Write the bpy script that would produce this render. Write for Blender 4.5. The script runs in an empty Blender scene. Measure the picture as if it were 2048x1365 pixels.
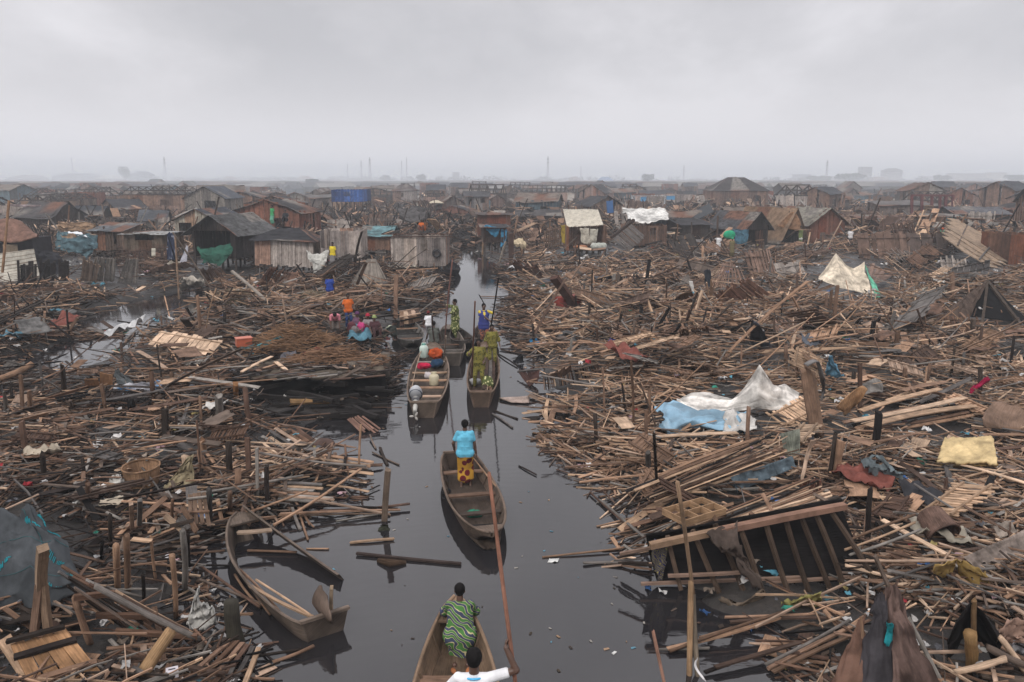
import bpy, math, random
import numpy as np
from mathutils import Vector, Matrix, Euler
from bpy_extras.object_utils import world_to_camera_view
R = math.radians
random.seed(7); RNG = np.random.default_rng(7)
sc = bpy.context.scene
COL = sc.collection
PI = math.pi
A = lambda *v: np.array(v, dtype=float)

# ---------------------------------------------------------------- camera
H, FPX, PITCH = 7.0, 1593.0, R(11.5)
FWD = A(0, math.cos(PITCH), -math.sin(PITCH)); UPV = A(0, math.sin(PITCH), math.cos(PITCH))
def ray(px, py):
    return FWD + A(1, 0, 0)*(px-1024)/FPX + UPV*(682.5-py)/FPX
def P(px, py, z=0.0):
    d = ray(px, py); t = (z-H)/d[2]
    return A(0, 0, H) + d*t
def PY(px, py, y):
    d = ray(px, py); return A(0, 0, H) + d*(y/d[1])
def G(px, py_base, py, zb=0.0):
    """point seen at (px,py) standing above the ground point whose foot is seen at row py_base"""
    return PY(px, py, P(px, py_base, zb)[1])
def proj(p):
    v = np.asarray(p, float) - A(0, 0, H)
    dep = v @ FWD
    return 1024 + FPX*v[..., 0]/dep, 682.5 - FPX*(v @ UPV)/dep, dep
cam = bpy.data.cameras.new("camera"); camo = bpy.data.objects.new("camera", cam); COL.objects.link(camo)
cam.sensor_width = 36; cam.lens = FPX*36/2048; cam.clip_start = 0.1; cam.clip_end = 20000
camo.location = (0, 0, H); camo.rotation_euler = (PI/2-PITCH, 0, 0); sc.camera = camo

# ---------------------------------------------------------------- noise
def _h(ix, iy, s):
    n = (ix*374761393 + iy*668265263 + s*2147483647) & 0xffffffff
    n = ((n ^ (n >> 13))*1274126177) & 0xffffffff
    return ((n ^ (n >> 16)) & 0xffff)/65535.0
def vnoise(x, y, s=0):
    x = np.asarray(x, float); y = np.asarray(y, float)
    ix = np.floor(x).astype(np.int64); iy = np.floor(y).astype(np.int64)
    fx = x-ix; fy = y-iy; fx = fx*fx*(3-2*fx); fy = fy*fy*(3-2*fy)
    a = _h(ix, iy, s); b = _h(ix+1, iy, s); c = _h(ix, iy+1, s); d = _h(ix+1, iy+1, s)
    return a+(b-a)*fx+(c-a)*fy+(a-b-c+d)*fx*fy
def fbm(x, y, s=0, o=4):
    t = 0; a = .5
    for i in range(o):
        t = t+a*vnoise(np.asarray(x)*2**i+i*17.3, np.asarray(y)*2**i+i*9.1, s+i); a *= .5
    return t/(1-.5**o)
def sstep(a, b, x):
    t = np.clip((x-a)/(b-a), 0, 1); return t*t*(3-2*t)

# ---------------------------------------------------------------- the water's outline (photo rows -> world)
LE = [(478,906),(515,912),(535,902),(560,893),(590,885),(620,868),(650,822),(680,800),(705,800),(735,800),(760,792),(790,786),
      (815,770),(840,700),(862,655),(885,655),(905,712),(930,738),(955,748),(985,735),(1010,640),(1035,575),(1060,520),(1090,470),
      (1120,425),(1160,405),(1200,430),(1240,440),(1270,432),(1300,505),(1330,500),(1365,470),(1500,440)]
RE = [(478,926),(515,958),(535,990),(560,1000),(590,1038),(610,1012),(640,1006),(660,1022),(690,1045),(720,1045),(745,1052),
      (765,1078),(790,1075),(815,1080),(840,1083),(870,1090),(900,1105),(930,1155),(960,1190),(990,1225),(1020,1258),(1050,1268),
      (1090,1262),(1125,1245),(1160,1262),(1200,1330),(1235,1400),(1270,1500),(1300,1560),(1365,1640),(1500,1700)]
def _edge(tab):
    pts = [P(x, y) for y, x in tab]; pts.sort(key=lambda p: p[1])
    return np.array([p[1] for p in pts]), np.array([p[0] for p in pts])
LEY, LEX = _edge(LE); REY, REX = _edge(RE)
def wdist(x, y):
    """metres inside open water (positive) or inland (negative)"""
    j = (vnoise(np.asarray(x)*2.2, np.asarray(y)*2.2, 5)-.5)*.5
    d = np.minimum(np.asarray(x)-np.interp(y, LEY, LEX), np.interp(y, REY, REX)-np.asarray(x))
    d = np.where(np.asarray(y) > LEY[-1]-4, -3.0, d)
    for (cx, cy, rx, ry) in PONDS:
        q = ((x-cx)/rx)**2+((y-cy)/ry)**2
        d = np.maximum(d, (1-np.sqrt(q))*min(rx, ry)*2)
    return d+j
PONDS = []
for (x0, x1, y0, y1) in [(200,405,586,668),(70,235,672,752),(325,385,578,612),(1560,2040,556,570),(1900,2048,655,672)]:
    a, b = P((x0+x1)/2, y0), P((x0+x1)/2, y1); w = P(x1, (y0+y1)/2)[0]-P(x0, (y0+y1)/2)[0]
    PONDS.append(((a[0]+b[0])/2, (a[1]+b[1])/2, w/2, (a[1]-b[1])/2))
def mud_z(x, y):
    d = wdist(x, y)
    base = -0.42+0.50*sstep(0.25, -1.3, d)
    n = fbm(np.asarray(x)*.55, np.asarray(y)*.55, 11)-.5
    n2 = fbm(np.asarray(x)*3.1, np.asarray(y)*3.1, 21, 3)-.5
    near = sstep(60, 30, y)
    return base+(n*.42)*(.35+.65*near)*sstep(.3, -1, d)+n2*.10+(.06+.16*(1-near))*sstep(.2, -1, d)
def pile_h(x, y):
    d = wdist(x, y)
    n = fbm(np.asarray(x)*.33+3, np.asarray(y)*.25+8, 31, 3)
    return sstep(.35, -1.6, d)*(0.16+(1.0+.6*sstep(18, 30, y))*np.clip(n-.33, 0, 1))

# ---------------------------------------------------------------- mesh builder
class MB:
    def __init__(s): s.v = []; s.c = []; s.uv = []; s.f = []; s.n = 0; s.sm = []
    def add(s, v, f, col=(.3, .25, .2), uv=None, smooth=False):
        v = np.asarray(v, float).reshape(-1, 3); m = len(v)
        col = np.asarray(col, float)
        if col.ndim == 1: col = np.tile(col[:3], (m, 1))
        if uv is None:
            uv = np.stack([v[:, 0]+v[:, 1]*.37, v[:, 2]+v[:, 1]*.61], 1)
        s.v.append(v); s.c.append(col); s.uv.append(np.asarray(uv, float))
        fs = f if isinstance(f, list) and len(f) and isinstance(f[0], np.ndarray) and f[0].ndim == 2 else None
        if fs is None:
            by = {}
            for q in f: by.setdefault(len(q), []).append(q)
            fs = [np.array(q, dtype=np.int64) for q in by.values()]
        for q in fs:
            s.f.append(q+s.n); s.sm.append(np.full(len(q), smooth))
        s.n += m
        return s
    def build(s, name, mat, parent=None, bevel=0):
        me = bpy.data.meshes.new(name)
        v = np.concatenate(s.v); c = np.concatenate(s.c); uv = np.concatenate(s.uv)
        me.vertices.add(len(v)); me.vertices.foreach_set("co", v.astype(np.float32).ravel())
        li = np.concatenate([q.ravel() for q in s.f]).astype(np.int32)
        tot = np.concatenate([np.full(len(q), q.shape[1]) for q in s.f]).astype(np.int32)
        st = np.concatenate([[0], np.cumsum(tot)[:-1]]).astype(np.int32)
        me.loops.add(len(li)); me.loops.foreach_set("vertex_index", li)
        me.polygons.add(len(tot)); me.polygons.foreach_set("loop_start", st)
        me.polygons.foreach_set("use_smooth", np.concatenate(s.sm))
        me.update(calc_edges=True)
        a = me.attributes.new("Col", 'FLOAT_COLOR', 'POINT')
        a.data.foreach_set("color", np.concatenate([c, np.ones((len(c), 1))], 1).astype(np.float32).ravel())
        a = me.attributes.new("guv", 'FLOAT2', 'POINT')
        a.data.foreach_set("vector", uv.astype(np.float32).ravel())
        o = bpy.data.objects.new(name, me); COL.objects.link(o); me.materials.append(mat)
        if parent is not None: o.parent = parent
        return o
    # n beams at once: P0,P1 (n,3); w,h (n,) full sizes; K sides
    def beams(s, P0, P1, w, h=None, col=(.3, .25, .2), S=1, K=4, bend=0.0, taper=0.0, roll=None, smooth=False, jag=0.0):
        P0 = np.atleast_2d(np.asarray(P0, float)); P1 = np.atleast_2d(np.asarray(P1, float)); n = len(P0)
        w = np.broadcast_to(np.asarray(w, float), (n,)); h = w if h is None else np.broadcast_to(np.asarray(h, float), (n,))
        d = P1-P0; L = np.linalg.norm(d, axis=1)+1e-9; d = d/L[:, None]
        ref = np.where(np.abs(d[:, 2:3]) > .92, A(0, 1, 0)[None], A(0, 0, 1)[None])
        sd = np.cross(d, ref); sd /= np.linalg.norm(sd, axis=1)[:, None]+1e-9; up = np.cross(sd, d)
        if roll is not None:
            r = np.broadcast_to(np.asarray(roll, float), (n,))[:, None]
            sd, up = sd*np.cos(r)+up*np.sin(r), up*np.cos(r)-sd*np.sin(r)
        if K == 4: a = np.array([PI/4+i*PI/2 for i in range(4)]); cs = np.cos(a)*.7071; sn = np.sin(a)*.7071
        else: a = np.arange(K)*2*PI/K; cs = np.cos(a)*.5; sn = np.sin(a)*.5
        t = np.linspace(0, 1, S+1)
        bnd = (RNG.normal(size=(n, 3))*bend*L[:, None]) if bend else np.zeros((n, 3))
        cen = P0[:, None]+(P1-P0)[:, None]*t[None, :, None]+bnd[:, None]*np.sin(PI*t)[None, :, None]
        sc_ = 1-taper*t
        if bend and S > 1 and K > 4: sc_ = sc_[None]*(1+RNG.normal(size=(n, S+1))*.05)
        else: sc_ = np.tile(sc_[None], (n, 1))
        v = cen[:, :, None]+(sd[:, None, None]*(cs[None, None, :, None]*(w[:, None]*sc_)[:, :, None, None]) +
                              up[:, None, None]*(sn[None, None, :, None]*(h[:, None]*sc_)[:, :, None, None]))
        if jag:
            v[:, 0] += d[:, None]*RNG.uniform(-jag, jag, (n, K, 1)); v[:, -1] += d[:, None]*RNG.uniform(-jag, jag, (n, K, 1))
        v = v.reshape(-1, 3)
        base = np.arange(n)[:, None]*((S+1)*K)
        fs = []
        for i in range(S):
            for k in range(K):
                k2 = (k+1) % K
                fs.append(base+np.array([[i*K+k, i*K+k2, (i+1)*K+k2, (i+1)*K+k]]))
        q = np.concatenate(fs)[:, ::-1] if n else np.zeros((0, 4), int)
        caps = np.concatenate([base+np.arange(K)[None], (base+S*K+np.arange(K)[None])[:, ::-1]])
        col = np.asarray(col, float)
        if col.ndim == 1: col = np.tile(col, (n, 1))
        c = np.repeat(col, (S+1)*K, axis=0)
        ro = RNG.uniform(0, 50, n)
        uvu = (ro[:, None, None]+L[:, None, None]*t[None, :, None])+np.zeros((1, 1, K))
        uvv = ro[:, None, None]*1.7+np.linspace(0, 1, K, endpoint=False)[None, None]*(w[:, None, None]*2+h[:, None, None]*2)+np.zeros((1, S+1, 1))
        s.add(v, [q.copy(), caps], c, np.stack([uvu.ravel(), uvv.ravel()], 1), smooth)
        return s
    def tube(s, pts, r, K=8, col=(.3, .25, .2), smooth=True, flat=1.0):
        pts = np.asarray(pts, float); n = len(pts); r = np.broadcast_to(np.asarray(r, float), (n,))
        tg = np.gradient(pts, axis=0); tg /= np.linalg.norm(tg, axis=1)[:, None]+1e-9
        ref = A(0, 0, 1) if abs(tg[0][2]) < .9 else A(0, 1, 0)
        sd = np.cross(tg, ref); sd /= np.linalg.norm(sd, axis=1)[:, None]+1e-9; up = np.cross(sd, tg)
        a = np.arange(K)*2*PI/K
        v = pts[:, None]+sd[:, None]*(np.cos(a)[None, :, None]*r[:, None, None])+up[:, None]*(np.sin(a)[None, :, None]*r[:, None, None]*flat)
        f = []
        for i in range(n-1):
            for k in range(K):
                k2 = (k+1) % K; f.append((i*K+k, (i+1)*K+k, (i+1)*K+k2, i*K+k2))
        f.append(tuple(range(K))); f.append(tuple((n-1)*K+k for k in range(K-1, -1, -1)))
        L = np.concatenate([[0], np.cumsum(np.linalg.norm(np.diff(pts, axis=0), axis=1))])
        o = random.uniform(0, 40)
        uv = np.stack([np.repeat(L+o, K), np.tile(a*r.mean()+o, n)], 1)
        return s.add(v.reshape(-1, 3), f, col, uv, smooth)
    def box(s, c, size, rz=0.0, col=(.3, .25, .2), M=None):
        x, y, z = [q/2 for q in size]
        v = np.array([(-x,-y,-z),(x,-y,-z),(x,y,-z),(-x,y,-z),(-x,-y,z),(x,-y,z),(x,y,z),(-x,y,z)], float)
        if M is not None: v = v @ np.asarray(M).T
        elif rz: v = v @ rotz(rz).T
        f = [(0,3,2,1),(4,5,6,7),(0,1,5,4),(1,2,6,5),(2,3,7,6),(3,0,4,7)]
        return s.add(v+np.asarray(c, float), f, col)
    def ell(s, c, r, M=None, col=(.3, .25, .2), nu=12, nv=8):
        th = np.linspace(0, PI, nv+1)[1:-1]; ph = np.arange(nu)*2*PI/nu
        v = [(0, 0, 1)]+[(math.sin(t)*math.cos(p), math.sin(t)*math.sin(p), math.cos(t)) for t in th for p in ph]+[(0, 0, -1)]
        v = np.array(v)*np.asarray(r, float)
        if M is not None: v = v @ np.asarray(M).T
        f = [(0, 1+k, 1+(k+1) % nu) for k in range(nu)]
        for i in range(nv-2):
            f += [(1+i*nu+k, 1+(i+1)*nu+k, 1+(i+1)*nu+(k+1) % nu, 1+i*nu+(k+1) % nu) for k in range(nu)]
        last = 1+(nv-1)*nu
        f += [(last, 1+(nv-2)*nu+(k+1) % nu, 1+(nv-2)*nu+k) for k in range(nu)]
        return s.add(v+np.asarray(c, float), f, col, None, True)
    def caps(s, p0, r0, p1, r1, K=12):
        """closed tapered capsule, for bodies"""
        p0 = np.asarray(p0, float); p1 = np.asarray(p1, float); d = p1-p0; L = np.linalg.norm(d); d = d/(L+1e-9)
        ts = []
        for a in (-80, -50, -20): ts.append((p0+d*r0*math.sin(R(a)), r0*math.cos(R(a))))
        for a in (20, 50, 80): ts.append((p1+d*r1*math.sin(R(a)), r1*math.cos(R(a))))
        ref = A(0, 0, 1) if abs(d[2]) < .9 else A(0, 1, 0)
        sd = np.cross(d, ref); sd /= np.linalg.norm(sd); up = np.cross(sd, d)
        a = np.arange(K)*2*PI/K
        v = np.concatenate([c+np.outer(np.cos(a)*r, sd)+np.outer(np.sin(a)*r, up) for c, r in ts])
        f = []
        for i in range(len(ts)-1):
            for k in range(K):
                k2 = (k+1) % K; f.append((i*K+k, (i+1)*K+k, (i+1)*K+k2, i*K+k2))
        f.append(tuple(range(K))); f.append(tuple((len(ts)-1)*K+k for k in range(K-1, -1, -1)))
        return s.add(v, f, (.3, .3, .3), None, True)
    def sheet(s, fn, nu, nv, th=.01, col=(.3, .25, .2), smooth=True, colfn=None, holes=None):
        """closed thin sheet; fn(U,V)->(x,y,z) arrays, U,V in 0..1"""
        U, V = np.meshgrid(np.linspace(0, 1, nu+1), np.linspace(0, 1, nv+1), indexing='ij')
        X = np.stack(np.broadcast_arrays(*fn(U, V)), -1).astype(float)
        du = np.gradient(X, axis=0); dv = np.gradient(X, axis=1)
        n = np.cross(du, dv); n /= np.linalg.norm(n, axis=-1)[..., None]+1e-9
        t = X+n*th/2; b = X-n*th/2
        N = (nu+1)*(nv+1); idx = np.arange(N).reshape(nu+1, nv+1)
        q = np.stack([idx[:-1, :-1], idx[1:, :-1], idx[1:, 1:], idx[:-1, 1:]], -1).reshape(-1, 4)
        if holes is not None:
            keep = holes((U[:-1, :-1]+U[1:, 1:])/2, (V[:-1, :-1]+V[1:, 1:])/2).ravel(); q = q[keep]
        f = [q, q[:, ::-1]+N]
        if holes is None:
            r = []
            for i in range(nu): r.append((idx[i, 0], idx[i, 0]+N, idx[i+1, 0]+N, idx[i+1, 0])); r.append((idx[i+1, nv], idx[i+1, nv]+N, idx[i, nv]+N, idx[i, nv]))
            for j in range(nv): r.append((idx[0, j+1], idx[0, j+1]+N, idx[0, j]+N, idx[0, j])); r.append((idx[nu, j], idx[nu, j]+N, idx[nu, j+1]+N, idx[nu, j+1]))
            f.append(np.array(r))
        c = np.tile(np.asarray(col, float), (N, 1)) if colfn is None else np.asarray(colfn(U, V), float).reshape(N, 3)
        Lu = np.linalg.norm(X[-1, nv//2]-X[0, nv//2]); Lv = np.linalg.norm(X[nu//2, -1]-X[nu//2, 0])
        uv = np.stack([(U*Lu).ravel(), (V*Lv).ravel()], 1)
        return s.add(np.concatenate([t.reshape(-1, 3), b.reshape(-1, 3)]), f, np.concatenate([c, c]), np.concatenate([uv, uv]), smooth)
def rotz(a): return np.array([[math.cos(a), -math.sin(a), 0], [math.sin(a), math.cos(a), 0], [0, 0, 1]])
def rotm(ex, ey, ez): return np.array(Euler((ex, ey, ez)).to_matrix())

# ---------------------------------------------------------------- tagging
NOGO = []; AUTO = []
def tag(o, label=None, cat=None, group=None, kind=None):
    if label: o['label'] = label
    if cat: o['category'] = cat
    if group: o['group'] = group
    if kind: o['kind'] = kind
    return o
def thing(name, label, cat, loc=(0, 0, 0), rz=0.0, group=None):
    o = bpy.data.objects.new(name, None); COL.objects.link(o); o.empty_display_size = .3
    o.location = tuple(map(float, loc)); o.rotation_euler = (0, 0, rz)
    return tag(o, label, cat, group)
def copy_tree(o, parent=None):
    c = o.copy(); COL.objects.link(c)
    if parent is not None: c.parent = parent
    for ch in [x for x in COL.objects if x.parent == o]: copy_tree(ch, c)
    return c
LAND = []   # landmarks for labels (name, px, py)

# ---------------------------------------------------------------- materials
def nt(name):
    m = bpy.data.materials.new(name); m.use_nodes = True; t = m.node_tree; b = t.nodes["Principled BSDF"]
    return m, t, b
def nd(t, k, **kw):
    n = t.nodes.new(k)
    for a, v in kw.items():
        if a.startswith('_'): setattr(n, a[1:], v)
        else:
            key = a.replace('__', ' ')
            n.inputs[key if not key.isdigit() else int(key)].default_value = v
    return n
def mixc(t, a, b, fac=.5, mode='MIX'):
    n = t.nodes.new('ShaderNodeMix'); n.data_type = 'RGBA'; n.blend_type = mode
    for k, v in ((0, fac), (6, a), (7, b)):
        if hasattr(v, 'is_linked'): t.links.new(v, n.inputs[k])
        elif k == 0: n.inputs[0].default_value = v
        else: n.inputs[k].default_value = (*v, 1) if len(v) == 3 else v
    return n.outputs[2]
def ramp(t, src, stops):
    n = t.nodes.new('ShaderNodeValToRGB'); t.links.new(src, n.inputs[0]); e = n.color_ramp.elements
    while len(e) < len(stops): e.new(.5)
    for q, (p, c) in zip(e, stops):
        q.position = p; q.color = (*c, 1) if not isinstance(c, (int, float)) else (c, c, c, 1)
    return n.outputs[0]
def attr_mat(name, rough=.8, grain=1.0, stretch=(3, 60, 1), var=.45, bump=.3, spec=.1, dirt=.25):
    """colour from the mesh's own paint/wood colour, broken up by streaks along the grain and blotches of dirt"""
    m, t, b = nt(name)
    at = nd(t, 'ShaderNodeAttribute', _attribute_name='Col'); g = nd(t, 'ShaderNodeAttribute', _attribute_name='guv')
    mp = nd(t, 'ShaderNodeMapping'); mp.inputs['Scale'].default_value = stretch; t.links.new(g.outputs['Vector'], mp.inputs[0])
    n1 = nd(t, 'ShaderNodeTexNoise', Scale=1.0, Detail=4.0, Roughness=.6); t.links.new(mp.outputs[0], n1.inputs[0])
    r1 = ramp(t, n1.outputs[0], [(.28, 1-var), (.72, 1+var*.55)])
    c = mixc(t, at.outputs['Color'], r1, grain, 'MULTIPLY')
    tc = nd(t, 'ShaderNodeTexCoord')
    n2 = nd(t, 'ShaderNodeTexNoise', Scale=2.3, Detail=5.0, Roughness=.65); t.links.new(tc.outputs['Object'], n2.inputs[0])
    r2 = ramp(t, n2.outputs[0], [(.35, 1-dirt*1.6), (.6, 1+dirt*.3)])
    c = mixc(t, c, r2, 1.0, 'MULTIPLY')
    t.links.new(c, b.inputs['Base Color'])
    b.inputs['Roughness'].default_value = rough; b.inputs['Specular IOR Level'].default_value = spec
    if bump:
        bp = nd(t, 'ShaderNodeBump', Strength=bump, Distance=.02); t.links.new(n1.outputs[0], bp.inputs['Height']); t.links.new(bp.outputs[0], b.inputs['Normal'])
    return m
M_WOOD = attr_mat("weathered_wood")
M_WOODF = attr_mat("far_wood", bump=0, stretch=(1, 14, 1), var=.35)
M_CLOTH = attr_mat("cloth", rough=.9, stretch=(9, 9, 1), var=.18, bump=.15, dirt=.22, spec=.1)
M_METAL = attr_mat("sheet_metal", rough=.75, stretch=(1.2, 7, 1), var=.45, bump=.05, dirt=.4, spec=.12)
M_TARP = attr_mat("tarp_cloth", rough=.95, stretch=(7, 7, 1), var=.16, bump=.35, dirt=.3, spec=.04)
M_PLAST = attr_mat("plastic", rough=.45, stretch=(4, 4, 1), var=.1, bump=0, dirt=.12, spec=.5)
M_THATCH = attr_mat("thatch", rough=.95, stretch=(5, 50, 1), var=.55, bump=.6, dirt=.3)
M_BURNT_SHADE = attr_mat("charred_wood_and_shade", rough=.85, stretch=(4, 40, 1), var=.5, bump=.4, dirt=.3, spec=.12)  # burnt beams, and the black sheets that paint the shade of voids
def skin_mat():
    m, t, b = nt("dark_skin")
    tc = nd(t, 'ShaderNodeTexCoord'); n = nd(t, 'ShaderNodeTexNoise', Scale=9.0, Detail=3.0); t.links.new(tc.outputs['Object'], n.inputs[0])
    t.links.new(ramp(t, n.outputs[0], [(.3, (.060, .030, .019)), (.7, (.098, .050, .033))]), b.inputs['Base Color'])
    b.inputs['Roughness'].default_value = .48; return m
M_SKIN = skin_mat()
def plain(name, col, rough=.8, var=.2, scale=14):
    m, t, b = nt(name)
    tc = nd(t, 'ShaderNodeTexCoord'); n = nd(t, 'ShaderNodeTexNoise', Scale=scale, Detail=4.0); t.links.new(tc.outputs['Object'], n.inputs[0])
    c = A(*col)
    t.links.new(ramp(t, n.outputs[0], [(.3, tuple(c*(1-var))), (.7, tuple(np.minimum(c*(1+var), .95)))]), b.inputs['Base Color'])
    b.inputs['Roughness'].default_value = rough; b.inputs['Specular IOR Level'].default_value = .12; return m
M_HAIR = plain("black_hair", (.008, .007, .007), .9, .3, 60)
PAL_TAN = [(.37, .23, .15), (.30, .185, .12), (.46, .31, .205), (.25, .155, .105), (.54, .385, .27), (.35, .245, .18)]
PAL_BRN = [(.14, .082, .056), (.10, .06, .044), (.18, .11, .074), (.085, .055, .042), (.15, .112, .09), (.20, .125, .088)]
PAL_GRY = [(.17, .15, .135), (.13, .118, .11), (.22, .20, .18), (.10, .09, .085), (.26, .235, .21)]
PAL_DRK = [(.024, .018, .016), (.036, .027, .022), (.016, .014, .014), (.05, .037, .03)]
def pick(n, bright):
    """n wood colours; bright 0..1 array moves from dark wet to pale dry"""
    P_ = [np.array(PAL_DRK), np.array(PAL_BRN), np.array(PAL_GRY), np.array(PAL_TAN)]
    r = np.clip(np.broadcast_to(bright, (n,))+RNG.normal(0, .27, n), 0, .999)
    out = np.zeros((n, 3))
    k = np.where(r < .26, 0, np.where(r < .58, 1, np.where(r < .70, 2, 3)))
    for i in range(4):
        m = k == i; out[m] = P_[i][RNG.integers(0, len(P_[i]), m.sum())]
    return out*RNG.uniform(.6, 1.3, (n, 1))
# ================================================================ world, sun
w = bpy.data.worlds.new("World"); sc.world = w; w.use_nodes = True; t = w.node_tree
bg = t.nodes["Background"]; bg.inputs[1].default_value = 1.22
tc = nd(t, 'ShaderNodeTexCoord'); sx = nd(t, 'ShaderNodeSeparateXYZ'); t.links.new(tc.outputs['Generated'], sx.inputs[0])
SUN_EL, SUN_AZ = R(42), R(205)
sky = nd(t, 'ShaderNodeTexSky'); sky.sky_type = 'NISHITA'; sky.sun_disc = False; sky.sun_elevation = SUN_EL; sky.sun_rotation = SUN_AZ
sk = nd(t, 'ShaderNodeVectorMath', _operation='SCALE'); sk.inputs['Scale'].default_value = .07; t.links.new(sky.outputs[0], sk.inputs[0])
# cloud layer: direction projected on a plane overhead
ad = nd(t, 'ShaderNodeMath', _operation='ADD'); ad.inputs[1].default_value = .38; t.links.new(sx.outputs[2], ad.inputs[0])
mx = nd(t, 'ShaderNodeMath', _operation='MAXIMUM'); mx.inputs[1].default_value = .05; t.links.new(ad.outputs[0], mx.inputs[0])
dv = nd(t, 'ShaderNodeVectorMath', _operation='DIVIDE'); cb = nd(t, 'ShaderNodeCombineXYZ')
for i in range(3): t.links.new(mx.outputs[0], cb.inputs[i])
t.links.new(tc.outputs['Generated'], dv.inputs[0]); t.links.new(cb.outputs[0], dv.inputs[1])
mp = nd(t, 'ShaderNodeMapping'); mp.inputs['Scale'].default_value = (1.25, 1.05, 0); mp.inputs['Location'].default_value = (.35, 3.4, 0); t.links.new(dv.outputs[0], mp.inputs[0])
n1 = nd(t, 'ShaderNodeTexNoise', Scale=1.0, Detail=6.0, Roughness=.56, Distortion=.2); t.links.new(mp.outputs[0], n1.inputs[0])
cl = ramp(t, n1.outputs[0], [(.37, (.41, .40, .415)), (.50, (.50, .485, .50)), (.62, (.64, .62, .64))])
hor = ramp(t, sx.outputs[2], [(0.0, (.86, .82, .86)), (.035, (.72, .69, .715)), (.10, (.58, .555, .575)), (.26, (.53, .51, .53))])
fz = ramp(t, sx.outputs[2], [(.02, 0.0), (.15, 1.0)])
c1 = mixc(t, hor, cl, fz)
zen = ramp(t, sx.outputs[2], [(.22, 1.0), (.60, 1.9), (1.0, 2.1)])   # overcast sky is brighter overhead
zn = t.nodes[-1] if False else None
m2 = nd(t, 'ShaderNodeVectorMath', _operation='MULTIPLY'); t.links.new(c1, m2.inputs[0])
mr = nd(t, 'ShaderNodeMapRange'); mr.inputs['From Min'].default_value = .22; mr.inputs['From Max'].default_value = .7
mr.inputs['To Min'].default_value = 1.0; mr.inputs['To Max'].default_value = 2.2; t.links.new(sx.outputs[2], mr.inputs[0]); t.links.new(mr.outputs[0], m2.inputs[1])
t.links.new(mixc(t, m2.outputs[0], sk.outputs[0], .08), bg.inputs[0])
sun = bpy.data.lights.new("sun", 'SUN'); sun.energy = 1.5; sun.angle = R(14); sun.color = (1, .96, .9)
so = bpy.data.objects.new("sun", sun); COL.objects.link(so); so.rotation_euler = (R(90)-SUN_EL, 0, R(-25))

# ================================================================ materials of the ground and water
def water_mat():
    m, t, b = nt("murky_water")
    tc = nd(t, 'ShaderNodeTexCoord')
    n0 = nd(t, 'ShaderNodeTexNoise', Scale=.35, Detail=3.0); t.links.new(tc.outputs['Object'], n0.inputs[0])
    t.links.new(ramp(t, n0.outputs[0], [(.3, (.013, .012, .014)), (.7, (.021, .020, .021))]), b.inputs['Base Color'])
    mp = nd(t, 'ShaderNodeMapping'); mp.inputs['Scale'].default_value = (1.0, 2.2, 1); t.links.new(tc.outputs['Object'], mp.inputs[0])
    a = nd(t, 'ShaderNodeTexNoise', Scale=1.3, Detail=4.0, Roughness=.55, Distortion=.6); t.links.new(mp.outputs[0], a.inputs[0])
    c = nd(t, 'ShaderNodeTexNoise', Scale=7.0, Detail=3.0, Roughness=.6); t.links.new(mp.outputs[0], c.inputs[0])
    # ripples spreading from where the canoes move
    b1 = nd(t, 'ShaderNodeBump', Strength=.06, Distance=.05); t.links.new(a.outputs[0], b1.inputs['Height'])
    b2 = nd(t, 'ShaderNodeBump', Strength=.03, Distance=.02); t.links.new(c.outputs[0], b2.inputs['Height']); t.links.new(b1.outputs[0], b2.inputs['Normal'])
    wv = nd(t, 'ShaderNodeTexWave', _wave_type='RINGS', _rings_direction='SPHERICAL', Scale=1.1, Distortion=2.5, Detail=1.0)
    mw = nd(t, 'ShaderNodeMapping'); mw.inputs['Location'].default_value = (.6, -8.5, 0); t.links.new(tc.outputs['Object'], mw.inputs[0]); t.links.new(mw.outputs[0], wv.inputs[0])
    b3 = nd(t, 'ShaderNodeBump', Strength=.018, Distance=.03); t.links.new(wv.outputs[0], b3.inputs['Height']); t.links.new(b2.outputs[0], b3.inputs['Normal'])
    t.links.new(b3.outputs[0], b.inputs['Normal'])
    b.inputs['Roughness'].default_value = .02; b.inputs['IOR'].default_value = 1.62
    return m
def mud_mat():
    m, t, b = nt("wet_mud")
    tc = nd(t, 'ShaderNodeTexCoord')
    a = nd(t, 'ShaderNodeTexNoise', Scale=.9, Detail=8.0, Roughness=.7); t.links.new(tc.outputs['Object'], a.inputs[0])
    c = nd(t, 'ShaderNodeTexNoise', Scale=11.0, Detail=6.0, Roughness=.75); t.links.new(tc.outputs['Object'], c.inputs[0])
    base = ramp(t, a.outputs[0], [(.3, (.010, .009, .009)), (.5, (.020, .017, .015)), (.68, (.042, .034, .028)), (.82, (.075, .062, .052))])
    sp = ramp(t, c.outputs[0], [(.3, .45), (.72, 1.7)])
    t.links.new(mixc(t, base, sp, .8, 'MULTIPLY'), b.inputs['Base Color'])
    r = ramp(t, a.outputs[0], [(.35, .22), (.6, .75)]); t.links.new(r, b.inputs['Roughness'])
    bp = nd(t, 'ShaderNodeBump', Strength=.8, Distance=.06); t.links.new(c.outputs[0], bp.inputs['Height']); t.links.new(bp.outputs[0], b.inputs['Normal'])
    return m
M_WATER = water_mat(); M_MUD = mud_mat()

# water: one sheet to the horizon
mb = MB(); S_ = 4200
mb.add([(-S_, -60, 0), (S_, -60, 0), (S_, 4300, 0), (-S_, 4300, 0)], [(0, 1, 2, 3)])
tag(mb.build("water", M_WATER), kind='structure')
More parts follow.
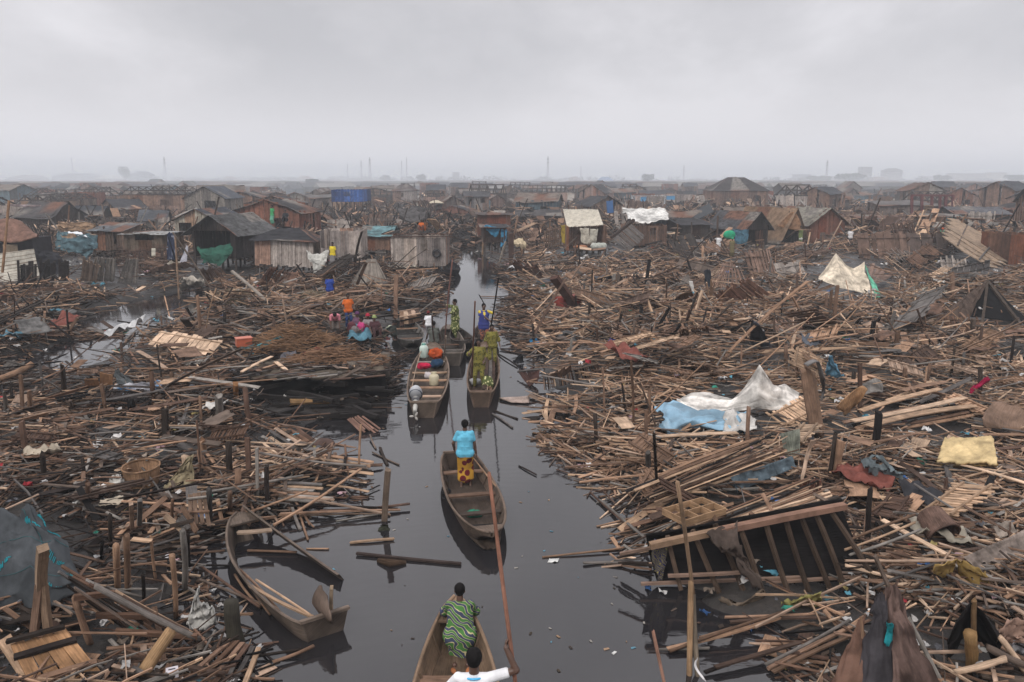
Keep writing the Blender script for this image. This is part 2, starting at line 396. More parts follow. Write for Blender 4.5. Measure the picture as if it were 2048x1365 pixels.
# mud flats: fan-shaped grid, finer near the camera
def fan(name, y0, y1, ny, nx, half):
    ys = y0*(y1/y0)**np.linspace(0, 1, ny+1); u = np.linspace(-1, 1, nx+1)
    Y, U = np.meshgrid(ys, u, indexing='ij'); X = U*(half*Y+6)
    Z = mud_z(X, Y)
    idx = np.arange(Y.size).reshape(Y.shape)
    q = np.stack([idx[:-1, :-1], idx[:-1, 1:], idx[1:, 1:], idx[1:, :-1]], -1).reshape(-1, 4)
    mb = MB(); mb.add(np.stack([X, Y, Z], -1).reshape(-1, 3), [q], smooth=True)
    return tag(mb.build(name, M_MUD), kind='structure')
fan("ground", 7.0, 4200, 620, 460, .80)

# ================================================================ haze
m = bpy.data.materials.new("air"); m.use_nodes = True; t = m.node_tree; t.nodes.remove(t.nodes["Principled BSDF"])
pv = nd(t, 'ShaderNodeVolumePrincipled'); pv.inputs['Density'].default_value = HAZE_D = .00098
pv.inputs['Color'].default_value = (.905, .95, 1.0, 1); pv.inputs['Anisotropy'].default_value = .15
t.links.new(pv.outputs[0], t.nodes["Material Output"].inputs['Volume'])
mb = MB(); mb.box((0, 2145, 27), (8600, 4600, 60))
tag(mb.build("haze", m), kind='stuff')
# low drifts of smoke over the far shacks
m = bpy.data.materials.new("smoke"); m.use_nodes = True; t = m.node_tree; t.nodes.remove(t.nodes["Principled BSDF"])
pv = nd(t, 'ShaderNodeVolumePrincipled'); pv.inputs['Density'].default_value = .005; pv.inputs['Color'].default_value = (.90, .95, 1.0, 1); pv.inputs['Anisotropy'].default_value = .3
t.links.new(pv.outputs[0], t.nodes["Material Output"].inputs['Volume'])
for i, (px, Yd, hx, hy, hz, dens) in enumerate([(1640, 190, 9, 7, 5, 1), (1560, 330, 60, 20, 7, 1), (560, 300, 55, 25, 7, 1), (120, 420, 80, 30, 9, 1), (900, 380, 60, 30, 8, 1), (500, 640, 150, 40, 13, 1), (1900, 450, 70, 30, 8, 1), (1200, 520, 90, 30, 9, 1), (30, 640, 110, 40, 16, 1)]):
    mb = MB(); mb.ell((0, 0, 0), (hx, hy, hz), nu=24, nv=14); o = mb.build("smoke", m); o.location = ((px-1024)/FPX*Yd, Yd, hz*.55); tag(o, kind='stuff')
# ================================================================ object library
def W(px, py, z=None, b=None):
    return P(px, py, z) if b is None else G(px, b, py)
def C_(q):   # control point: (px,py,z) or (px,py,'b',row)
    return W(q[0], q[1], q[2]) if len(q) == 3 else W(q[0], q[1], b=q[3])
def cubic(ctrl, u):
    """Catmull-Rom through rows of ctrl (k,...) at u in 0..1"""
    c = np.asarray(ctrl, float); k = len(c); s = np.clip(u, 0, 1)*(k-1); i = np.clip(np.floor(s).astype(int), 0, k-2); f = s-i
    g = lambda j: c[np.clip(j, 0, k-1)]
    p0, p1, p2, p3 = g(i-1), g(i), g(i+1), g(i+2)
    f = f.reshape(f.shape+(1,)*(c.ndim-1))
    return .5*(2*p1+(p2-p0)*f+(2*p0-5*p1+4*p2-p3)*f**2+(3*p1-p0-3*p2+p3)*f**3)
def linear(ctrl, u):
    c = np.asarray(ctrl, float); k = len(c); s = np.clip(u, 0, 1)*(k-1); i = np.clip(np.floor(s).astype(int), 0, k-2); f = (s-i).reshape(s.shape+(1,)*(c.ndim-1))
    return c[i]*(1-f)+c[i+1]*f
def drape(name, label, cat, ctrl, col=(.5, .48, .45), fold=.05, nu=40, nv=40, mat=None, th=.008, seed=1, colfn=None, parent=None, freq=7, group=None, holes=None, lin=False):
    g = np.array([[C_(q) for q in r] for r in ctrl])        # rows x cols x 3, in the world
    o = g.reshape(-1, 3).mean(0) if parent is None else A(0, 0, 0)
    def fn(U, V):
        u = U[:, 0]; v = V[0]
        cf = linear if lin else cubic
        a = cubic(g, u)                                      # nu+1, cols, 3
        X = np.transpose(cf(np.transpose(a, (1, 0, 2)), v), (1, 0, 2))
        n = (fbm(U*freq+seed*7, V*freq*.25, seed, 2)-.5)*2; n2 = (fbm(U*freq*1.3, V*freq*1.1+seed, seed+9, 2)-.5)
        rg = np.abs(fbm(U*freq*.9+V*2, V*freq*.9+seed*3-U*3, seed+4, 2)-.5)*2.6
        X = X+np.stack([n*fold*.5, n2*fold*.8, (n*.6+n2-rg*.8)*fold], -1)
        X = X-o
        return X[..., 0], X[..., 1], X[..., 2]
    mb = MB(); mb.sheet(fn, nu, nv, th, col, colfn=colfn, holes=holes)
    ob = mb.build(name, mat or M_TARP, parent)
    if parent is None:
        ob.location = tuple(o); tag(ob, label, cat, group)
    return ob
def slats(name, label, cat, cor, n=12, col=None, tone=.6, rails=(.15, .85), th=.02, gap=.1, jag=.12, mat=None, miss=.03, group=None, warp=.02, railw=.07, S=2, name2='slat_panel'):
    """panel of boards running from edge A-B to edge D-C; cor = A,B,C,D"""
    a, b, c, d = [C_(q) for q in cor]; o = (a+b+c+d)/4
    r = thing(name, label, cat, o, group=group); a, b, c, d = a-o, b-o, c-o, d-o
    t = (np.arange(n)+.5)/n; w = np.linalg.norm(b-a)/n*(1-gap)
    k = RNG.random(n) > miss
    p0 = (a+(b-a)*t[:, None])[k]; p1 = (d+(c-d)*t[:, None])[k]; m = len(p0)
    L = np.linalg.norm(p1-p0, axis=1)[:, None]; dr = (p1-p0)/L
    p0 = p0-dr*RNG.uniform(-jag, jag, (m, 1)); p1 = p1+dr*RNG.uniform(-jag, jag, (m, 1))
    nrm = np.cross(b-a, d-a); nrm /= np.linalg.norm(nrm)+1e-9
    if nrm[2] < 0 or (abs(nrm[2]) < .2 and nrm[1] > 0): nrm = -nrm
    off = RNG.normal(0, warp, (m, 1))*nrm
    cols = pick(m, tone) if col is None else A(*col)*RNG.uniform(.7, 1.2, (m, 1))
    # orient each board flat in the panel's plane
    up0 = np.cross(np.cross(dr[0], A(0, 0, 1)), dr[0]); up0 /= np.linalg.norm(up0)+1e-9; sd0 = np.cross(dr[0], A(0, 0, 1)); sd0 /= np.linalg.norm(sd0)+1e-9
    roll = math.atan2(-(nrm @ sd0), nrm @ up0)
    mb = MB(); mb.beams(p0+off, p1+off, w, th, cols, S=S, bend=.008, roll=roll+RNG.normal(0, .08, m), jag=.02)
    mb.build(name2, mat or M_WOOD, r)
    for f in rails:
        q0 = a+(d-a)*f; q1 = b+(c-b)*f; e = (q1-q0)*.02
        mb = MB(); mb.beams(q0-e+nrm*(th*.5+railw*.28+abs(warp)), q1+e+nrm*(th*.5+railw*.28+abs(warp)), railw, railw*.6, pick(1, tone-.12), S=3, bend=.006, roll=roll); mb.build('rail', mat or M_WOOD, r)
    return r
def corr(name, label, cat, cor, col, waves=14, amp=.018, th=.006, mat=None, group=None, sag=0, parent=None, colfn=None, rust=True, ny=10, seed=3, smooth=True):
    """corrugated or plain sheet between four corners"""
    a, b, c, d = [C_(q) if not isinstance(q, np.ndarray) else q for q in cor]; o = (a+b+c+d)/4 if parent is None else A(0, 0, 0)
    nn = np.cross(b-a, d-a); nn /= np.linalg.norm(nn)+1e-9
    def fn(U, V):
        X = ((1-U)*(1-V))[..., None]*a+(U*(1-V))[..., None]*b+(U*V)[..., None]*c+((1-U)*V)[..., None]*d-o
        X = X+nn*((np.sin(U*waves*2*PI)*amp if waves else 0)+(fbm(U*3+seed, V*3, seed, 3)-.5)*.10)[..., None]
        X[..., 2] -= sag*np.sin(PI*V)
        return X[..., 0], X[..., 1], X[..., 2]
    cf = colfn or ((lambda U, V: A(*col)*(0.75+.5*fbm(U*9+seed, V*5, seed+3, 4))[..., None]) if rust else None)
    mb = MB(); mb.sheet(fn, max(waves*6, 12), ny, th, col, smooth, cf)
    ob = mb.build(name, mat or M_METAL, parent)
    if parent is None: ob.location = tuple(o); tag(ob, label, cat, group)
    return ob
def beamobj(name, label, cat, q0, q1, w, h=None, col=None, tone=.5, K=4, S=4, bend=.01, taper=0., group=None, roll=None, mat=None, jag=.03, smooth=False):
    a = C_(q0) if not isinstance(q0, np.ndarray) else q0; b = C_(q1) if not isinstance(q1, np.ndarray) else q1; o = (a+b)/2
    mb = MB(); mb.beams(a-o, b-o, w, h, pick(1, tone) if col is None else col, S=S, K=K, bend=bend, taper=taper, roll=roll, jag=jag, smooth=smooth)
    ob = mb.build(name, mat or M_WOOD); ob.location = tuple(o); return tag(ob, label, cat, group)
# ---------------------------------------------------------------- houses
WALLS = dict(grey=(.43, .37, .33), brown=(.20, .12, .085), red=(.20, .09, .062), tan=(.27, .19, .14), dark=(.05, .04, .036), pink=(.30, .20, .165), pale=(.38, .35, .32),
             blue=(.035, .10, .32), teal=(.06, .28, .34), cream=(.42, .38, .31), slate=(.06, .065, .075))
def house_mesh(r, wdt, dep, zf, ze, zr, roof='gx', wall='grey', rcol=(.05, .05, .055), ov=.35, opens=(), slat=.2, stilts=(4, 2), roofw=0, lod=0, rag=.1, rmat=None, frame=False, bare=0, partial=1.0):
    """parts of a stilt house under root r; x across, y depth (front at 0), z up"""
    mat = M_WOODF if lod else M_WOOD
    wc = A(*WALLS[wall]) if isinstance(wall, str) else A(*wall)
    mb = MB()
    def side(p, q, ops):
        tone_ = A(1, 1, 1)
        L = np.linalg.norm(q-p); n = max(3, int(L/slat)); dirn = (q-p)/L; t = (np.arange(n)+.5)/n
        # height profile under a gable
        for i in range(n):
            c = p+dirn*(t[i]*L); top = ze
            if roof == 'gy' and abs(dirn[0]) > .5: top = ze+(zr-ze)*(1-abs(c[0])/(wdt/2))
            if roof == 'gx' and abs(dirn[1]) > .5: top = ze+(zr-ze)*(1-abs(c[1]/dep*2-1))
            if roof == 'sh' and abs(dirn[1]) > .5: top = ze+(zr-ze)*c[1]/dep
            if roof == 'sh' and c[1] > dep-.01: top = zr
            if RNG.random() < bare: continue
            segs = [(zf-RNG.uniform(0, rag), top+RNG.uniform(-rag, rag)*.4)]
            s_ = t[i]*L
            for (o0, o1, z0, z1) in ops:
                if o0*L <= s_ <= o1*L:
                    n2 = []
                    for (u0, u1) in segs:
                        if u0 < zf+(ze-zf)*z0: n2.append((u0, zf+(ze-zf)*z0))
                        if u1 > zf+(ze-zf)*z1: n2.append((zf+(ze-zf)*z1, u1))
                    segs = n2
            if i % max(4, int(1.1/slat)) == 0: tone_ = random.choice([A(1, 1, 1), A(1, 1, 1), A(1.25, 1.2, 1.15), A(.6, .6, .62), A(.85, .62, .52)])
            cc = wc*RNG.uniform(.72, 1.18)*tone_
            for (u0, u1) in segs:
                yield (c[0], c[1], u0), (c[0], c[1], u1), cc, math.atan2(dirn[1], dirn[0])
    a, b, c, d = A(-wdt/2, 0, 0), A(wdt/2, 0, 0), A(wdt/2, dep, 0), A(-wdt/2, dep, 0)
    for (p, q, ops) in ((a, b, opens), (b, c, ()), (c, d, ()), (d, a, ())):
        S0, S1, CC, an = [], [], [], 0
        for (x0, x1, cc, ang) in side(p, q, ops):
            S0.append(x0); S1.append(x1); CC.append(cc); an = ang
        if not S0: continue
        m = len(S0); L = np.linalg.norm(q-p); jit = RNG.normal(0, .012, (m, 1))*A(-(q-p)[1]/L, (q-p)[0]/L, 0)
        # near-vertical boards: w across the wall, thin through it
        along = abs((q-p)[0]) > abs((q-p)[1])
        ww = slat*.93
        if along: mb.beams(np.array(S0)+jit, np.array(S1)+jit+RNG.normal(0, .01, (m, 3)), ww, .03, np.array(CC), S=1)
        else: mb.beams(np.array(S0)+jit, np.array(S1)+jit, .03, ww, np.array(CC), S=1)
    mb.build('wall', mat, r)
    mb = MB(); mb.box((0, dep/2, zf), (wdt*.98, dep*.98, .08), col=(.07, .055, .045))
    if not lod: mb.build('floor', mat, r)
    else: mb.build('floor', mat, r)
    nx, ny = stilts
    if zf > .3 and nx:
        for i in range(nx):
            for j in range(ny):
                x = -wdt/2+.1+(wdt-.2)*i/max(nx-1, 1); y = .08+(dep-.16)*j/max(ny-1, 1)
                mb = MB(); mb.beams((x+random.uniform(-.1, .1), y, -.4), (x, y, zf), .12, .12, A(.06, .047, .04)*random.uniform(.7, 1.5), S=1); mb.build('stilt', mat, r)
    rc = A(*rcol); w2 = wdt/2+ov
    rm = rmat or (M_WOODF if lod else M_METAL)
    def rsheet(p0, p1, p2, p3, nm='roof'):
        L = np.linalg.norm(p1-p0); n = max(3, int(L/(.8 if lod else .16)))
        kp = max(3, int(L/1.6)); sd_ = random.randint(0, 9999)
        def cf(U, V):
            q = _h(np.floor(U*kp).astype(np.int64)+sd_, np.floor(V*2.2).astype(np.int64), 5)[..., None]
            b_ = rc*(.7+.6*fbm(U*7+p0[0], V*4+p0[1], 13, 3))[..., None]
            return np.where(q > .88, A(.20, .18, .16)*.9+0*b_, np.where(q > .72, A(.15, .075, .05)+0*b_, b_*(.65+.6*q)))
        def fn(U, V):
            X = ((1-U)*(1-V))[..., None]*p0+(U*(1-V))[..., None]*p1+(U*V)[..., None]*p2+((1-U)*V)[..., None]*p3
            z = X[..., 2]+(fbm(U*4+p0[0]*3, V*3, 5, 3)-.5)*(.5 if lod else .22)+(np.sin(U*n*PI)*.015 if not lod else 0)
            e = (vnoise(U*n*.7, V*0+p0[0], 3)-.5)*.3*(V > .95)
            return X[..., 0], X[..., 1]+e*np.sign(p2[1]-p0[1]+1e-6)*.5, z-np.abs(e)*.1
        mb = MB(); mb.sheet(fn, n, 3 if lod else 8, .03, rc, False, cf); mb.build(nm, rm, r)
    if frame or roof == 'fr':
        mb = MB(); k = max(3, int(wdt/1.1)); xs = np.linspace(-wdt/2, wdt/2, k)
        p0, p1 = [], []
        for x in xs:
            p0 += [(x, 0, ze), (x, dep, ze), (x, dep/2, ze)]; p1 += [(x, dep/2, zr), (x, dep/2, zr), (x, dep/2, zr)]
        for z, y in ((zr, dep/2), (ze, 0), (ze, dep), ((ze+zr)/2, dep/4), ((ze+zr)/2, dep*.75)):
            p0.append((-wdt/2-.2, y, z)); p1.append((wdt/2+.2, y, z))
        p0, p1 = np.array(p0, float), np.array(p1, float); mb.beams(p0, p1+RNG.normal(0, .06, p1.shape), .09 if not lod else .16, None, (.06, .05, .045)); mb.build('roof_frame', mat, r)
    elif roof == 'gx':
        rsheet(A(-w2, dep/2, zr), A(w2, dep/2, zr), A(w2, -ov, ze-ov*(zr-ze)/dep*2), A(-w2, -ov, ze-ov*(zr-ze)/dep*2))
        rsheet(A(w2, dep/2+.03, zr-.02), A(-w2, dep/2+.03, zr-.02), A(-w2, dep+ov, ze-.1), A(w2, dep+ov, ze-.1))
    elif roof == 'gy':
        k = (zr-ze)/(wdt/2)
        rsheet(A(.02, dep+ov, zr), A(.02, -ov, zr), A(w2, -ov, ze-ov*k), A(w2, dep+ov, ze-ov*k))
        rsheet(A(-.02, -ov, zr-.02), A(-.02, dep+ov, zr-.02), A(-w2, dep+ov, ze-ov*k), A(-w2, -ov, ze-ov*k))
    elif roof == 'sh':
        rsheet(A(-w2, dep+ov, zr), A(w2, dep+ov, zr), A(w2, -ov, ze), A(-w2, -ov, ze))
    elif roof == 'hip':
        k = min(dep/2, wdt*.35)
        p = [A(-w2, -ov, ze), A(w2, -ov, ze), A(w2, dep+ov, ze), A(-w2, dep+ov, ze)]; r0, r1 = A(-wdt/2+k, dep/2, zr), A(wdt/2-k, dep/2, zr)
        rsheet(r0, r1, p[1], p[0]); rsheet(r1, r0, p[3], p[2]); rsheet(r1, r1+A(0, .02, 0), p[2], p[1]); rsheet(r0, r0-A(0, .02, 0), p[0], p[3])
    return r
def house(name, label, x0, x1, base, floor, eave, ridge, dep=4, roof='gx', wall='grey', yaw=0., cat='house', **kw):
    """front wall spans photo columns x0..x1; rows give the ground, floor, eave and ridge"""
    Y = P((x0+x1)/2, base, .1)[1]; a, b = PY(x0, base, Y), PY(x1, base, Y); xm = (a[0]+b[0])/2
    wd = (b[0]-a[0]); z = lambda row, y=0: PY((x0+x1)/2, row, Y+y)[2]
    zr = z(ridge, dep/2 if roof in ('gx', 'hip', 'fr') else (dep if roof == 'sh' else 0))
    r = thing(name, label, cat, (xm, Y, 0), yaw)
    house_mesh(r, wd, dep, max(z(floor), .15), z(eave), zr, roof, wall, **kw)
    HOUSES.append((xm, Y, wd, dep)); return r
HOUSES = []
# ---------------------------------------------------------------- canoes
def canoe(name, label, near, far, width, draft=.12, h0=.42, near_kind='point', far_kind='point', seats=(.25, .45, .65), tone=.42, rise=(.18, .22), wetin=.25, seatw=.16, col=None, deck=True, parts=True, half=None, fullness=.55, tilt=0.0, seat_tones=None):
    """planked canoe from near end to far end (world x,y of the gunwale tips)"""
    n_, f_ = A(near[0], near[1], 0), A(far[0], far[1], 0); L = np.linalg.norm(f_-n_); ang = math.atan2((f_-n_)[1], (f_-n_)[0])
    r = thing(name, label, 'canoe', n_, ang)
    def prof(t):
        """half width, sheer height"""
        a = np.sin(PI*np.clip(t, 0, 1))**fullness
        lo = .52 if near_kind == 'flat' else .0
        hi = .52 if far_kind == 'flat' else .0
        wv = a*(1-0)+0
        wv = np.where(t < .5, lo+(1-lo)*a, hi+(1-hi)*a)
        sh = h0-draft+rise[0]*(1-2*t).clip(0, 1)**2.2+rise[1]*(2*t-1).clip(0, 1)**2.2
        return wv*width/2, sh
    cb = (A(.12, .088, .068) if col is None else A(*col))*.82
    def cross(t, s_):      # s_ -1..1 around the section
        w_, sh = prof(t); e = np.maximum((.5-abs(t-.5))*2, 0)
        bot = -draft+ (sh+draft)*.85*(1-sstep(0, .22, t))*(0 if near_kind == 'flat' else 1)+(sh+draft)*.85*sstep(.78, 1, t)*(0 if far_kind == 'flat' else 1)
        a = np.abs(s_); k = np.clip((a-.45)/.55, 0, 1)
        y = np.sign(s_)*np.where(a < .45, a/.45*w_*.62, w_*(.62+.38*k**.8)); z = np.where(a < .45, bot, bot+(sh-bot)*k)
        return t*L, y, z
    def side_col(U, V):
        sx = V*2-1; n = fbm(U*14, V*5, 3, 4); plank = .85+.3*vnoise(U*0+3, np.floor(np.abs(sx)*5)*3.1+9, 4)
        c = cb*(0.35+1.25*n)[..., None]*plank[..., None]; wetm = (np.abs(sx) < .5)[..., None]
        return np.where(wetm, c*.55, c)
    v0, v1 = (0, 1) if half is None else half
    mb = MB(); mb.sheet(lambda U, V: cross(U*.998+.001, (v0+(v1-v0)*V)*2-1), 44, 16, .035, cb, False, side_col); mb.build('hull', M_WOOD, r)
    if parts:
        for sg in (-1, 1):
            if half is not None and ((sg < 0 and v0 > .1) or (sg > 0 and v1 < .9)): continue
            t = np.linspace(.002, .998, 26); w_, sh = prof(t)
            mb = MB(); mb.tube(np.stack([t*L, sg*(w_+.01), sh+.012], 1), .026, 6, A(*cb)*1.45, False, .8); mb.build('gunwale', M_WOOD, r)
        for i, t in enumerate(seats):
            w_, sh = prof(np.array([t])); w_ = float(w_[0]); sh = float(sh[0]); tn = tone+.12 if not seat_tones else seat_tones[i]
            mb = MB(); mb.beams((t*L, -w_*.93, sh-.09), (t*L+random.uniform(-.03, .03), w_*.93, sh-.08), seatw, .035, pick(1, tn), S=3, bend=.005); mb.build('seat', M_WOOD, r)
        for knd, t0, t1 in ((near_kind, .0, .1), (far_kind, .9, 1.)):
            if knd == 'flat':
                tt = .004 if t0 == 0 else .996; w_, sh = prof(np.array([tt])); w_ = float(w_[0]); sh = float(sh[0])
                mb = MB(); mb.add([(tt*L, -w_*.6, -draft), (tt*L, w_*.6, -draft), (tt*L, w_, sh), (tt*L, -w_, sh), (tt*L+.04, -w_*.6, -draft), (tt*L+.04, w_*.6, -draft), (tt*L+.04, w_, sh), (tt*L+.04, -w_, sh)],
                    [(0,1,2,3),(7,6,5,4),(0,4,5,1),(1,5,6,2),(2,6,7,3),(3,7,4,0)], cb*.8); mb.build('transom', M_WOOD, r)
                mb = MB(); mb.beams((tt*L+.02, -w_-.03, sh+.02), (tt*L+.02, w_+.03, sh+.02), .07, .05, cb*1.7, S=2); mb.build('end_rail', M_WOOD, r)
            elif deck:
                t = np.linspace(t0, t1, 6); w_, sh = prof(t)
                v = np.concatenate([np.stack([t*L, -w_*.97, sh+.0], 1), np.stack([t*L, w_*.97, sh+.0], 1)]); v2 = v-A(0, 0, .03)
                f = []
                for i in range(5): f += [(i, i+1, 7+i, 6+i), (12+6+i, 12+7+i, 12+i+1, 12+i)]
                f += [(0, 6, 18, 12), (5, 17, 23, 11)]
                mb = MB(); mb.add(np.concatenate([v, v2]), f, cb*1.25); mb.build('end_deck', M_WOOD, r)
        for t in np.linspace(.15, .85, 6):
            if half is not None: break
            w_, sh = prof(np.array([t])); s_ = np.linspace(-.97, .97, 13)
            X, Yy, Z = cross(np.full(13, t), s_)
            mb = MB(); mb.tube(np.stack([X, Yy*.965, Z+.03], 1), .02, 4, cb*.75, False); mb.build('rib', M_WOOD, r)
        if half is None:
            t = np.linspace(.14, .86, 14); w_, sh = prof(t)
            def ff(U, V):
                tt = .03+.94*U; w_, sh = prof(tt); return tt*L, (V*2-1)*w_*.80, .03+U*0+.012*np.sin(V*PI*5)
            mb = MB(); mb.sheet(ff, 30, 20, .02, cb*.5, False, lambda U, V: cb*(.30+.28*vnoise(U*0+2, np.floor(V*7)*3.3, 5)+.25*fbm(U*9, V*3, 6, 3))[..., None]); mb.build('floor_board', M_WOOD, r)
    r['_L'] = float(L)
    NOGO.append((float((n_[0]+f_[0])/2), float((n_[1]+f_[1])/2), float(width*.75)))
    for q in (.2, .35, .65, .8): NOGO.append((float(n_[0]+(f_-n_)[0]*q), float(n_[1]+(f_-n_)[1]*q), float(width*.62)))
    return r
# ---------------------------------------------------------------- figures
def remesh(mb, name, mat, parent, vox, smooth=3):
    o = mb.build(name+"_raw", mat); m = o.modifiers.new("r", 'REMESH'); m.mode = 'VOXEL'; m.voxel_size = vox; m.use_smooth_shade = True
    s = o.modifiers.new("s", 'SMOOTH'); s.factor = .6; s.iterations = smooth
    dg = bpy.context.evaluated_depsgraph_get(); me = bpy.data.meshes.new_from_object(o.evaluated_get(dg)); me.name = name
    bpy.data.objects.remove(o, do_unlink=True)
    me.materials.clear(); me.materials.append(mat)
    for p in me.polygons: p.use_smooth = True
    n = bpy.data.objects.new(name, me); COL.objects.link(n); n.parent = parent; return n
def ik(a, b, l1, l2, pole):
    a, b, pole = map(lambda q: np.asarray(q, float), (a, b, pole)); d = b-a; D = min(np.linalg.norm(d), (l1+l2)*.999); d = d/np.linalg.norm(d)
    x = (l1*l1-l2*l2+D*D)/(2*D); h = math.sqrt(max(l1*l1-x*x, 0)); p = pole-d*(pole@d); p /= np.linalg.norm(p)+1e-9
    return a+d*x+p*h, a+d*D
def person(label, pos, yaw=0., scale=1., pel=(0, 0, .93), lean=(0, 0), hands=None, feet=None, head=(0, 0), vox=.014, knee=(0, 1, 0), elbow=((-.35, -1, -.3), (.35, -1, -.3)),
           top=None, topmat=None, sleeve='short', bottom=None, botmat=None, botkind='trousers', hem=.45, hat=None, grip=None, group=None, fine=False, longtop=0., pelr=.135, hair=True, toes=(0, 1, 0)):
    """a figure facing local +y; hands/feet are targets in local coordinates before scaling"""
    r = thing('person', label, 'person', pos, yaw, group); r.scale = (scale,)*3
    pe = A(*pel); sx, fy = lean
    up = A(math.sin(sx), math.sin(fy), math.cos(fy)*math.cos(sx)); up /= np.linalg.norm(up)
    right = A(1, 0, 0)-up*up[0]; right /= np.linalg.norm(right); fw = np.cross(up, right)
    ch = pe+up*.34; nk = pe+up*.52; hp = A(*head)
    hup = up*.6+A(0, 0, .4)+right*hp[0]+fw*hp[1]*.9; hup /= np.linalg.norm(hup); hf = np.cross(hup, right); hf /= np.linalg.norm(hf)
    hd = nk+hup*.15+hf*.015
    sh = [nk-up*.05-right*.168, nk-up*.05+right*.168]; hip = [pe-right*.09-up*.02, pe+right*.09-up*.02]
    hands = hands or [(-.27, .02, pe[2]-.12), (.27, .02, pe[2]-.12)]; feet = feet or [(-.11, 0, .08), (.11, 0, .08)]
    B = MB()
    B.caps(pe+up*.02-right*.055, pelr, pe+up*.02+right*.055, pelr); B.caps(pe+up*.05, .125, ch, .135); B.caps(ch-right*.07-up*.02, .115, ch+right*.07-up*.02, .115)
    B.caps(nk-up*.06-right*.12, .062, nk-up*.06+right*.12, .062); B.caps(nk-up*.05, .062, nk+hup*.09, .054)
    MH = np.stack([right, hf, hup], 1)
    B.ell(hd+hup*.03, (.080, .098, .096), MH); B.ell(hd+hf*.022-hup*.035, (.058, .068, .075), MH)
    B.ell(hd+hf*.104-hup*.012, (.016, .020, .022), MH, nu=8, nv=6); B.ell(hd+hf*.080-hup*.052, (.028, .018, .014), MH, nu=8, nv=6); B.ell(hd+hf*.082+hup*.022, (.05, .014, .012), MH, nu=8, nv=6)
    for s_ in (-1, 1): B.ell(hd+right*s_*.078-hup*.004, (.012, .02, .03), MH, nu=8, nv=6)
    arms = []
    for i in (0, 1):
        el, wr = ik(sh[i], hands[i], .285, .255, elbow[i]); arms.append((sh[i], el, wr))
        B.caps(sh[i], .056, el, .042); B.caps(el, .043, wr, .029)
        d = (wr-el)/np.linalg.norm(wr-el)
        g = None if grip is None or grip[i] is None else A(*grip[i])/np.linalg.norm(grip[i])
        if g is not None and abs(d@g) > .75: d = d*.25+A(.15, 1, 0); d /= np.linalg.norm(d)
        ax = np.cross(d, g) if g is not None else np.cross(d, A(0, 1, 0) if abs(d[1]) < .8 else A(1, 0, 0)); ax /= np.linalg.norm(ax)+1e-9   # palm normal
        sp = np.cross(ax, d)                                                     # across the knuckles
        if g is not None and sp@g < 0: sp = -sp
        pm = wr+d*.05; B.ell(pm, (.012+.028, .048, .016), np.stack([sp, d, ax], 1), nu=10, nv=8)
        rr = .0092 if fine else .0105
        cl = 1.0 if g is not None else .35
        for k, (off, fl) in enumerate(((-.030, .078), (-.010, .088), (.010, .083), (.030, .066))):
            b0 = wr+d*.085+sp*off; a1, a2 = cl*1.3, cl*2.7
            b1 = b0+(d*math.cos(a1)+ax*math.sin(a1))*fl*.5; b2 = b1+(d*math.cos(a2)+ax*math.sin(a2))*fl*.5
            B.caps(b0, rr, b1, rr*.95, 8); B.caps(b1, rr*.95, b2, rr*.8, 8)
        t0 = wr+d*.03+sp*.036; t1 = t0+(d*.5+sp*.6+ax*.5*cl)*.045; t2 = t1+(d*.6+ax*.7*cl-sp*.25*cl)*.03
        B.caps(t0, .012, t1, .011, 8); B.caps(t1, .011, t2, .009, 8)
    legs = []
    for i in (0, 1):
        kp = knee if not isinstance(knee[0], (tuple, list)) else knee[i]
        kn, an = ik(hip[i], feet[i], .44, .42, kp); legs.append((hip[i], kn, an))
        B.caps(hip[i], .083, kn, .056); B.caps(kn, .056, an, .038); B.caps(an+(kn-an)*.65, .054, an+(kn-an)*.4, .047)
        tv = toes if not isinstance(toes[0], (tuple, list)) else toes[i]
        td = A(*tv); td /= np.linalg.norm(td); B.caps(an-td*.03-A(0, 0, .035), .034, an+td*.13-A(0, 0, .045), .027); B.caps(an+td*.13-A(0, 0, .045), .027, an+td*.17-A(0, 0, .05), .02)
    remesh(B, 'body', M_SKIN, r, vox)
    if fine or vox < .02:
        for s_ in (-1, 1):
            e = MB(); e.ell(hd+hf*.080+right*s_*.032+hup*.008, (.011, .008, .007), MH, col=(.7, .66, .6), nu=8, nv=6); e.ell(hd+hf*.0865+right*s_*.032+hup*.008, (.0055, .003, .0055), MH, col=(.01, .01, .01), nu=8, nv=6); e.build('eye', M_PLAST, r)
    if hair:
        h = MB(); h.ell(hd+hup*.045-hf*.012, (.089, .104, .093), MH); h.ell(hd-hf*.045+hup*.005, (.074, .055, .07), MH); remesh(h, 'hair', M_HAIR, r, min(vox, .012), 1)
    if hat is not None:
        h = MB(); h.ell(hd+hup*.06-hf*.01, (.095, .108, .085), MH, col=hat); h.ell(hd+hup*.03, (.115, .13, .02), MH, col=hat); h.build('hat', M_CLOTH, r)
    sv = max(vox*.9, .010)
    if topmat is not None:
        T = MB(); e = .02+longtop*.02; hw = pelr-.135
        T.caps(pe-up*.02-right*.065, .142+e+hw, pe-up*.02+right*.065, .142+e+hw); T.caps(pe+up*.16-right*.04, .128+e+hw*.5, pe+up*.16+right*.04, .128+e+hw*.5); T.caps(pe+up*.05, .125+e, ch, .132+e)
        for s_ in (-1, 1): T.caps(pe+right*s_*.055-up*.01, .135+e*.8+hw, ch+right*s_*.06, .118+e*.8); T.caps(ch-right*.075-up*.02, .116+e, ch+right*.075-up*.02, .116+e)
        T.caps(nk-up*.07-right*.12, .064+e*.5, nk-up*.07+right*.12, .064+e*.5); T.caps(nk-up*.05, .07, nk-up*.015, .062)
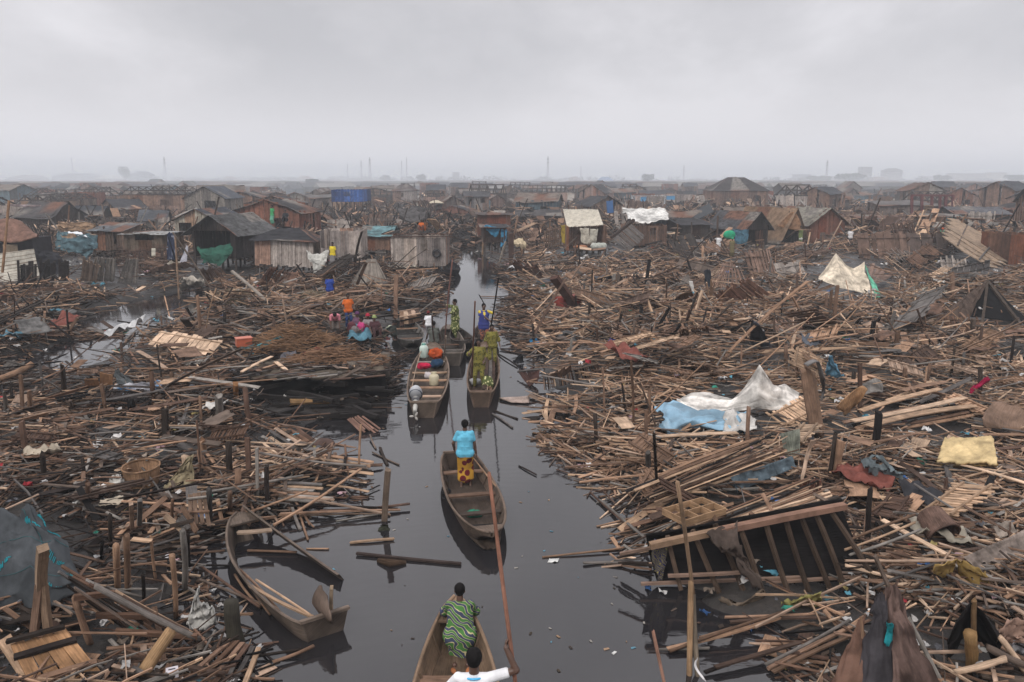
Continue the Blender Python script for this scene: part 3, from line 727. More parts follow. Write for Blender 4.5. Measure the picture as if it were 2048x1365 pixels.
        if longtop:
            dn = A(0, 0, -1)
            if longtop > 0: T.caps(pe-right*.05, .15, pe+dn*longtop-right*.06, .17); T.caps(pe+right*.05, .15, pe+dn*longtop+right*.06, .17)
        for (s0, el, wr) in arms:
            if sleeve == 'none': continue
            T.caps(s0, .052+e*.5, s0+(el-s0)*(.6 if sleeve == 'short' else .98), .048+e*.6)
            if sleeve == 'long': T.caps(el, .05+e, el+(wr-el)*.85, .038+e)
            if sleeve == 'elbow': T.caps(s0+(el-s0)*.9, .058+e, el+(wr-el)*.12, .06+e)
        remesh(T, 'shirt', topmat, r, sv, 2)
    if botmat is not None:
        T = MB()
        if botkind == 'trousers' or botkind == 'shorts':
            T.caps(pe-right*.06+up*.03, .14, pe+right*.06+up*.03, .14)
            for (h0, kn, an) in legs:
                T.caps(h0, .105, kn, .078)
                if botkind == 'trousers': T.caps(kn, .078, an+(kn-an)*.12, .062)
        else:
            T.caps(pe-right*.06-up*.05, .147+pelr-.135, pe+right*.06-up*.05, .147+pelr-.135)
            k0 = (legs[0][1]+legs[1][1])/2; a0 = (legs[0][2]+legs[1][2])/2
            for (h0, kn, an) in legs: T.caps(h0, .12, kn, .105)
            T.caps(pe-up*.04, .15+pelr-.135, k0, .165)
            if hem < .9:
                for (h0, kn, an) in legs: T.caps(kn, .105, an+(kn-an)*hem, .10)
                T.caps(k0, .165, a0+(k0-a0)*hem, .15)
        remesh(T, 'trousers' if botkind == 'trousers' else ('shorts' if botkind == 'shorts' else 'skirt'), botmat, r, sv, 2)
    return r
def cloth_mat(name, c1, c2=None, c3=None, kind='plain', scale=8., rough=.92):
    m, t, b = nt(name); tc = nd(t, 'ShaderNodeTexCoord'); b.inputs['Roughness'].default_value = rough; b.inputs['Specular IOR Level'].default_value = .2
    n = nd(t, 'ShaderNodeTexNoise', Scale=6.0, Detail=3.0); t.links.new(tc.outputs['Object'], n.inputs[0]); sh_ = ramp(t, n.outputs[0], [(.3, .8), (.7, 1.1)])
    if kind == 'plain': c = mixc(t, c1, sh_, 1., 'MULTIPLY')
    elif kind == 'wave':
        w_ = nd(t, 'ShaderNodeTexWave', Scale=scale, Distortion=6.5, Detail=.3); w_.inputs['Detail Scale'].default_value = 1.6
        w_.bands_direction = 'DIAGONAL'; t.links.new(tc.outputs['Object'], w_.inputs[0])
        c = mixc(t, ramp(t, w_.outputs[0], [(.0, c1), (.38, c1), (.42, c2), (.60, c2), (.64, c3), (.9, c3)]), sh_, 1., 'MULTIPLY')
    else:
        v = nd(t, 'ShaderNodeTexVoronoi', Scale=scale); t.links.new(tc.outputs['Object'], v.inputs[0])
        st = [(.0, c2), (.30, c2), (.36, c1)] if kind == 'dots' else [(.0, c2), (.42, c2), (.46, c3), (.60, c1)]
        c = mixc(t, ramp(t, v.outputs['Distance'], st), sh_, 1., 'MULTIPLY')
    t.links.new(c, b.inputs['Base Color']); return m
def lathe(name, prof, mat, col, parent=None, n=20, M=None, off=(0, 0, 0)):
    a = np.arange(n)*2*PI/n; k = len(prof); v = np.array([(r_*math.cos(t_), r_*math.sin(t_), z) for r_, z in prof for t_ in a])
    if M is not None: v = v @ np.asarray(M).T
    f = [(i*n+j, i*n+(j+1) % n, (i+1)*n+(j+1) % n, (i+1)*n+j) for i in range(k-1) for j in range(n)]
    uv = np.array([(z*1.0, t_*.3) for r_, z in prof for t_ in a])
    mb = MB(); mb.add(v+np.asarray(off, float), f, col, uv, True); return mb.build(name, mat, parent)
# ================================================================ canoes on the channel
def XY(px, py, z): p = P(px, py, z); return (p[0], p[1])
# the nearest canoe runs out of the picture below
b1n = (P(935, 1365, .35)[0]+.08, 5.6); b1f = XY(913, 1188, .55)
canoe('canoe', 'wooden canoe at the bottom edge carrying the green patterned and white shirted people', b1n, b1f, 1.22, seats=(.18, .42, .70), tone=.62, col=(.20, .135, .09), fullness=.62, seat_tones=(.5, .6, .65), seatw=.24)
b2n, b2f = XY(984, 1068, .40), XY(915, 905, .42)
c2 = canoe('canoe', 'open canoe in mid channel with a woman in a light blue top standing in it', b2n, b2f, 1.14, seats=(.13, .30, .52, .80), tone=.5, col=(.135, .10, .078), rise=(.12, .12), fullness=.5, near_kind='point', far_kind='flat', seat_tones=(.55, .55, .72, .5))
b3n, b3f = XY(848, 808, .45), XY(866, 690, .4)
c3 = canoe('canoe', 'canoe with a tilted outboard motor and orange bag on board', b3n, b3f, 1.36, seats=(.16, .30, .42, .55, .72), tone=.55, col=(.17, .128, .10), near_kind='flat', fullness=.6)
b5n, b5f = XY(962, 788, .45), XY(972, 688, .4)
c5 = canoe('canoe', 'canoe loaded with old boards and two people in yellow green prints', b5n, b5f, 1.1, seats=(.1,), tone=.5, col=(.15, .105, .078), near_kind='flat', fullness=.6)
b4n, b4f = XY(906, 712, .4), XY(896, 655, .4)
canoe('canoe', 'canoe poled by a man in a spotted green robe', b4n, b4f, 1.15, seats=(.12, .3, .5), tone=.5, col=(.15, .125, .105), near_kind='flat')
b6n, b6f = XY(978, 690, .35), XY(966, 650, .35)
c6 = canoe('canoe', 'dark canoe under the man in the blue and yellow vest', b6n, b6f, 1.05, seats=(.4, .7), tone=.3, col=(.09, .07, .06), rise=(.25, .1))
b7n, b7f = XY(826, 688, .35), XY(806, 640, .35)
canoe('canoe', 'grey moored canoe beside the seated group, no one aboard', b7n, b7f, 1.35, seats=(.3, .5, .7), tone=.5, col=(.13, .12, .11))
canoe('canoe', 'small dark empty canoe drifting behind the canoe of the spotted robe man', XY(938, 690, .3), XY(912, 664, .3), .95, seats=(.3, .6), tone=.3, col=(.075, .065, .06))
canoe('canoe', 'long low dark canoe lying across behind the seated group', XY(700, 640, .35), XY(838, 612, .35), 1.0, seats=(.3, .6), tone=.2, col=(.05, .045, .042))
canoe('canoe', 'dark canoe heaped with rags moored at the tyre house', XY(905, 545, .5), XY(893, 520, .5), 1.6, seats=(.5,), tone=.2, col=(.035, .033, .04), rise=(.4, .3))
canoe('canoe', 'half sunk dark canoe lying beside the reddish lattice wreck', XY(1082, 606, .15), XY(1050, 592, .15), .9, seats=(), tone=.2, col=(.05, .043, .04))
canoe('canoe', 'dark canoe loaded with yellow bags near the blue tarp hut', XY(1425, 528, .4), XY(1520, 512, .4), 1.3, seats=(.5,), tone=.2, col=(.06, .055, .05))
canoe('canoe', 'narrow canoe at the water pool below the large fallen roof', XY(1860, 602, .3), XY(1930, 588, .3), 1.0, seats=(.3, .7), tone=.4, col=(.12, .1, .085))
# wrecked canoe, one side broken away
wr = canoe('wrecked_canoe', 'broken canoe half sunk in the channel with one side torn off', XY(652, 1238, .30), XY(478, 1022, .42), 1.32, draft=.22, h0=.5, seats=(.94,), half=(.40, 1.0), near_kind='flat', fullness=.55, tone=.5, col=(.13, .10, .08), rise=(.05, .12))
beamobj('side_plank', 'wide grey side plank torn off the broken canoe, lying aslant in the water', 'plank', (492, 1018, .42), (684, 1158, .04), .30, .035, tone=.55, roll=.95, S=6, bend=.012, col=(.14, .11, .09))
beamobj('thwart_board', 'pale short board across the bow of the broken canoe', 'board', (474, 1066, .36), (543, 1060, .36), .14, .03, col=(.30, .22, .16))
drape('rib_board', 'upright curved board at the stern of the broken canoe', 'board', [[(640, 1170, .75), (655, 1190, .65)], [(625, 1200, .45), (662, 1240, .45)], [(640, 1225, .0), (664, 1245, 0.1)]], (.13, .095, .075), .03, 10, 8, M_WOOD, .03)
beamobj('stern_post', 'pale thin post standing at the stern corner of the broken canoe', 'post', (664, 1245, .1), (663, 1175, .75), .05, .05, col=(.30, .22, .15))
# broken roof plank on the dark canoe
slats('plank_cover', 'pale board cover lying over the stern of the dark canoe of the blue vest man', 'cover', [(955, 655, .62), (985, 655, .62), (1004, 670, .55), (958, 672, .55)], 5, tone=.75, th=.03)
slats('deck_box', 'pale plank box top over the moored grey canoe', 'box', [(800, 624, .7), (836, 618, .7), (841, 632, .65), (800, 640, .65)], 5, tone=.85, th=.06)
slats('side_board', 'upright boards below the pale box top of the moored grey canoe', 'board', [(800, 640, .65), (841, 632, .65), (841, 646, .3), (800, 656, .3)], 5, tone=.6, th=.03)
# load of boards in canoe 5
def in_canoe(near, far, t, s, z, width): 
    n_, f_ = A(near[0], near[1]), A(far[0], far[1]); d = f_-n_; L = np.linalg.norm(d); d /= L; sd = A(-d[1], d[0]); p = n_+d*t*L+sd*s*width/2
    return A(p[0], p[1], z)
for i in range(11):
    s = -.05-.6*(i/11); z = .22+.05*(i % 3)
    a = in_canoe(b5n, b5f, .12+random.uniform(0, .1), s*.9, z, 1.2); b = in_canoe(b5n, b5f, .86+random.uniform(-.1, .02), s*.75, z+.06, 1.2)
    beamobj('loaded_board', 'old board laid lengthwise in the canoe of the two yellow green figures', 'board', a, b, random.uniform(.08, .13), .035, tone=.5, bend=.006, group='boards loaded in the canoe')
# outboard motor on canoe 3
p = in_canoe(b3n, b3f, .02, .35, .45, 1.5)
mo = thing('outboard_motor', 'grey and white outboard motor tilted up at the stern of the canoe', 'outboard motor', p, math.atan2(b3f[1]-b3n[1], b3f[0]-b3n[0]))
tl = rotm(0, R(48), 0)
mb = MB(); mb.ell(A(.30, 0, .22), (.30, .20, .17), tl, (.40, .41, .43), 16, 10); mb.ell(A(.37, 0, .27), (.20, .16, .14), tl, (.52, .53, .55), 14, 8); mb.build('cowling', M_PLAST, mo)
mb = MB(); mb.ell(A(.27, 0, .16), (.31, .208, .035), tl, (.06, .07, .10), 16, 8); mb.build('cowling_stripe', M_PLAST, mo)
mb = MB(); mb.tube([(.18, 0, .08), (.0, 0, -.02), (-.22, 0, -.12), (-.40, 0, -.18)], [.10, .085, .07, .055], 10, (.42, .41, .38)); mb.build('shaft_leg', M_PLAST, mo)
mb = MB(); mb.ell(A(-.44, 0, -.2), (.17, .05, .05), tl, (.30, .29, .27)); mb.build('gear_case', M_PLAST, mo)
for k in range(3):
    a = k*2*PI/3; mb = MB(); mb.ell(A(-.52+.0, .09*math.cos(a), -.28+.07*math.sin(a)), (.02, .075, .035), rotm(a, .4, 0), (.33, .31, .28), 8, 6); mb.build('propeller_blade', M_PLAST, mo)
mb = MB(); mb.box((.06, 0, .0), (.1, .22, .26), col=(.12, .12, .13)); mb.build('clamp_bracket', M_PLAST, mo)
mb = MB(); mb.tube([(.35, .1, .15), (.62, .14, .20), (.85, .1, .24)], .018, 6, (.05, .05, .05)); mb.build('tiller_handle', M_PLAST, mo)
# things in canoe 3
def jerrycan(label, pos, rz, col, h=.42, lid=(.1, .3, .25)):
    r = thing('jerrycan', label, 'jerrycan', pos, rz)
    lathe('body', [(0, 0), (.15, .0), (.17, .03), (.17, h*.68), (.13, h*.82), (.06, h*.88)], M_PLAST, col, r)
    lathe('cap', [(.062, h*.87), (.062, h), (0, h)], M_PLAST, lid, r); mb = MB(); mb.tube([(-.1, 0, h*.8), (-.08, 0, h*1.02), (.08, 0, h*1.02), (.1, 0, h*.8)], .018, 6, col); mb.build('handle', M_PLAST, r)
jerrycan('round white and mint jerrycan standing next to the orange bag', in_canoe(b3n, b3f, .80, .45, .28, 1.3), .3, (.48, .58, .52), .55)
jerrycan('cream jerrycan standing between the seats near the motor', in_canoe(b3n, b3f, .42, -.25, .05, 1.5), .2, (.52, .46, .32), .45, (.5, .45, .3))
def sack(name, label, cat, pos, r3, col, rz=0., seed=1, mat=None, tie=True, amp=.18):
    g = MB(); nu, nv = 22, 14; th = np.linspace(0, PI, nv+1); ph = np.linspace(0, 2*PI, nu+1)
    def fn(U, V):
        t_ = V*PI; p_ = U*2*PI; n = 1+amp*(fbm(np.cos(p_)*2.5+3*seed, np.sin(p_)*2.5+V*4, seed, 3)-.5)*2-amp*.9*np.abs(fbm(np.cos(p_)*1.7+seed, np.sin(p_)*1.7+V*2.5, seed+5, 2)-.5)*2
        return np.sin(t_)**.8*np.cos(p_)*n*r3[0], np.sin(t_)**.8*np.sin(p_)*n*r3[1], (np.cos(t_))*n*r3[2]+r3[2]*.9
    g.sheet(fn, nu, nv, .004, col); o = g.build(name, mat or M_CLOTH); o.location = tuple(pos); o.rotation_euler = (0, 0, rz); return tag(o, label, cat)
sack('bag', 'large bright orange bag beside the mint jerrycan in the canoe', 'bag', in_canoe(b3n, b3f, .78, -.22, .28, 1.3), (.26, .17, .20), (.50, .085, .025), amp=.6)
sack('cloth_bundle', 'crumpled crimson cloth on the canoe seat', 'cloth', in_canoe(b3n, b3f, .62, .3, .22, 1.5), (.27, .15, .11), (.55, .02, .07), .3, 4, amp=.4)
sack('cloth_bundle', 'dark blue cloth heaped behind the crimson cloth in the canoe', 'cloth', in_canoe(b3n, b3f, .70, -.3, .12, 1.5), (.36, .22, .14), (.02, .05, .10), 1.3, 5, amp=.4)
sack('bag', 'small white and red bag by the cream jerrycan', 'bag', in_canoe(b3n, b3f, .50, .05, .1, 1.5), (.2, .14, .12), (.55, .5, .5), 2, 6, amp=.3)
beamobj('paddle_pole', 'thin pale pole laid along the left side of the motor canoe', 'pole', in_canoe(b3n, b3f, .12, .62, .42, 1.5), in_canoe(b3n, b3f, .97, .45, .62, 1.5), .035, None, col=(.36, .27, .2), K=6)
# things in canoe 2
sack('cloth_bundle', 'green plastic bundle on the floor of the canoe in mid channel', 'bundle', in_canoe(b2n, b2f, .36, .1, .0, 1.25), (.17, .13, .09), (.03, .22, .14), 0, 7, amp=.3)
beamobj('paddle', 'short wooden paddle leaning over the right side of the canoe in mid channel', 'paddle', P(948, 918, .55), P(999, 981, .28), .035, None, col=(.30, .19, .12), K=6)
sack('rag', 'dark rag hanging in the water beside the canoe in mid channel', 'rag', P(893, 988, 0), (.10, .16, .06), (.02, .02, .022), 0, 8)
# poles held upright
def pole(label, top, foot, r=.028, col=(.30, .15, .10), nm='punting_pole', group=None):
    return beamobj(nm, label, 'pole', foot, top, r*2, None, col=col, K=8, S=8, bend=.004, taper=.15, smooth=True, group=group)

# ================================================================ people
G_GREEN = cloth_mat('green_wave_print', (.06, .17, .045), (.50, .44, .24), (.045, .055, .10), 'wave', 4.4)
G_YG = cloth_mat('yellow_green_print', (.17, .15, .035), (.035, .045, .015), (.14, .13, .03), 'dots', 17)
G_SPOT = cloth_mat('spotted_green_print', (.09, .11, .035), (.52, .50, .26), (.2, .2, .1), 'dots', 11)
G_BATIK = cloth_mat('gold_and_wine_print', (.42, .22, .03), (.10, .008, .014), (.38, .21, .03), 'blobs', 5.5)
G_CAMO = cloth_mat('red_brown_print', (.20, .07, .05), (.05, .03, .035), (.30, .12, .06), 'blobs', 11)
def CM(n, c): return cloth_mat(n, c)
# man in white with the long pole (bottom edge)
hx = P(948, 1318, 1.82); ph0 = P(1019, 1282, 1.98); pt_, pf_ = PY(978, 948, ph0[1]+.22), PY(1034, 1392, ph0[1]-.08); ph = pf_+(pt_-pf_)*((1.98-pf_[2])/(pt_[2]-pf_[2]))
o = person('man from behind in a white T-shirt with blue trim, gripping a long pole', (hx[0], hx[1]-.02, .04), 0.02, 1.05, pel=(0, 0, 1.02), fine=True, vox=.0085,
       hands=[(-.22, .3, 1.15), ((ph[0]-hx[0]-.045)/1.05, (ph[1]-hx[1]-.04)/1.05, 1.80)], elbow=((-1, -.2, -.7), (1, -.3, -1)), grip=(None, (0, 0, 1)), feet=[(-.2, .1, .12), (.2, -.15, .12)],
       topmat=CM('white_cotton', (.78, .78, .80)), botmat=CM('dark_trousers', (.04, .045, .06)))
# blue collar and cuff
mb = MB(); a = np.linspace(-PI, 0, 15)*1.0; mb.tube(np.stack([np.cos(a)*.088, np.sin(a)*.085+.01, 1.488-.030*np.sin(a)], 1), .012, 6, (.10, .42, .70)); mb.build('collar', M_CLOTH, o)
pole('long reddish punting pole held by the man in the white T-shirt', pt_, pf_, .024, (.33, .16, .11))
# woman in green wave print, sitting, seen from behind
gs = P(922, 1281, .30)
person('woman from behind in green, cream and navy wave print, seated in the nearest canoe', (gs[0]-.02, gs[1]+.14, -.08), .06, .95, pel=(0, 0, .42), lean=(0, .22), fine=True, vox=.009, pelr=.19,
       hands=[(-.20, .45, .50), (.20, .45, .50)], elbow=((-1, -.1, -.5), (1, -.1, -.5)), feet=[(-.09, -.42, .15), (.11, -.42, .15)], knee=(0, 1, .1), toes=((-.15, -1, -.1), (.2, -1, -.1)),
       topmat=G_GREEN, sleeve='elbow', botmat=G_GREEN, botkind='skirt', hem=.97)
gw = [o for o in COL.objects if o.get('label', '').startswith('woman from behind in green')][0]
for s_ in (-1, 1):
    mb = MB(); mb.ell((s_*.115+.01, -.52, .125), (.042, .115, .03), rotm(R(-14), 0, -s_*.18), (.36, .14, .06), 10, 8); mb.build('sole', M_CLOTH, gw)
# woman in light blue top, batik skirt
wp = P(931, 970, .05)
person('woman from behind in a light blue T-shirt and gold and wine wrap skirt', (wp[0], wp[1], -.03), .05, .95, pel=(0, 0, .93), vox=.011, fine=True,
       hands=[(-.26, .16, .93), (.27, .05, .86)], elbow=((-.8, -.9, -.1), (.8, -.9, -.1)), feet=[(-.10, -.05, .09), (.12, .02, .09)],
       topmat=CM('light_blue_cotton', (.12, .42, .58)), botmat=G_BATIK, botkind='skirt', hem=.42, lean=(0, .05))
# two in yellow green
yp = P(962, 772, .1)
person('man in yellow green printed shirt and trousers standing in front by a pole', (yp[0]-.06, yp[1], .02), PI-.1, 1.0, vox=.013, pel=(0, 0, .92), hands=[(-.2, .15, 1.0), (.28, .3, 1.25)], grip=(None, (0, 0, 1)),
       feet=[(-.15, 0, .08), (.15, .05, .08)], topmat=G_YG, botmat=G_YG, longtop=.18, sleeve='elbow')
y2 = P(968, 735, .1)
person('second figure in yellow green print, half hidden behind the man by the pole', (y2[0]+.30, y2[1]+.1, .02), PI+.15, .98, vox=.015, topmat=G_YG, botmat=G_YG, hands=[(-.3, .05, .9), (.22, .2, 1.0)], sleeve='elbow')
pole('thin dark red pole standing beside the man in the yellow green print', P(950, 603, 3.4), P(943, 764, .1), .03, (.19, .10, .075))
sack('cloth_bundle', 'patterned green cloth bundle at the feet of the man in yellow green', 'bundle', P(975, 782, .1), (.2, .16, .26), (.16, .17, .06), 0, 9, mat=G_SPOT, amp=.35)
sack('bag', 'white and black bag behind the legs of the man in yellow green', 'bag', P(951, 770, .1), (.26, .16, .12), (.38, .38, .39), 0, 10, amp=.4)
# spotted robe man
sp_ = P(911, 676, .1)
person('man in a green and cream spotted robe poling his canoe', (sp_[0], sp_[1], .02), PI/2+.5, 1.05, vox=.015, hands=[(-.1, .42, 1.12), (-.02, .48, 1.50)], grip=((0, 0, 1), (0, 0, 1)), elbow=((-1, -.2, -.6), (1, 0, -.5)), topmat=G_SPOT, botmat=G_SPOT, longtop=.42, sleeve='elbow')
pole('long reddish pole gripped by the man in the spotted robe', P(905, 520, 3.9), P(890, 680, .1), .03, (.33, .17, .14))
pole('pale forked pole standing in front of the man in the spotted robe', P(892, 672, 1.6), P(888, 712, .3), .03, (.42, .34, .28))
# blue vest man
vp = P(968, 690, .15)
vm = person('man in a blue vest over a yellow shirt and patterned trousers, poling a dark canoe', (vp[0], vp[1], .05), PI+.25, 1.08, vox=.014, hands=[(-.42, .25, 1.22), (-.28, .30, .98)], grip=((0, 0, 1), (0, 0, 1)), elbow=((-1, -.2, -.3), (1, 0, -.6)),
       topmat=CM('yellow_cotton', (.62, .47, .05)), botmat=G_CAMO, head=(0, 0))
T = MB(); T.caps((-.06, 0, .80), .165, (.06, 0, .80), .165); T.caps((-.06, 0, .92), .172, (.06, 0, .92), .172); T.caps((-.05, 0, 1.0), .165, (-.05, 0, 1.24), .155); T.caps((.05, 0, 1.0), .165, (.05, 0, 1.24), .155); T.caps((-.075, 0, 1.28), .145, (.075, 0, 1.28), .145); T.caps((-.10, 0, 1.38), .08, (.10, 0, 1.38), .08)
remesh(T, 'vest', CM('royal_blue', (.035, .045, .19)), vm, .014, 2)
pole('long dark pole held by the man in the blue vest', P(997, 556, 3.7), P(975, 690, .2), .03, (.03, .028, .03))
pole('short dark stick standing behind the man in the blue vest', P(958, 590, 2.0), P(970, 612, 1.2), .025, (.03, .028, .03))
# grey shirt, seated
gp = P(868, 694, .3)
person('person seated in a dark grey T-shirt, back turned, behind the orange bag', (gp[0], gp[1], -.05), .2, 1., vox=.014, pel=(0, 0, .62), hands=[(-.3, .25, .6), (.3, .22, .6)], feet=[(-.15, .38, .1), (.15, .38, .1)], knee=(0, .5, 1),
       topmat=CM('grey_cotton', (.085, .09, .08)), botmat=CM('dark_shorts', (.03, .05, .09)), botkind='shorts')
cp = P(857, 680, .25)
person('child standing in a white shirt and dark red cap beside the seated grey shirted person', (cp[0]-.08, cp[1]+.9, .1), .3, .72, vox=.016, hands=[(-.3, .1, .9), (.3, .1, .9)], topmat=CM('white_shirt', (.72, .72, .74)), botmat=CM('grey_shorts', (.18, .17, .18)), botkind='trousers', hat=(.16, .03, .03))
pole('dark pole standing behind the child in the white shirt', P(864, 632, 2.5), P(870, 690, .2), .028, (.12, .08, .07))
# people on the debris, left
def simple(label, px, py, z, yaw, sc_, top, bot, **kw):
    q = P(px, py, z); d = dict(vox=.02, topmat=CM('shirt_cloth', top), botmat=CM('lower_cloth', bot)); d.update(kw)
    if d.pop('skirt', 0): d['botkind'] = 'skirt'
    if d.pop('shorts', 0): d['botkind'] = 'shorts'
    return person(label, (q[0], q[1], z-.05), yaw, sc_, **d)
simple('person in an orange shirt and navy trousers standing behind the group on the debris', 698, 656, .5, PI+.4, .92, (.55, .12, .02), (.02, .04, .12), hands=[(-.25, .2, 1.05), (.25, .25, 1.1)])
simple('person in a pink striped top bending down over the debris', 672, 672, .45, PI+.2, 1., (.55, .20, .24), (.12, .10, .09), pel=(0, 0, .8), lean=(0, 1.15), head=(0, .4), hands=[(-.18, .55, .3), (.18, .55, .25)])
SIT = dict(pel=(0, 0, .28), feet=[(-.15, .45, .1), (.15, .45, .1)], knee=(0, .3, 1), hands=[(-.25, .35, .45), (.25, .35, .4)])
simple('seated woman in purple headscarf and plum dress in the group on the debris', 716, 668, .45, 2.5, .95, (.12, .06, .10), (.10, .03, .04), skirt=1, hat=(.12, .05, .12), **SIT)
simple('seated woman in a hot pink top beside the woman with the purple headscarf', 724, 676, .4, 2.2, .9, (.45, .05, .17), (.15, .13, .13), skirt=1, **SIT)
simple('seated woman with a bright red headscarf in the middle of the group', 737, 672, .4, 2.9, .95, (.25, .22, .22), (.14, .03, .04), skirt=1, hat=(.42, .03, .06), **SIT)
simple('seated person in dark maroon clothing and lime green cap in the group', 750, 676, .4, 3.6, .95, (.07, .03, .035), (.06, .03, .03), hat=(.30, .36, .15), **SIT)
simple('crouching woman in a black and white leaf print dress at the end of the group', 771, 678, .35, -1.9, 1.0, (.035, .04, .035), (.035, .04, .035), skirt=1, lean=(0, .8), topmat=cloth_mat('leaf_print', (.02, .025, .025), (.40, .42, .32), (.1, .12, .08), 'blobs', 5), **SIT)
simple('person in a royal blue patterned shirt carrying a load past the slat bundle', 661, 610, .6, .3, .95, (.02, .05, .26), (.25, .15, .12))
simple('person in a bright yellow vest standing by the white sheet between the slat houses', 667, 535, 1.2, PI-.3, 1.0, (.62, .48, .03), (.16, .15, .15), skirt=1)
simple('person in a dark shirt squatting on the dark roof heap', 572, 445, 3.3, PI, 1.05, (.02, .025, .03), (.03, .03, .035), **SIT)
simple('person in a bright green robe standing on the dark roof heap', 546, 450, 2.9, 2.6, 1.05, (.04, .28, .10), (.10, .3, .2), skirt=1)
simple('child in an orange top on the roof edge of the tyre house', 843, 462, 3.3, PI, .8, (.50, .12, .03), (.12, .05, .04), **SIT)
simple('child with bare chest next to the orange topped child on the roof', 851, 462, 3.3, PI-.3, .8, (.10, .05, .03), (.25, .07, .02), **SIT)
simple('person in orange and teal on the leaning plank by the striped tarps', 211, 492, 1.6, PI, .95, (.45, .14, .03), (.03, .12, .13))
simple('person in a white dress standing left of the green bundle', 1436, 508, .5, 2.7, 1.0, (.62, .62, .62), (.5, .5, .5), skirt=1, hands=[(-.2, .2, 1.1), (.45, .1, 1.3)])
simple('person in an olive robe carrying a green bundle on the head', 1463, 515, .5, PI, 1.0, (.14, .12, .06), (.12, .10, .05), skirt=1, hat=(.03, .36, .19))
simple('person in a green and cream robe standing at the thatched hut corner', 1600, 487, .5, PI, 1.05, (.16, .20, .07), (.14, .18, .07), skirt=1)
simple('person in a white shirt standing right of the pale roofed gable hut', 1699, 494, .6, 2.8, 1.05, (.6, .58, .58), (.05, .04, .05))
simple('person with an orange cap and green top near the low pale wall', 1882, 490, .6, PI, 1.0, (.07, .30, .18), (.1, .16, .2), hat=(.55, .10, .03))
simple('person in a white top stooping at the teal house wall', 1876, 468, .8, PI, 1.0, (.6, .6, .6), (.1, .08, .08), pel=(0, 0, .8), lean=(0, .9), hands=[(-.18, .5, .4), (.18, .5, .4)])
simple('person in a dark teal shirt standing under the rusty red frame', 1842, 428, .6, PI, 1.1, (.03, .08, .09), (.03, .04, .05))
simple('person in an orange top walking under the rusty red frame', 1861, 424, .6, PI, 1.0, (.62, .14, .05), (.1, .05, .05))
# ================================================================ the wreckage that nobody could count
def in_view(x, y, m=80):
    px, py, d = proj(np.stack([x, y, np.zeros_like(x)], -1))
    return (px > -m) & (px < 2048+m) & (py < 1365+m*2) & (d > 1)
def bright_at(x, y):
    px, py, _ = proj(np.stack([x, y, np.zeros_like(x)], -1))
    n = fbm(x*.4+50, y*.3, 77, 3)
    b = .46+.62*(n-.5)
    b = b+np.where(px > 1050, .11, -.07)
    b = b+np.where((px > 1080) & (py > 730) & (py < 1000), .16, 0)
    b = b-np.where((px < 420) & (py > 980), .14, 0)
    b = b-.55*np.exp(-(((px-610)/150)**2+((py-795)/48)**2))     # burnt timbers
    b = b-np.where(py < 580, .13, 0)-.16*sstep(520, 450, py)
    return np.clip(b, .05, .95)
def sample_land(n, y0, y1, pw=1.0, half=.72, maxd=.15):
    """points on the debris land, density falling with distance"""
    u = RNG.uniform(0, 1, n)
    y = y0*(y1/y0)**(u**pw); x = RNG.uniform(-1, 1, n)*(half*y+1)
    k = in_view(x, y) & (wdist(x, y) < maxd)
    for cx, cy, r in NOGO: k &= (x-cx)**2+(y-cy)**2 > r*r
    return x[k], y[k]
CLEAR = [(1955, 535, 85, 28, .95), (1700, 575, 85, 35, .9), (1470, 800, 120, 32, .75), (1500, 1130, 235, 85, 1.0), (110, 1320, 125, 70, 1.0), (836, 538, 75, 14, .9), (570, 556, 80, 22, .8), (690, 535, 60, 25, .7), (1170, 510, 60, 22, .97), (430, 545, 75, 26, .97), (1265, 500, 60, 26, .9), (150, 545, 80, 28, .85), (1560, 490, 110, 24, .9), (640, 560, 30, 24, .95), (225, 560, 80, 24, .9), (990, 510, 40, 20, .9), (1700, 600, 70, 22, .95), (230, 575, 70, 14, .6), (310, 625, 115, 45, .85), (150, 712, 90, 42, .85), (360, 592, 50, 14, .8), (1700, 560, 95, 50, .85), (300, 1240, 150, 90, .6), (300, 1110, 170, 60, .55), (290, 985, 60, 30, .8), (1930, 910, 75, 35, .7), (1800, 840, 130, 35, .6), (1450, 830, 140, 55, .7), (1520, 1010, 150, 40, .6),
  (1430, 960, 150, 60, .4), (1790, 1290, 110, 90, .8), (1960, 1300, 90, 60, .8), (1850, 1060, 60, 40, .8), (1960, 1120, 90, 50, .6), (90, 1100, 110, 90, .8), (610, 800, 150, 45, .75), (630, 740, 130, 35, .9), (600, 985, 60, 30, .7), (695, 930, 55, 28, .7), (640, 885, 100, 30, .6),
  (1640, 830, 50, 50, .5), (1145, 755, 60, 28, .6), (1700, 565, 80, 40, .6), (1130, 605, 35, 30, .5), (730, 655, 90, 22, .8), (450, 900, 200, 50, .25), (400, 1010, 60, 40, .6), (200, 900, 200, 60, .2), (1990, 640, 110, 32, .7), (1480, 580, 60, 30, .5), (40, 1000, 60, 60, .4)]
def clear_at(x, y):
    px, py, _ = proj(np.stack([x, y, np.full_like(x, .25)], -1)); k = np.ones_like(x)
    for cx, cy, rx, ry, s_ in CLEAR: k = np.minimum(k, 1-s_*(((px-cx)/rx)**2+((py-cy)/ry)**2 < 1))
    return k
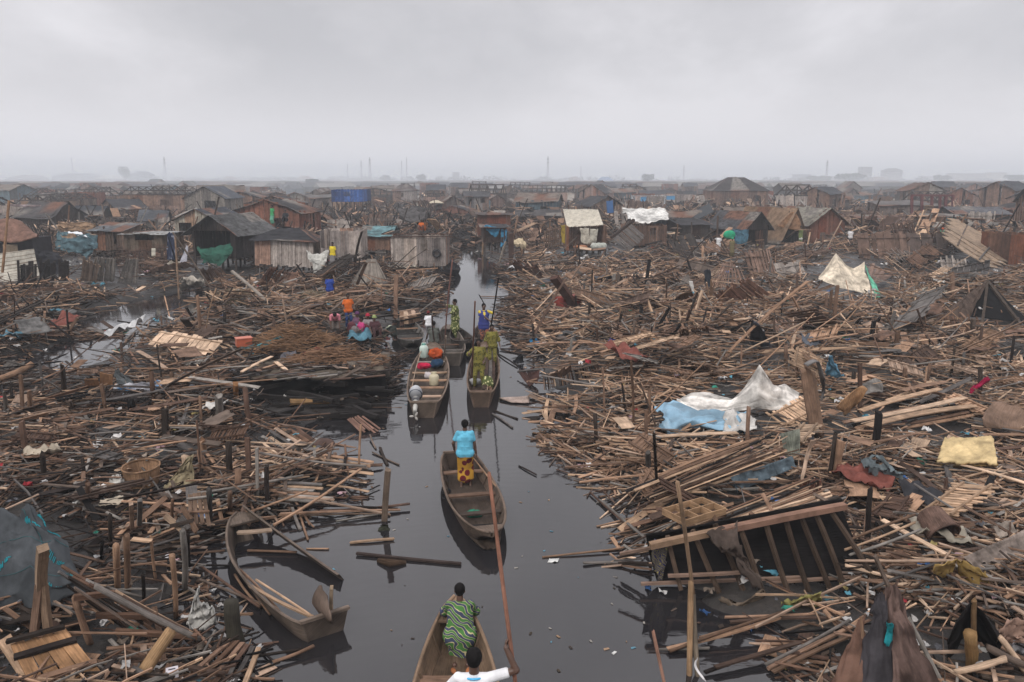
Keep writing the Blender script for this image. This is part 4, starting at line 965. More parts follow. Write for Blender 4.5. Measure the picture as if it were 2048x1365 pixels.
def strew(nc, y0, y1, cnt, Lm, wr, thick=None, K=4, S=1, bend=0, maxd=.1, bias=0, lift=(0, 1), spread=.9, pw=1.0, steep=.10, taper=0.0, fan_=.35):
    """clusters of pieces lying roughly side by side; returns arrays"""
    cx, cy = sample_land(nc, y0, y1, pw, maxd=maxd)
    gap = fbm(cx*.55+9, cy*.45+4, 55, 3); keep = RNG.random(len(cx)) < clear_at(cx, cy)*np.where(cy < 38, np.clip((gap-.28)*4.2, .22, 1), 1); cx, cy = cx[keep], cy[keep]
    n = len(cx); k = RNG.integers(cnt[0], cnt[1]+1, n)
    th = RNG.normal(0, .75, n)+np.where(RNG.random(n) < .25, PI/2, 0)
    I = np.repeat(np.arange(n), k); N = len(I)
    L = Lm[0]*(Lm[1]/Lm[0])**RNG.random(N)
    a = th[I]+RNG.normal(0, fan_, N)
    sp = spread*(.6+cy[I]/60)
    x = cx[I]+RNG.normal(0, 1, N)*sp; y = cy[I]+RNG.normal(0, 1, N)*sp
    ok = (wdist(x, y) < maxd+.25) & (RNG.random(N) < clear_at(x, y)+.05)
    for qx, qy, r in NOGO: ok &= (x-qx)**2+(y-qy)**2 > (r+.2)**2
    I, L, a, x, y = I[ok], L[ok], a[ok], x[ok], y[ok]; N = len(I)
    dx, dy = np.cos(a)*L/2, np.sin(a)*L/2
    # shorten what would reach far into the channel
    for _ in range(3):
        far = np.maximum(wdist(x+dx, y+dy), wdist(x-dx, y-dy)) > .75
        dx = np.where(far, dx*.6, dx); dy = np.where(far, dy*.6, dy)
    ph = pile_h(x, y); u = RNG.uniform(lift[0], lift[1], N)
    z = np.maximum(mud_z(x, y), -.03)+.03+ph*u
    tz = RNG.normal(0, steep, N)*np.hypot(dx, dy)
    zz = np.maximum(mud_z(x+dx, y+dy), mud_z(x-dx, y-dy))
    P0 = np.stack([x-dx, y-dy, z-tz], 1); P1 = np.stack([x+dx, y+dy, z+tz], 1)
    P0[:, 2] = np.maximum(P0[:, 2], -.05); P1[:, 2] = np.maximum(P1[:, 2], -.05)
    w = RNG.uniform(wr[0], wr[1], N)
    h = w*RNG.uniform(.7, 1.1, N) if thick is None else RNG.uniform(thick[0], thick[1], N)
    tone = bright_at(x, y)+bias+.22*(u-.5)
    wet = sstep(.08, -.02, np.minimum(P0[:, 2], P1[:, 2]))
    return P0, P1, w, h, tone-.12*wet
def stuff(name, parts, mat, kw):
    mb = MB()
    for (P0, P1, w, h, tone), k2 in parts:
        mb.beams(P0, P1, w, h, pick(len(w), tone), **k2)
    return tag(mb.build(name, mat), kind='stuff')
D_ = 1.0
NEARW = [
  (strew(int(1500*D_), 9, 36, (6, 20), (.4, 1.9), (.025, .09), (.012, .025), steep=.13, fan_=.2, spread=.7), dict(S=2, bend=.014, roll=0)),
  (strew(int(1300*D_), 9, 36, (8, 26), (.5, 2.4), (.014, .034), None, steep=.14, bias=.06, fan_=.22, spread=.65), dict(S=2, bend=.02)),
  (strew(int(700*D_), 9, 36, (6, 20), (.08, .45), (.015, .09), (.008, .02), steep=.5, spread=.5), dict()),
  (strew(int(160*D_), 9, 36, (6, 14), (.3, .9), (.15, .45), (.01, .02), steep=.25, bias=-.05), dict()),
]
MIDW = [
  (strew(int(2900*D_), 33, 90, (6, 16), (.5, 2.3), (.03, .105), (.02, .035), steep=.17, lift=(0, 1.2), fan_=.25), dict(S=1)),
  (strew(int(1500*D_), 33, 90, (8, 18), (.8, 3.0), (.03, .06), None, steep=.26, lift=(0, 1.5), bias=.04, fan_=.28), dict(S=1)),
  (strew(int(260*D_), 33, 90, (3, 8), (.5, 1.7), (.04, .10), None, steep=.9, lift=(.2, 1.2), bias=-.1, fan_=1.5), dict(S=1)),
  (strew(int(600*D_), 33, 90, (3, 7), (.3, 1.1), (.12, .5), (.02, .04), steep=.4, lift=(.2, 1.4), bias=-.02), dict(S=1)),
]
FARW = [
  (strew(int(2300*D_), 80, 320, (4, 12), (1.2, 4.5), (.08, .3), (.05, .12), steep=.35, lift=(0, 2.2), spread=1.4, bias=-.14), dict(S=1)),
  (strew(int(900*D_), 70, 420, (3, 8), (.9, 2.4), (.07, .15), None, steep=1.2, lift=(.5, 3), spread=2.0, bias=-.2, fan_=1.5), dict(S=1)),
  (strew(int(1100*D_), 80, 320, (3, 8), (.8, 2.6), (.5, 1.6), (.04, .08), steep=.5, lift=(.3, 3), spread=1.4, bias=-.05), dict(S=1)),
]
stuff("wood_debris", NEARW, M_WOOD, None)
stuff("plank_wreckage", MIDW, M_WOOD, None)
stuff("distant_wreckage", FARW, M_WOODF, None)
# crumpled litter: rags, bags, scraps of plastic
def litter(n, y0, y1, size, name):
    x, y = sample_land(n, y0, y1, maxd=.3); n = len(x)
    cols = np.array([(.55, .54, .53), (.42, .40, .38), (.62, .60, .58), (.05, .12, .28), (.35, .04, .05), (.04, .22, .16), (.30, .24, .10), (.10, .10, .11), (.25, .20, .16), (.10, .28, .36), (.45, .30, .33)])
    pr = np.array([.17, .14, .12, .03, .03, .03, .05, .16, .19, .04, .04]); ci = RNG.choice(len(cols), n, p=pr/pr.sum())
    z = np.maximum(mud_z(x, y), 0)+pile_h(x, y)*RNG.uniform(.5, 1.1, n)+.03
    m = 4; g = np.linspace(-.5, .5, m); gx, gy = np.meshgrid(g, g, indexing='ij')
    s = size*RNG.uniform(.35, 1.2, n)*(.7+y/45); a = RNG.uniform(0, 2*PI, n); asp = RNG.uniform(.4, 1, n)
    lx = (gx[None]+RNG.normal(0, .12, (n, m, m)))*s[:, None, None]; ly = (gy[None]+RNG.normal(0, .12, (n, m, m)))*(s*asp)[:, None, None]
    X = x[:, None, None]+lx*np.cos(a)[:, None, None]-ly*np.sin(a)[:, None, None]
    Y = y[:, None, None]+lx*np.sin(a)[:, None, None]+ly*np.cos(a)[:, None, None]
    Z = z[:, None, None]+RNG.normal(0, .16, (n, m, m))*s[:, None, None]
    idx = np.arange(m*m).reshape(m, m); q = np.stack([idx[:-1, :-1], idx[1:, :-1], idx[1:, 1:], idx[:-1, 1:]], -1).reshape(-1, 4)
    q = (np.arange(n)[:, None, None]*m*m+q[None]).reshape(-1, 4)
    mb = MB(); mb.add(np.stack([X, Y, Z], -1).reshape(-1, 3), [q], np.repeat(cols[ci]*RNG.uniform(.7, 1.1, (n, 1)), m*m, axis=0))
    return tag(mb.build(name, M_CLOTH), kind='stuff')
litter(1100, 9, 36, .17, "litter"); litter(1500, 34, 120, .22, "scattered_rubbish")
# ================================================================ right bank, near
CRM, WHT, LBL = (.50, .45, .37), (.60, .57, .53), (.18, .31, .41)
def dirtcol(c, seed, lo=.6):
    return lambda U, V: A(*c)*(lo+(1.25-lo)*sstep(.3, .62, fbm(U*6+seed, V*6, seed, 5)))[..., None]
WT = [(1355, 798, .75), (1385, 784, .8), (1420, 782, .85), (1468, 795, .75), (1497, 762, 1.3), (1521, 727, 1.95), (1545, 765, 1.3), (1570, 768, 1.1), (1598, 785, .8)]
WB = [(1358, 806, .68), (1378, 820, .6), (1405, 833, .5), (1450, 824, .55), (1490, 820, .6), (1520, 819, .62), (1548, 821, .6), (1575, 822, .58), (1597, 823, .58)]
WM = [((a[0]+b[0])/2, (a[1]+b[1])/2-2, (a[2]+b[2])/2+.04) for a, b in zip(WT, WB)]
drape('tarpaulin', 'large dirty white tarpaulin pulled up to a peak over the debris', 'tarpaulin', [WT, WM, WB], WHT, .10, 50, 90, colfn=dirtcol(WHT, 3, .62), seed=3, freq=6, lin=True)
drape('tarpaulin', 'crumpled light blue plastic tarpaulin hanging below the big white one', 'tarpaulin',
      [[(1312, 812, .75), (1345, 798, .85), (1400, 815, .7), (1450, 822, .65), (1500, 818, .7)],
       [(1330, 835, .7), (1352, 835, .7), (1400, 838, .6), (1450, 838, .6), (1480, 842, .6)],
       [(1318, 850, .5), (1345, 884, .15), (1380, 852, .4), (1440, 862, .45), (1502, 862, .45)]], LBL, .16, 60, 30, colfn=dirtcol(LBL, 5, .7), seed=8, freq=7, mat=M_PLAST)
CT = [(1637, 553), (1655, 530), (1671, 507), (1690, 529), (1706, 537), (1727, 523)]; CB = [(1638, 557), (1665, 567), (1690, 575), (1712, 583), (1733, 589), (1752, 595)]
drape('tarpaulin', 'cream tarpaulin stretched between two peaks in the middle of the wreckage', 'tarpaulin',
      [[(x, y, 'b', 596) for x, y in CT], [((a[0]+b[0])/2, (a[1]+b[1])/2+3, 'b', 601) for a, b in zip(CT, CB)], [(x, y, 'b', 604) for x, y in CB]], CRM, .16, 40, 60, colfn=dirtcol((.60, .52, .41), 6, .8), seed=5, freq=3.5, lin=True)
drape('tarpaulin', 'strip of mint green sheeting beside the cream two peaked tarpaulin', 'tarpaulin',
      [[(1729, 528, 'b', 598), (1733, 540, 'b', 598)], [(1741, 562, 'b', 601), (1756, 578, 'b', 601)], [(1752, 594, 'b', 604), (1775, 609, 'b', 606)]], (.16, .50, .34), .1, 24, 12, seed=6, lin=True)
# foam mattress
r = thing('mattress', 'worn yellow foam mattress lying on the planks', 'mattress', P(1934, 930, .45))
mb = MB(); o_ = P(1934, 930, .45)
def fo(U, V):
    th_ = .13; a = [P(1888, 878, .75), P(1986, 876, .8), P(1994, 928, .5), P(1873, 926, .45)]
    X = ((1-U)*(1-V))[..., None]*a[0]+(U*(1-V))[..., None]*a[1]+(U*V)[..., None]*a[2]+((1-U)*V)[..., None]*a[3]-o_
    X = X+A(0, -.3, .5)*(.04*np.sin(PI*U)*np.sin(PI*V))[..., None]+(fbm(U*11, V*8, 2, 4)[..., None]-.5)*.10
    return X[..., 0], X[..., 1], X[..., 2]
mb.sheet(fo, 40, 26, .07, colfn=lambda U, V: A(.46, .345, .18)*(.55+.85*fbm(U*9, V*7, 4, 5))[..., None]+A(.06, .05, .03)); mb.build('foam', M_CLOTH, r)
mb = MB(); mb.tube([P(1872, 927, .4)-o_, P(1930, 931, .38)-o_, P(1994, 930, .42)-o_], .045, 6, (.33, .22, .09)); mb.build('torn_edge', M_CLOTH, r)
# leaning split trunk board with metal cap
r = thing('leaning_board', 'thick split reddish wooden board standing tilted behind the white tarpaulin', 'board', P(1640, 868, .3))
o_ = P(1640, 868, .3)
for i, (x0, x1, yy, z0) in enumerate([(1600, 1612, 738, 2.0), (1608, 1622, 734, 2.1), (1618, 1630, 748, 1.9)]):
    mb = MB(); mb.beams(P(1628+i*7, 872-i, .2)-o_, P((x0+x1)/2, yy, z0-.12*i)-o_, .16, .10, A(.20, .125, .085)*(1-.15*i), S=6, bend=.01, taper=.1, jag=.12); mb.build('split_plank', M_WOOD, r)
mb = MB(); mb.sheet(lambda U, V: ((U-.5)*.5+P(1622, 738, 2.0)[0]-o_[0]+.1, V*.3-.15+P(1622, 738, 2.0)[1]-o_[1], 1.80+.12*np.sin(U*3)-.45*np.maximum(U-.6, 0)*2.2*1), 10, 6, .02, (.16, .15, .145)); mb.build('metal_cap', M_METAL, r)
drape('cloth_strip', 'dangling twisted grey metal strip beside the tilted board', 'strip', [[(1636, 742, 1.9), (1648, 752, 1.8)], [(1643, 775, 1.3), (1650, 780, 1.2)], [(1642, 800, .9), (1645, 800, .9)]], (.15, .145, .145), .04, 16, 4, seed=9, mat=M_METAL)
drape('cloth', 'pale blue rag knotted on a stick', 'rag', [[(1656, 712, 1.5), (1664, 712, 1.5)], [(1655, 732, 1.1), (1676, 735, 1.1)], [(1652, 746, .8), (1688, 752, .8)]], (.13, .28, .40), .12, 16, 12, seed=10)
drape('cloth', 'grey blue torn cloth with a dark hole caught on a diagonal plank', 'cloth', [[(1722, 912, .9), (1752, 908, .9), (1775, 930, .8)], [(1735, 930, .8), (1765, 935, .7), (1808, 948, .6)], [(1745, 942, .6), (1775, 962, .3), (1800, 966, .3)]], (.13, .155, .165), .14, 26, 20, seed=11, holes=lambda u, v: (u-.25)**2*3+(v-.45)**2 > .03)
drape('cloth', 'magenta cloth rolled on a slanting stick', 'cloth', [[(1938, 778, .8), (1975, 752, 1.1)], [(1942, 782, .75), (1980, 757, 1.05)], [(1940, 786, .7), (1978, 762, .95)]], (.28, .012, .05), .07, 18, 8, seed=12)
# layered plank slabs
slats('plank_slab', 'broad grey brown slab of overlapping planks right of the tilted board', 'panel', [(1702, 838, .55), (1740, 866, .3), (1945, 832, .45), (1935, 792, .65)], 8, tone=.50, th=.035, gap=-.25, jag=.35, warp=.05, S=4, rails=())
for i, (q0, q1, w_, tn) in enumerate([((1705, 842, .6), (1930, 795, .75), .22, .52), ((1720, 822, .7), (1880, 778, .9), .2, .72), ((1736, 852, .55), (1950, 812, .62), .26, .48), ((1610, 712, .7), (1800, 700, .8), .22, .85), ((1740, 728, .7), (1860, 745, .6), .2, .8), ((1700, 765, .7), (1745, 752, .7), .3, .6)]):
    beamobj('board', ['lower broad board of the grey brown plank slab', 'pale curved batten arching over the plank slab', 'wide front board of the grey brown plank slab', 'long pale tan board upslope of the pale blue rag', 'tan board below the long pale tan one', 'short broad board above the plank slab'][i], 'board', q0, q1, w_, .03, tone=tn, S=6, bend=.012)
drape('plywood_sheet', 'split tan plywood piece standing up by the plank slab', 'plywood sheet', [[(1670, 815, .9), (1715, 775, 1.3), (1735, 780, 1.2)], [(1685, 825, .6), (1712, 805, .8), (1722, 800, .9)], [(1690, 832, .4), (1700, 820, .5), (1705, 815, .6)]], (.40, .235, .125), .05, 16, 12, M_WOOD, .012, 13)
drape('plywood_sheet', 'round edged grey sheet behind the split tan plywood', 'sheet', [[(1722, 770, .9), (1745, 757, 1.0), (1765, 762, .9)], [(1725, 790, .7), (1750, 785, .7), (1768, 785, .6)]], (.18, .165, .15), .05, 14, 10, M_METAL, .01, 14)
drape('plywood_sheet', 'warped brown plywood sheet at the picture edge upslope of the mattress', 'plywood sheet', [[(1990, 800, 1.0), (2030, 812, .9), (2075, 830, .8)], [(1965, 835, .8), (2015, 848, .6), (2070, 862, .5)], [(1985, 862, .4), (2030, 872, .3), (2065, 874, .3)]], (.19, .125, .09), .07, 24, 18, M_WOOD, .015, 15)
beamobj('board', 'flat board edging the warped brown plywood sheet', 'board', (1982, 858, .5), (2048, 872, .4), .25, .03, tone=.5)
# slatted panels at the bank
slats('slatted_panel', 'brown slatted panel with a dark top rail tipped at the bank', 'panel', [(1086, 752, .55), (1130, 768, .1), (1204, 745, .35), (1195, 727, .75)][0:1]+[(1195, 727, .75), (1204, 750, .25), (1088, 780, .1)], 40, tone=.42, rails=(.03,), th=.02, gap=.35, jag=.02, railw=.06)
slats('door_panel', 'plain brown board leaning behind the slatted panel', 'panel', [(1102, 748, .9), (1140, 735, .9), (1142, 745, .6), (1104, 760, .6)], 3, tone=.5)
# corrugated slab + crates + floor panel
slats('plank_slab', 'long bundle of grey planks slanting down to the water above the collapsed hut', 'panel', [(1285, 990, .5), (1300, 1012, .3), (1590, 905, .85), (1530, 868, 1.0)], 11, tone=.52, th=.03, gap=-.15, jag=.5, warp=.06, S=6, rails=())
slats('plank_slab', 'second layer of brown planks lying under the long grey plank bundle', 'panel', [(1270, 960, .5), (1330, 1005, .2), (1560, 925, .6), (1480, 880, .8)], 12, tone=.62, th=.03, gap=.0, jag=.5, warp=.08, S=6, rails=())
corr('corrugated_sheet', 'faded blue grey corrugated sheet beneath the long plank bundle', 'corrugated sheet', [(1460, 955, .5), (1585, 912, .7), (1592, 935, .45), (1475, 985, .2)], (.12, .16, .19), 9, .03)
corr('corrugated_sheet', 'greenish corrugated sheet standing on edge under the tilted board', 'corrugated sheet', [(1560, 868, .9), (1600, 858, 1.0), (1600, 925, .3), (1575, 935, .2)], (.20, .21, .17), 7, .02)
r = slats('deck_section', 'light brown plank floor section of the collapsed hut', 'floor section', [(1400, 1042, .95), (1420, 1075, .75), (1640, 1000, 1.0), (1615, 955, 1.15)], 12, tone=.72, th=.03, gap=.03, jag=.22, warp=.015, S=4, rails=(.1, .55))
slats('deck_section', 'pale plank section below the dangling bark strip', 'floor section', [(1470, 1040, .9), (1500, 1060, .8), (1680, 1000, .95), (1650, 985, 1.0)], 7, tone=.75, th=.03, gap=.05, jag=.2)
# open crate
r = thing('crate', 'open light wooden crate with crossed dividers on the edge of the collapsed hut', 'crate', P(1388, 1030, .95), .55)
for (x0, y0, x1, y1, nm) in [(-.5, -.3, .5, -.3, 'side_board'), (-.5, .3, .5, .3, 'side_board'), (-.5, -.3, -.5, .3, 'end_board'), (.5, -.3, .5, .3, 'end_board'), (-.5, 0, .5, 0, 'divider'), (-.17, -.3, -.17, .3, 'divider'), (.17, -.3, .17, .3, 'divider')]:
    mb = MB(); mb.beams((x0, y0, .07), (x1, y1, .07), .022, .12, (.34, .215, .125), S=2, bend=.004); mb.build(nm, M_WOOD, r)
slats('deck_section', 'tan board floor below the open crate', 'floor section', [(1340, 1050, .7), (1360, 1085, .5), (1500, 1045, .75), (1450, 1010, .95)], 6, tone=.8, th=.03, gap=.1, jag=.15)
# collapsed hut: dark void with rafters
r = thing('collapsed_hut', 'collapsed hut tipped over the water showing its dark inside behind slanting rafters', 'hut', P(1470, 1180, 0)); o_ = P(1470, 1180, 0)
ra = [(1335, 1072, 1.0), (1385, 1060, 1.1), (1430, 1048, 1.15), (1480, 1055, 1.2), (1530, 1042, 1.25), (1570, 1035, 1.25), (1600, 1028, 1.25), (1628, 1020, 1.3), (1660, 1020, 1.3)]
rb = [(1362, 1180, .05), (1440, 1190, .05), (1492, 1195, .05), (1530, 1200, .05), (1580, 1196, .05), (1620, 1190, .05), (1662, 1182, .05), (1690, 1180, .1), (1766, 1190, .1)]
for a, b in zip(ra, rb):
    mb = MB(); mb.beams(P(*a)-o_, P(*b)-o_, .075, .06, A(.085, .058, .042)*random.uniform(.6, 1.4), S=4, bend=.008); mb.build('rafter', M_WOOD, r)
mb = MB(); mb.beams(P(1300, 1092, .95)-o_, P(1500, 1050, 1.2)-o_, .12, .10, (.26, .17, .11), S=6, bend=.01); mb.build('ridge_beam', M_WOOD, r)
mb = MB(); mb.beams(P(1440, 1062, 1.2)-o_, P(1690, 1012, 1.35)-o_, .13, .10, (.24, .14, .10), S=6, bend=.01); mb.build('ridge_beam', M_WOOD, r)
for q0, q1 in (((1282, 1168, .15), (1600, 1155, .2)), ((1336, 1152, .4), (1485, 1145, .5)), ((1500, 1168, .12), (1760, 1150, .25)), ((1240, 1108, .55), (1330, 1090, .8))):
    mb = MB(); mb.beams(P(*q0)-o_, P(*q1)-o_, .06, .045, (.24, .16, .12), S=5, bend=.006); mb.build('batten', M_WOOD, r)
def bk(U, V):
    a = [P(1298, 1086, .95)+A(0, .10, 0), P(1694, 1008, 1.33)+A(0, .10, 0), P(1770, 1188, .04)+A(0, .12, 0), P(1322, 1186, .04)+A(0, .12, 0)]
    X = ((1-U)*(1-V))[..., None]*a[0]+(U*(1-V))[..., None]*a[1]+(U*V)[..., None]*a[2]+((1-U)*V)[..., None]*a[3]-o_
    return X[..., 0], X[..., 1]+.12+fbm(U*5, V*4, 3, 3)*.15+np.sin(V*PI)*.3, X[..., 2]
mb = MB(); mb.sheet(bk, 30, 12, .03, (.009, .0075, .0075)); mb.build('void_shade', M_BURNT_SHADE, r)  # near-black sheet added behind the rafters, paints the hut's unlit void
drape('tarpaulin', 'brown netting draped over the middle rafters of the collapsed hut', 'netting', [[(1415, 1062, 1.25), (1475, 1050, 1.3)], [(1440, 1095, 1.0), (1482, 1085, 1.1)], [(1470, 1115, .8), (1500, 1125, .7)], [(1505, 1165, .35), (1530, 1180, .3)]], (.085, .065, .055), .12, 26, 14, seed=21)
drape('tarpaulin', 'torn brown sheet hooked at the foot of the slanting rafters', 'sheet', [[(1440, 1195, .2), (1480, 1205, .15), (1525, 1178, .4)], [(1445, 1203, .1), (1485, 1212, .08), (1530, 1190, .2)]], (.13, .10, .075), .1, 16, 8, seed=22)
drape('cloth', 'blue and yellow patterned cloth hanging at the corner of the collapsed hut', 'cloth', [[(1308, 1080, 1.0), (1332, 1078, 1.0)], [(1305, 1110, .7), (1334, 1105, .7)], [(1312, 1135, .4), (1328, 1135, .4)], [(1316, 1160, .15), (1323, 1160, .15)]], (.2, .17, .08), .09, 20, 10, seed=23, mat=cloth_mat('navy_yellow_print', (.03, .03, .09), (.40, .33, .10), (.1, .09, .08), 'wave', 9))
slats('slatted_panel', 'stack of dark stubby boards jutting at the water corner of the collapsed hut', 'panel', [(1238, 1110, .35), (1236, 1135, .1), (1300, 1150, .2), (1295, 1095, .6)], 7, tone=.3, jag=.15, warp=.05, rails=())
# yellow palm sheets, basket, corrugated
drape('bark_sheet', 'yellow brown curled sheet upright beside the grey corrugated sheet', 'sheet', [[(1865, 1135, .75), (1900, 1118, .9), (1915, 1115, .9)], [(1880, 1155, .4), (1895, 1150, .5), (1905, 1140, .6)]], (.33, .22, .08), .08, 14, 10, M_CLOTH, .01, 31)
drape('bark_sheet', 'long folded yellow brown sheet lying below the grey corrugated sheet', 'sheet', [[(1912, 1118, .9), (1950, 1135, .8), (1975, 1150, .7)], [(1920, 1150, .5), (1955, 1165, .5), (1992, 1188, .3)], [(1915, 1172, .2), (1950, 1185, .2), (1990, 1195, .2)]], (.30, .20, .07), .09, 20, 14, M_CLOTH, .01, 32)
drape('bark_sheet', 'crumpled lime yellow sheet at the foot of the rafters', 'sheet', [[(1560, 1205, .3), (1600, 1195, .4), (1640, 1180, .6)], [(1590, 1215, .1), (1620, 1215, .15), (1638, 1218, .1)]], (.30, .27, .10), .12, 18, 10, M_CLOTH, .01, 33)
corr('corrugated_sheet', 'grey brown corrugated sheet lying aslant at the picture edge', 'corrugated sheet', [(1925, 1115, .8), (2060, 1055, 1.0), (2085, 1090, .8), (1968, 1150, .5)], (.27, .22, .19), 14, .012)
corr('corrugated_sheet', 'small pale ribbed mat above the grey brown corrugated sheet', 'mat', [(1985, 1055, .7), (2020, 1040, .7), (2035, 1065, .6), (2000, 1078, .6)], (.30, .25, .21), 9, .012)
def basket(label, pos, rad, hgt, rz, tilt, col):
    r = thing('basket', label, 'basket', pos, rz); M = rotm(tilt, 0, 0)
    n = 30; mb = MB(); k = int(hgt/.035)
    def pr(z): return rad*(.80+.2*z/hgt)
    prof = [(pr(0)*.0+.001, 0)]+[(pr(hgt*i/k)+(.008 if i % 2 else -.004), hgt*i/k) for i in range(k+1)]+[(pr(hgt)-.035, hgt)]+[(pr(hgt*i/k)-.03, hgt*i/k) for i in range(k, 0, -1)]+[(.001, .04)]
    lathe('weave', prof, M_THATCH, col, r, n, M)
    a = np.linspace(0, 2*PI, 25); pts = np.stack([np.cos(a)*pr(hgt), np.sin(a)*pr(hgt), a*0+hgt], 1) @ M.T
    mb = MB(); mb.tube(pts, .022, 6, A(*col)*.8); mb.build('rim', M_THATCH, r)
    return r
basket('dark brown woven basket lying on its side on the debris', P(1858, 1028, .85), .30, .48, .2, R(118), (.15, .095, .075))
basket('upright tan woven basket standing among the rags', P(287, 975, .12), .40, .52, 0, R(3), (.33, .20, .12))
slats('wicker_box', 'small reddish wicker box front under the bark strip', 'panel', [(1600, 962, .9), (1645, 960, .9), (1643, 990, .5), (1602, 992, .5)], 12, col=(.18, .085, .06), gap=.2, jag=.02, th=.02)
drape('bark_strip', 'pale curling bark strip dangling in front of the reddish wicker box', 'strip', [[(1622, 880, 1.3), (1640, 875, 1.3)], [(1612, 905, 1.0), (1622, 900, 1.0)], [(1604, 940, .7), (1612, 940, .7)], [(1601, 960, .5), (1606, 960, .5)]], (.42, .30, .22), .03, 20, 5, M_WOOD, .012, 34)
# foreground right: draped dark cloths on posts
drape('tarpaulin', 'heavy dark brown cloth hung over a stub of post in the near corner', 'cloth', [[(1770, 1180, 1.6), (1788, 1174, 1.62), (1808, 1184, 1.5)], [(1772, 1225, 1.3), (1800, 1228, 1.35), (1822, 1240, 1.25)], [(1780, 1290, .9), (1815, 1300, .95), (1848, 1300, .85)], [(1775, 1400, .3), (1835, 1420, .3), (1900, 1400, .25)]], (.12, .08, .066), .12, 40, 40, colfn=dirtcol((.12, .08, .068), 41, .45), seed=41, freq=5)
drape('tarpaulin', 'dark grey tarpaulin falling in folds left of the heavy dark brown cloth', 'tarpaulin', [[(1756, 1190, 1.5), (1764, 1182, 1.55), (1774, 1184, 1.55)], [(1742, 1225, 1.25), (1762, 1228, 1.3), (1778, 1230, 1.3)], [(1725, 1290, .8), (1755, 1296, .9), (1786, 1296, .85)], [(1700, 1400, .25), (1745, 1410, .3), (1785, 1405, .3)]], (.05, .046, .05), .12, 34, 34, seed=46, freq=5)
drape('tarpaulin', 'reddish brown hide like sheet hanging at the water side of the near corner cloths', 'sheet', [[(1718, 1240, 1.0), (1728, 1236, 1.05)], [(1695, 1290, .7), (1730, 1290, .8)], [(1645, 1400, .2), (1722, 1400, .3)]], (.13, .075, .055), .09, 26, 16, seed=47, freq=5)
drape('cloth', 'strip of teal cloth showing in the folds of the heavy dark brown cloth', 'cloth', [[(1774, 1242, 1.28), (1784, 1244, 1.28)], [(1773, 1262, 1.15), (1788, 1265, 1.12)], [(1770, 1285, 1.02), (1780, 1290, .98)]], (.015, .17, .19), .05, 12, 6, seed=42)
beamobj('post', 'pale leaning stick in front of the heavy dark brown cloth', 'post', (1722, 1235, 1.1), (1728, 1345, .4), .045, tone=.5, K=6)
beamobj('pole', 'long tan pole slanting down right of the heavy dark brown cloth', 'pole', (1818, 1238, 1.15), (1890, 1380, .3), .06, tone=.75, K=8, taper=-.2)
beamobj('post', 'short square post stub rising out of the heavy dark brown cloth', 'post', (1750, 1112, 2.05), (1784, 1190, 1.45), .06, .04, tone=.5)
r = beamobj('bamboo_post', 'thick yellowish post wrapped with cord in the near corner', 'post', (1940, 1268, 1.1), (1943, 1345, .2), .16, None, col=(.33, .20, .09), K=10, smooth=True, S=5)
beamobj('post', 'slim yellowish post rising through the black hollow of the near corner', 'post', (1948, 1200, 1.5), (1952, 1330, .3), .07, None, col=(.24, .15, .08), K=8)
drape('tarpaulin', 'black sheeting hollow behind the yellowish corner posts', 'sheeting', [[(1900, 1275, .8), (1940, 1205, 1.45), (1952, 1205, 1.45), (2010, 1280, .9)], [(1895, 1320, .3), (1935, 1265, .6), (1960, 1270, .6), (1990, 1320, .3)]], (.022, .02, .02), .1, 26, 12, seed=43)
drape('plastic_bag', 'pinkish tan pleated sack bulging at the edge of the near corner', 'sack', [[(2000, 1268, .9), (2020, 1240, 1.1), (2065, 1238, 1.1)], [(2008, 1285, .6), (2035, 1280, .7), (2070, 1290, .6)]], (.40, .26, .20), .1, 20, 12, seed=44)
drape('plastic_bag', 'torn silvery plastic below the pinkish tan sack', 'plastic', [[(2025, 1268, .8), (2060, 1260, .8)], [(2030, 1300, .4), (2065, 1300, .4)]], (.45, .45, .47), .1, 14, 10, seed=45, mat=M_PLAST)
for i, (a, b, w_) in enumerate([((1910, 1345, .6), (2010, 1318, .8), .09), ((1975, 1295, .9), (2060, 1335, .6), .10), ((2000, 1275, 1.0), (2050, 1345, .5), .08), ((1960, 1350, .5), (2070, 1365, .5), .11)]):
    beamobj('log', ['tan log lying across the near corner behind the wrapped post', 'greyish log pointing down to the picture corner', 'forked dark branch under the pinkish tan sack', 'lowest log in the near right corner'][i], 'log', a, b, w_, tone=.55, K=8, S=6, bend=.02, smooth=True)
# tall poles in the water
beamobj('pole', 'tall bare bamboo pole standing in the water by the collapsed hut', 'pole', (1355, 965, 2.9), (1388, 1200, .6), .06, None, col=(.30, .20, .13), K=8, S=6, bend=.008, smooth=True)
beamobj('pole', 'thick peeled pole standing beside the tall bare bamboo pole', 'pole', (1382, 1165, 1.15), (1378, 1400, -.3), .085, None, col=(.29, .185, .105), K=8, S=6, bend=.006, smooth=True)
beamobj('pole', 'dark lower pole tied with white string in the water', 'pole', (1386, 1190, .9), (1398, 1390, -.2), .075, None, col=(.15, .12, .09), K=8, S=6, smooth=True)
beamobj('string', 'tangle of white string round the dark lower pole', 'string', (1394, 1318, .3), (1409, 1360, .12), .035, None, col=(.6, .58, .58), K=5, S=8, bend=.2)
beamobj('pole', 'thin red brown pole leaning out of the water left of the tall poles', 'pole', (1306, 1262, .55), (1336, 1400, -.1), .05, None, col=(.22, .12, .085), K=8)
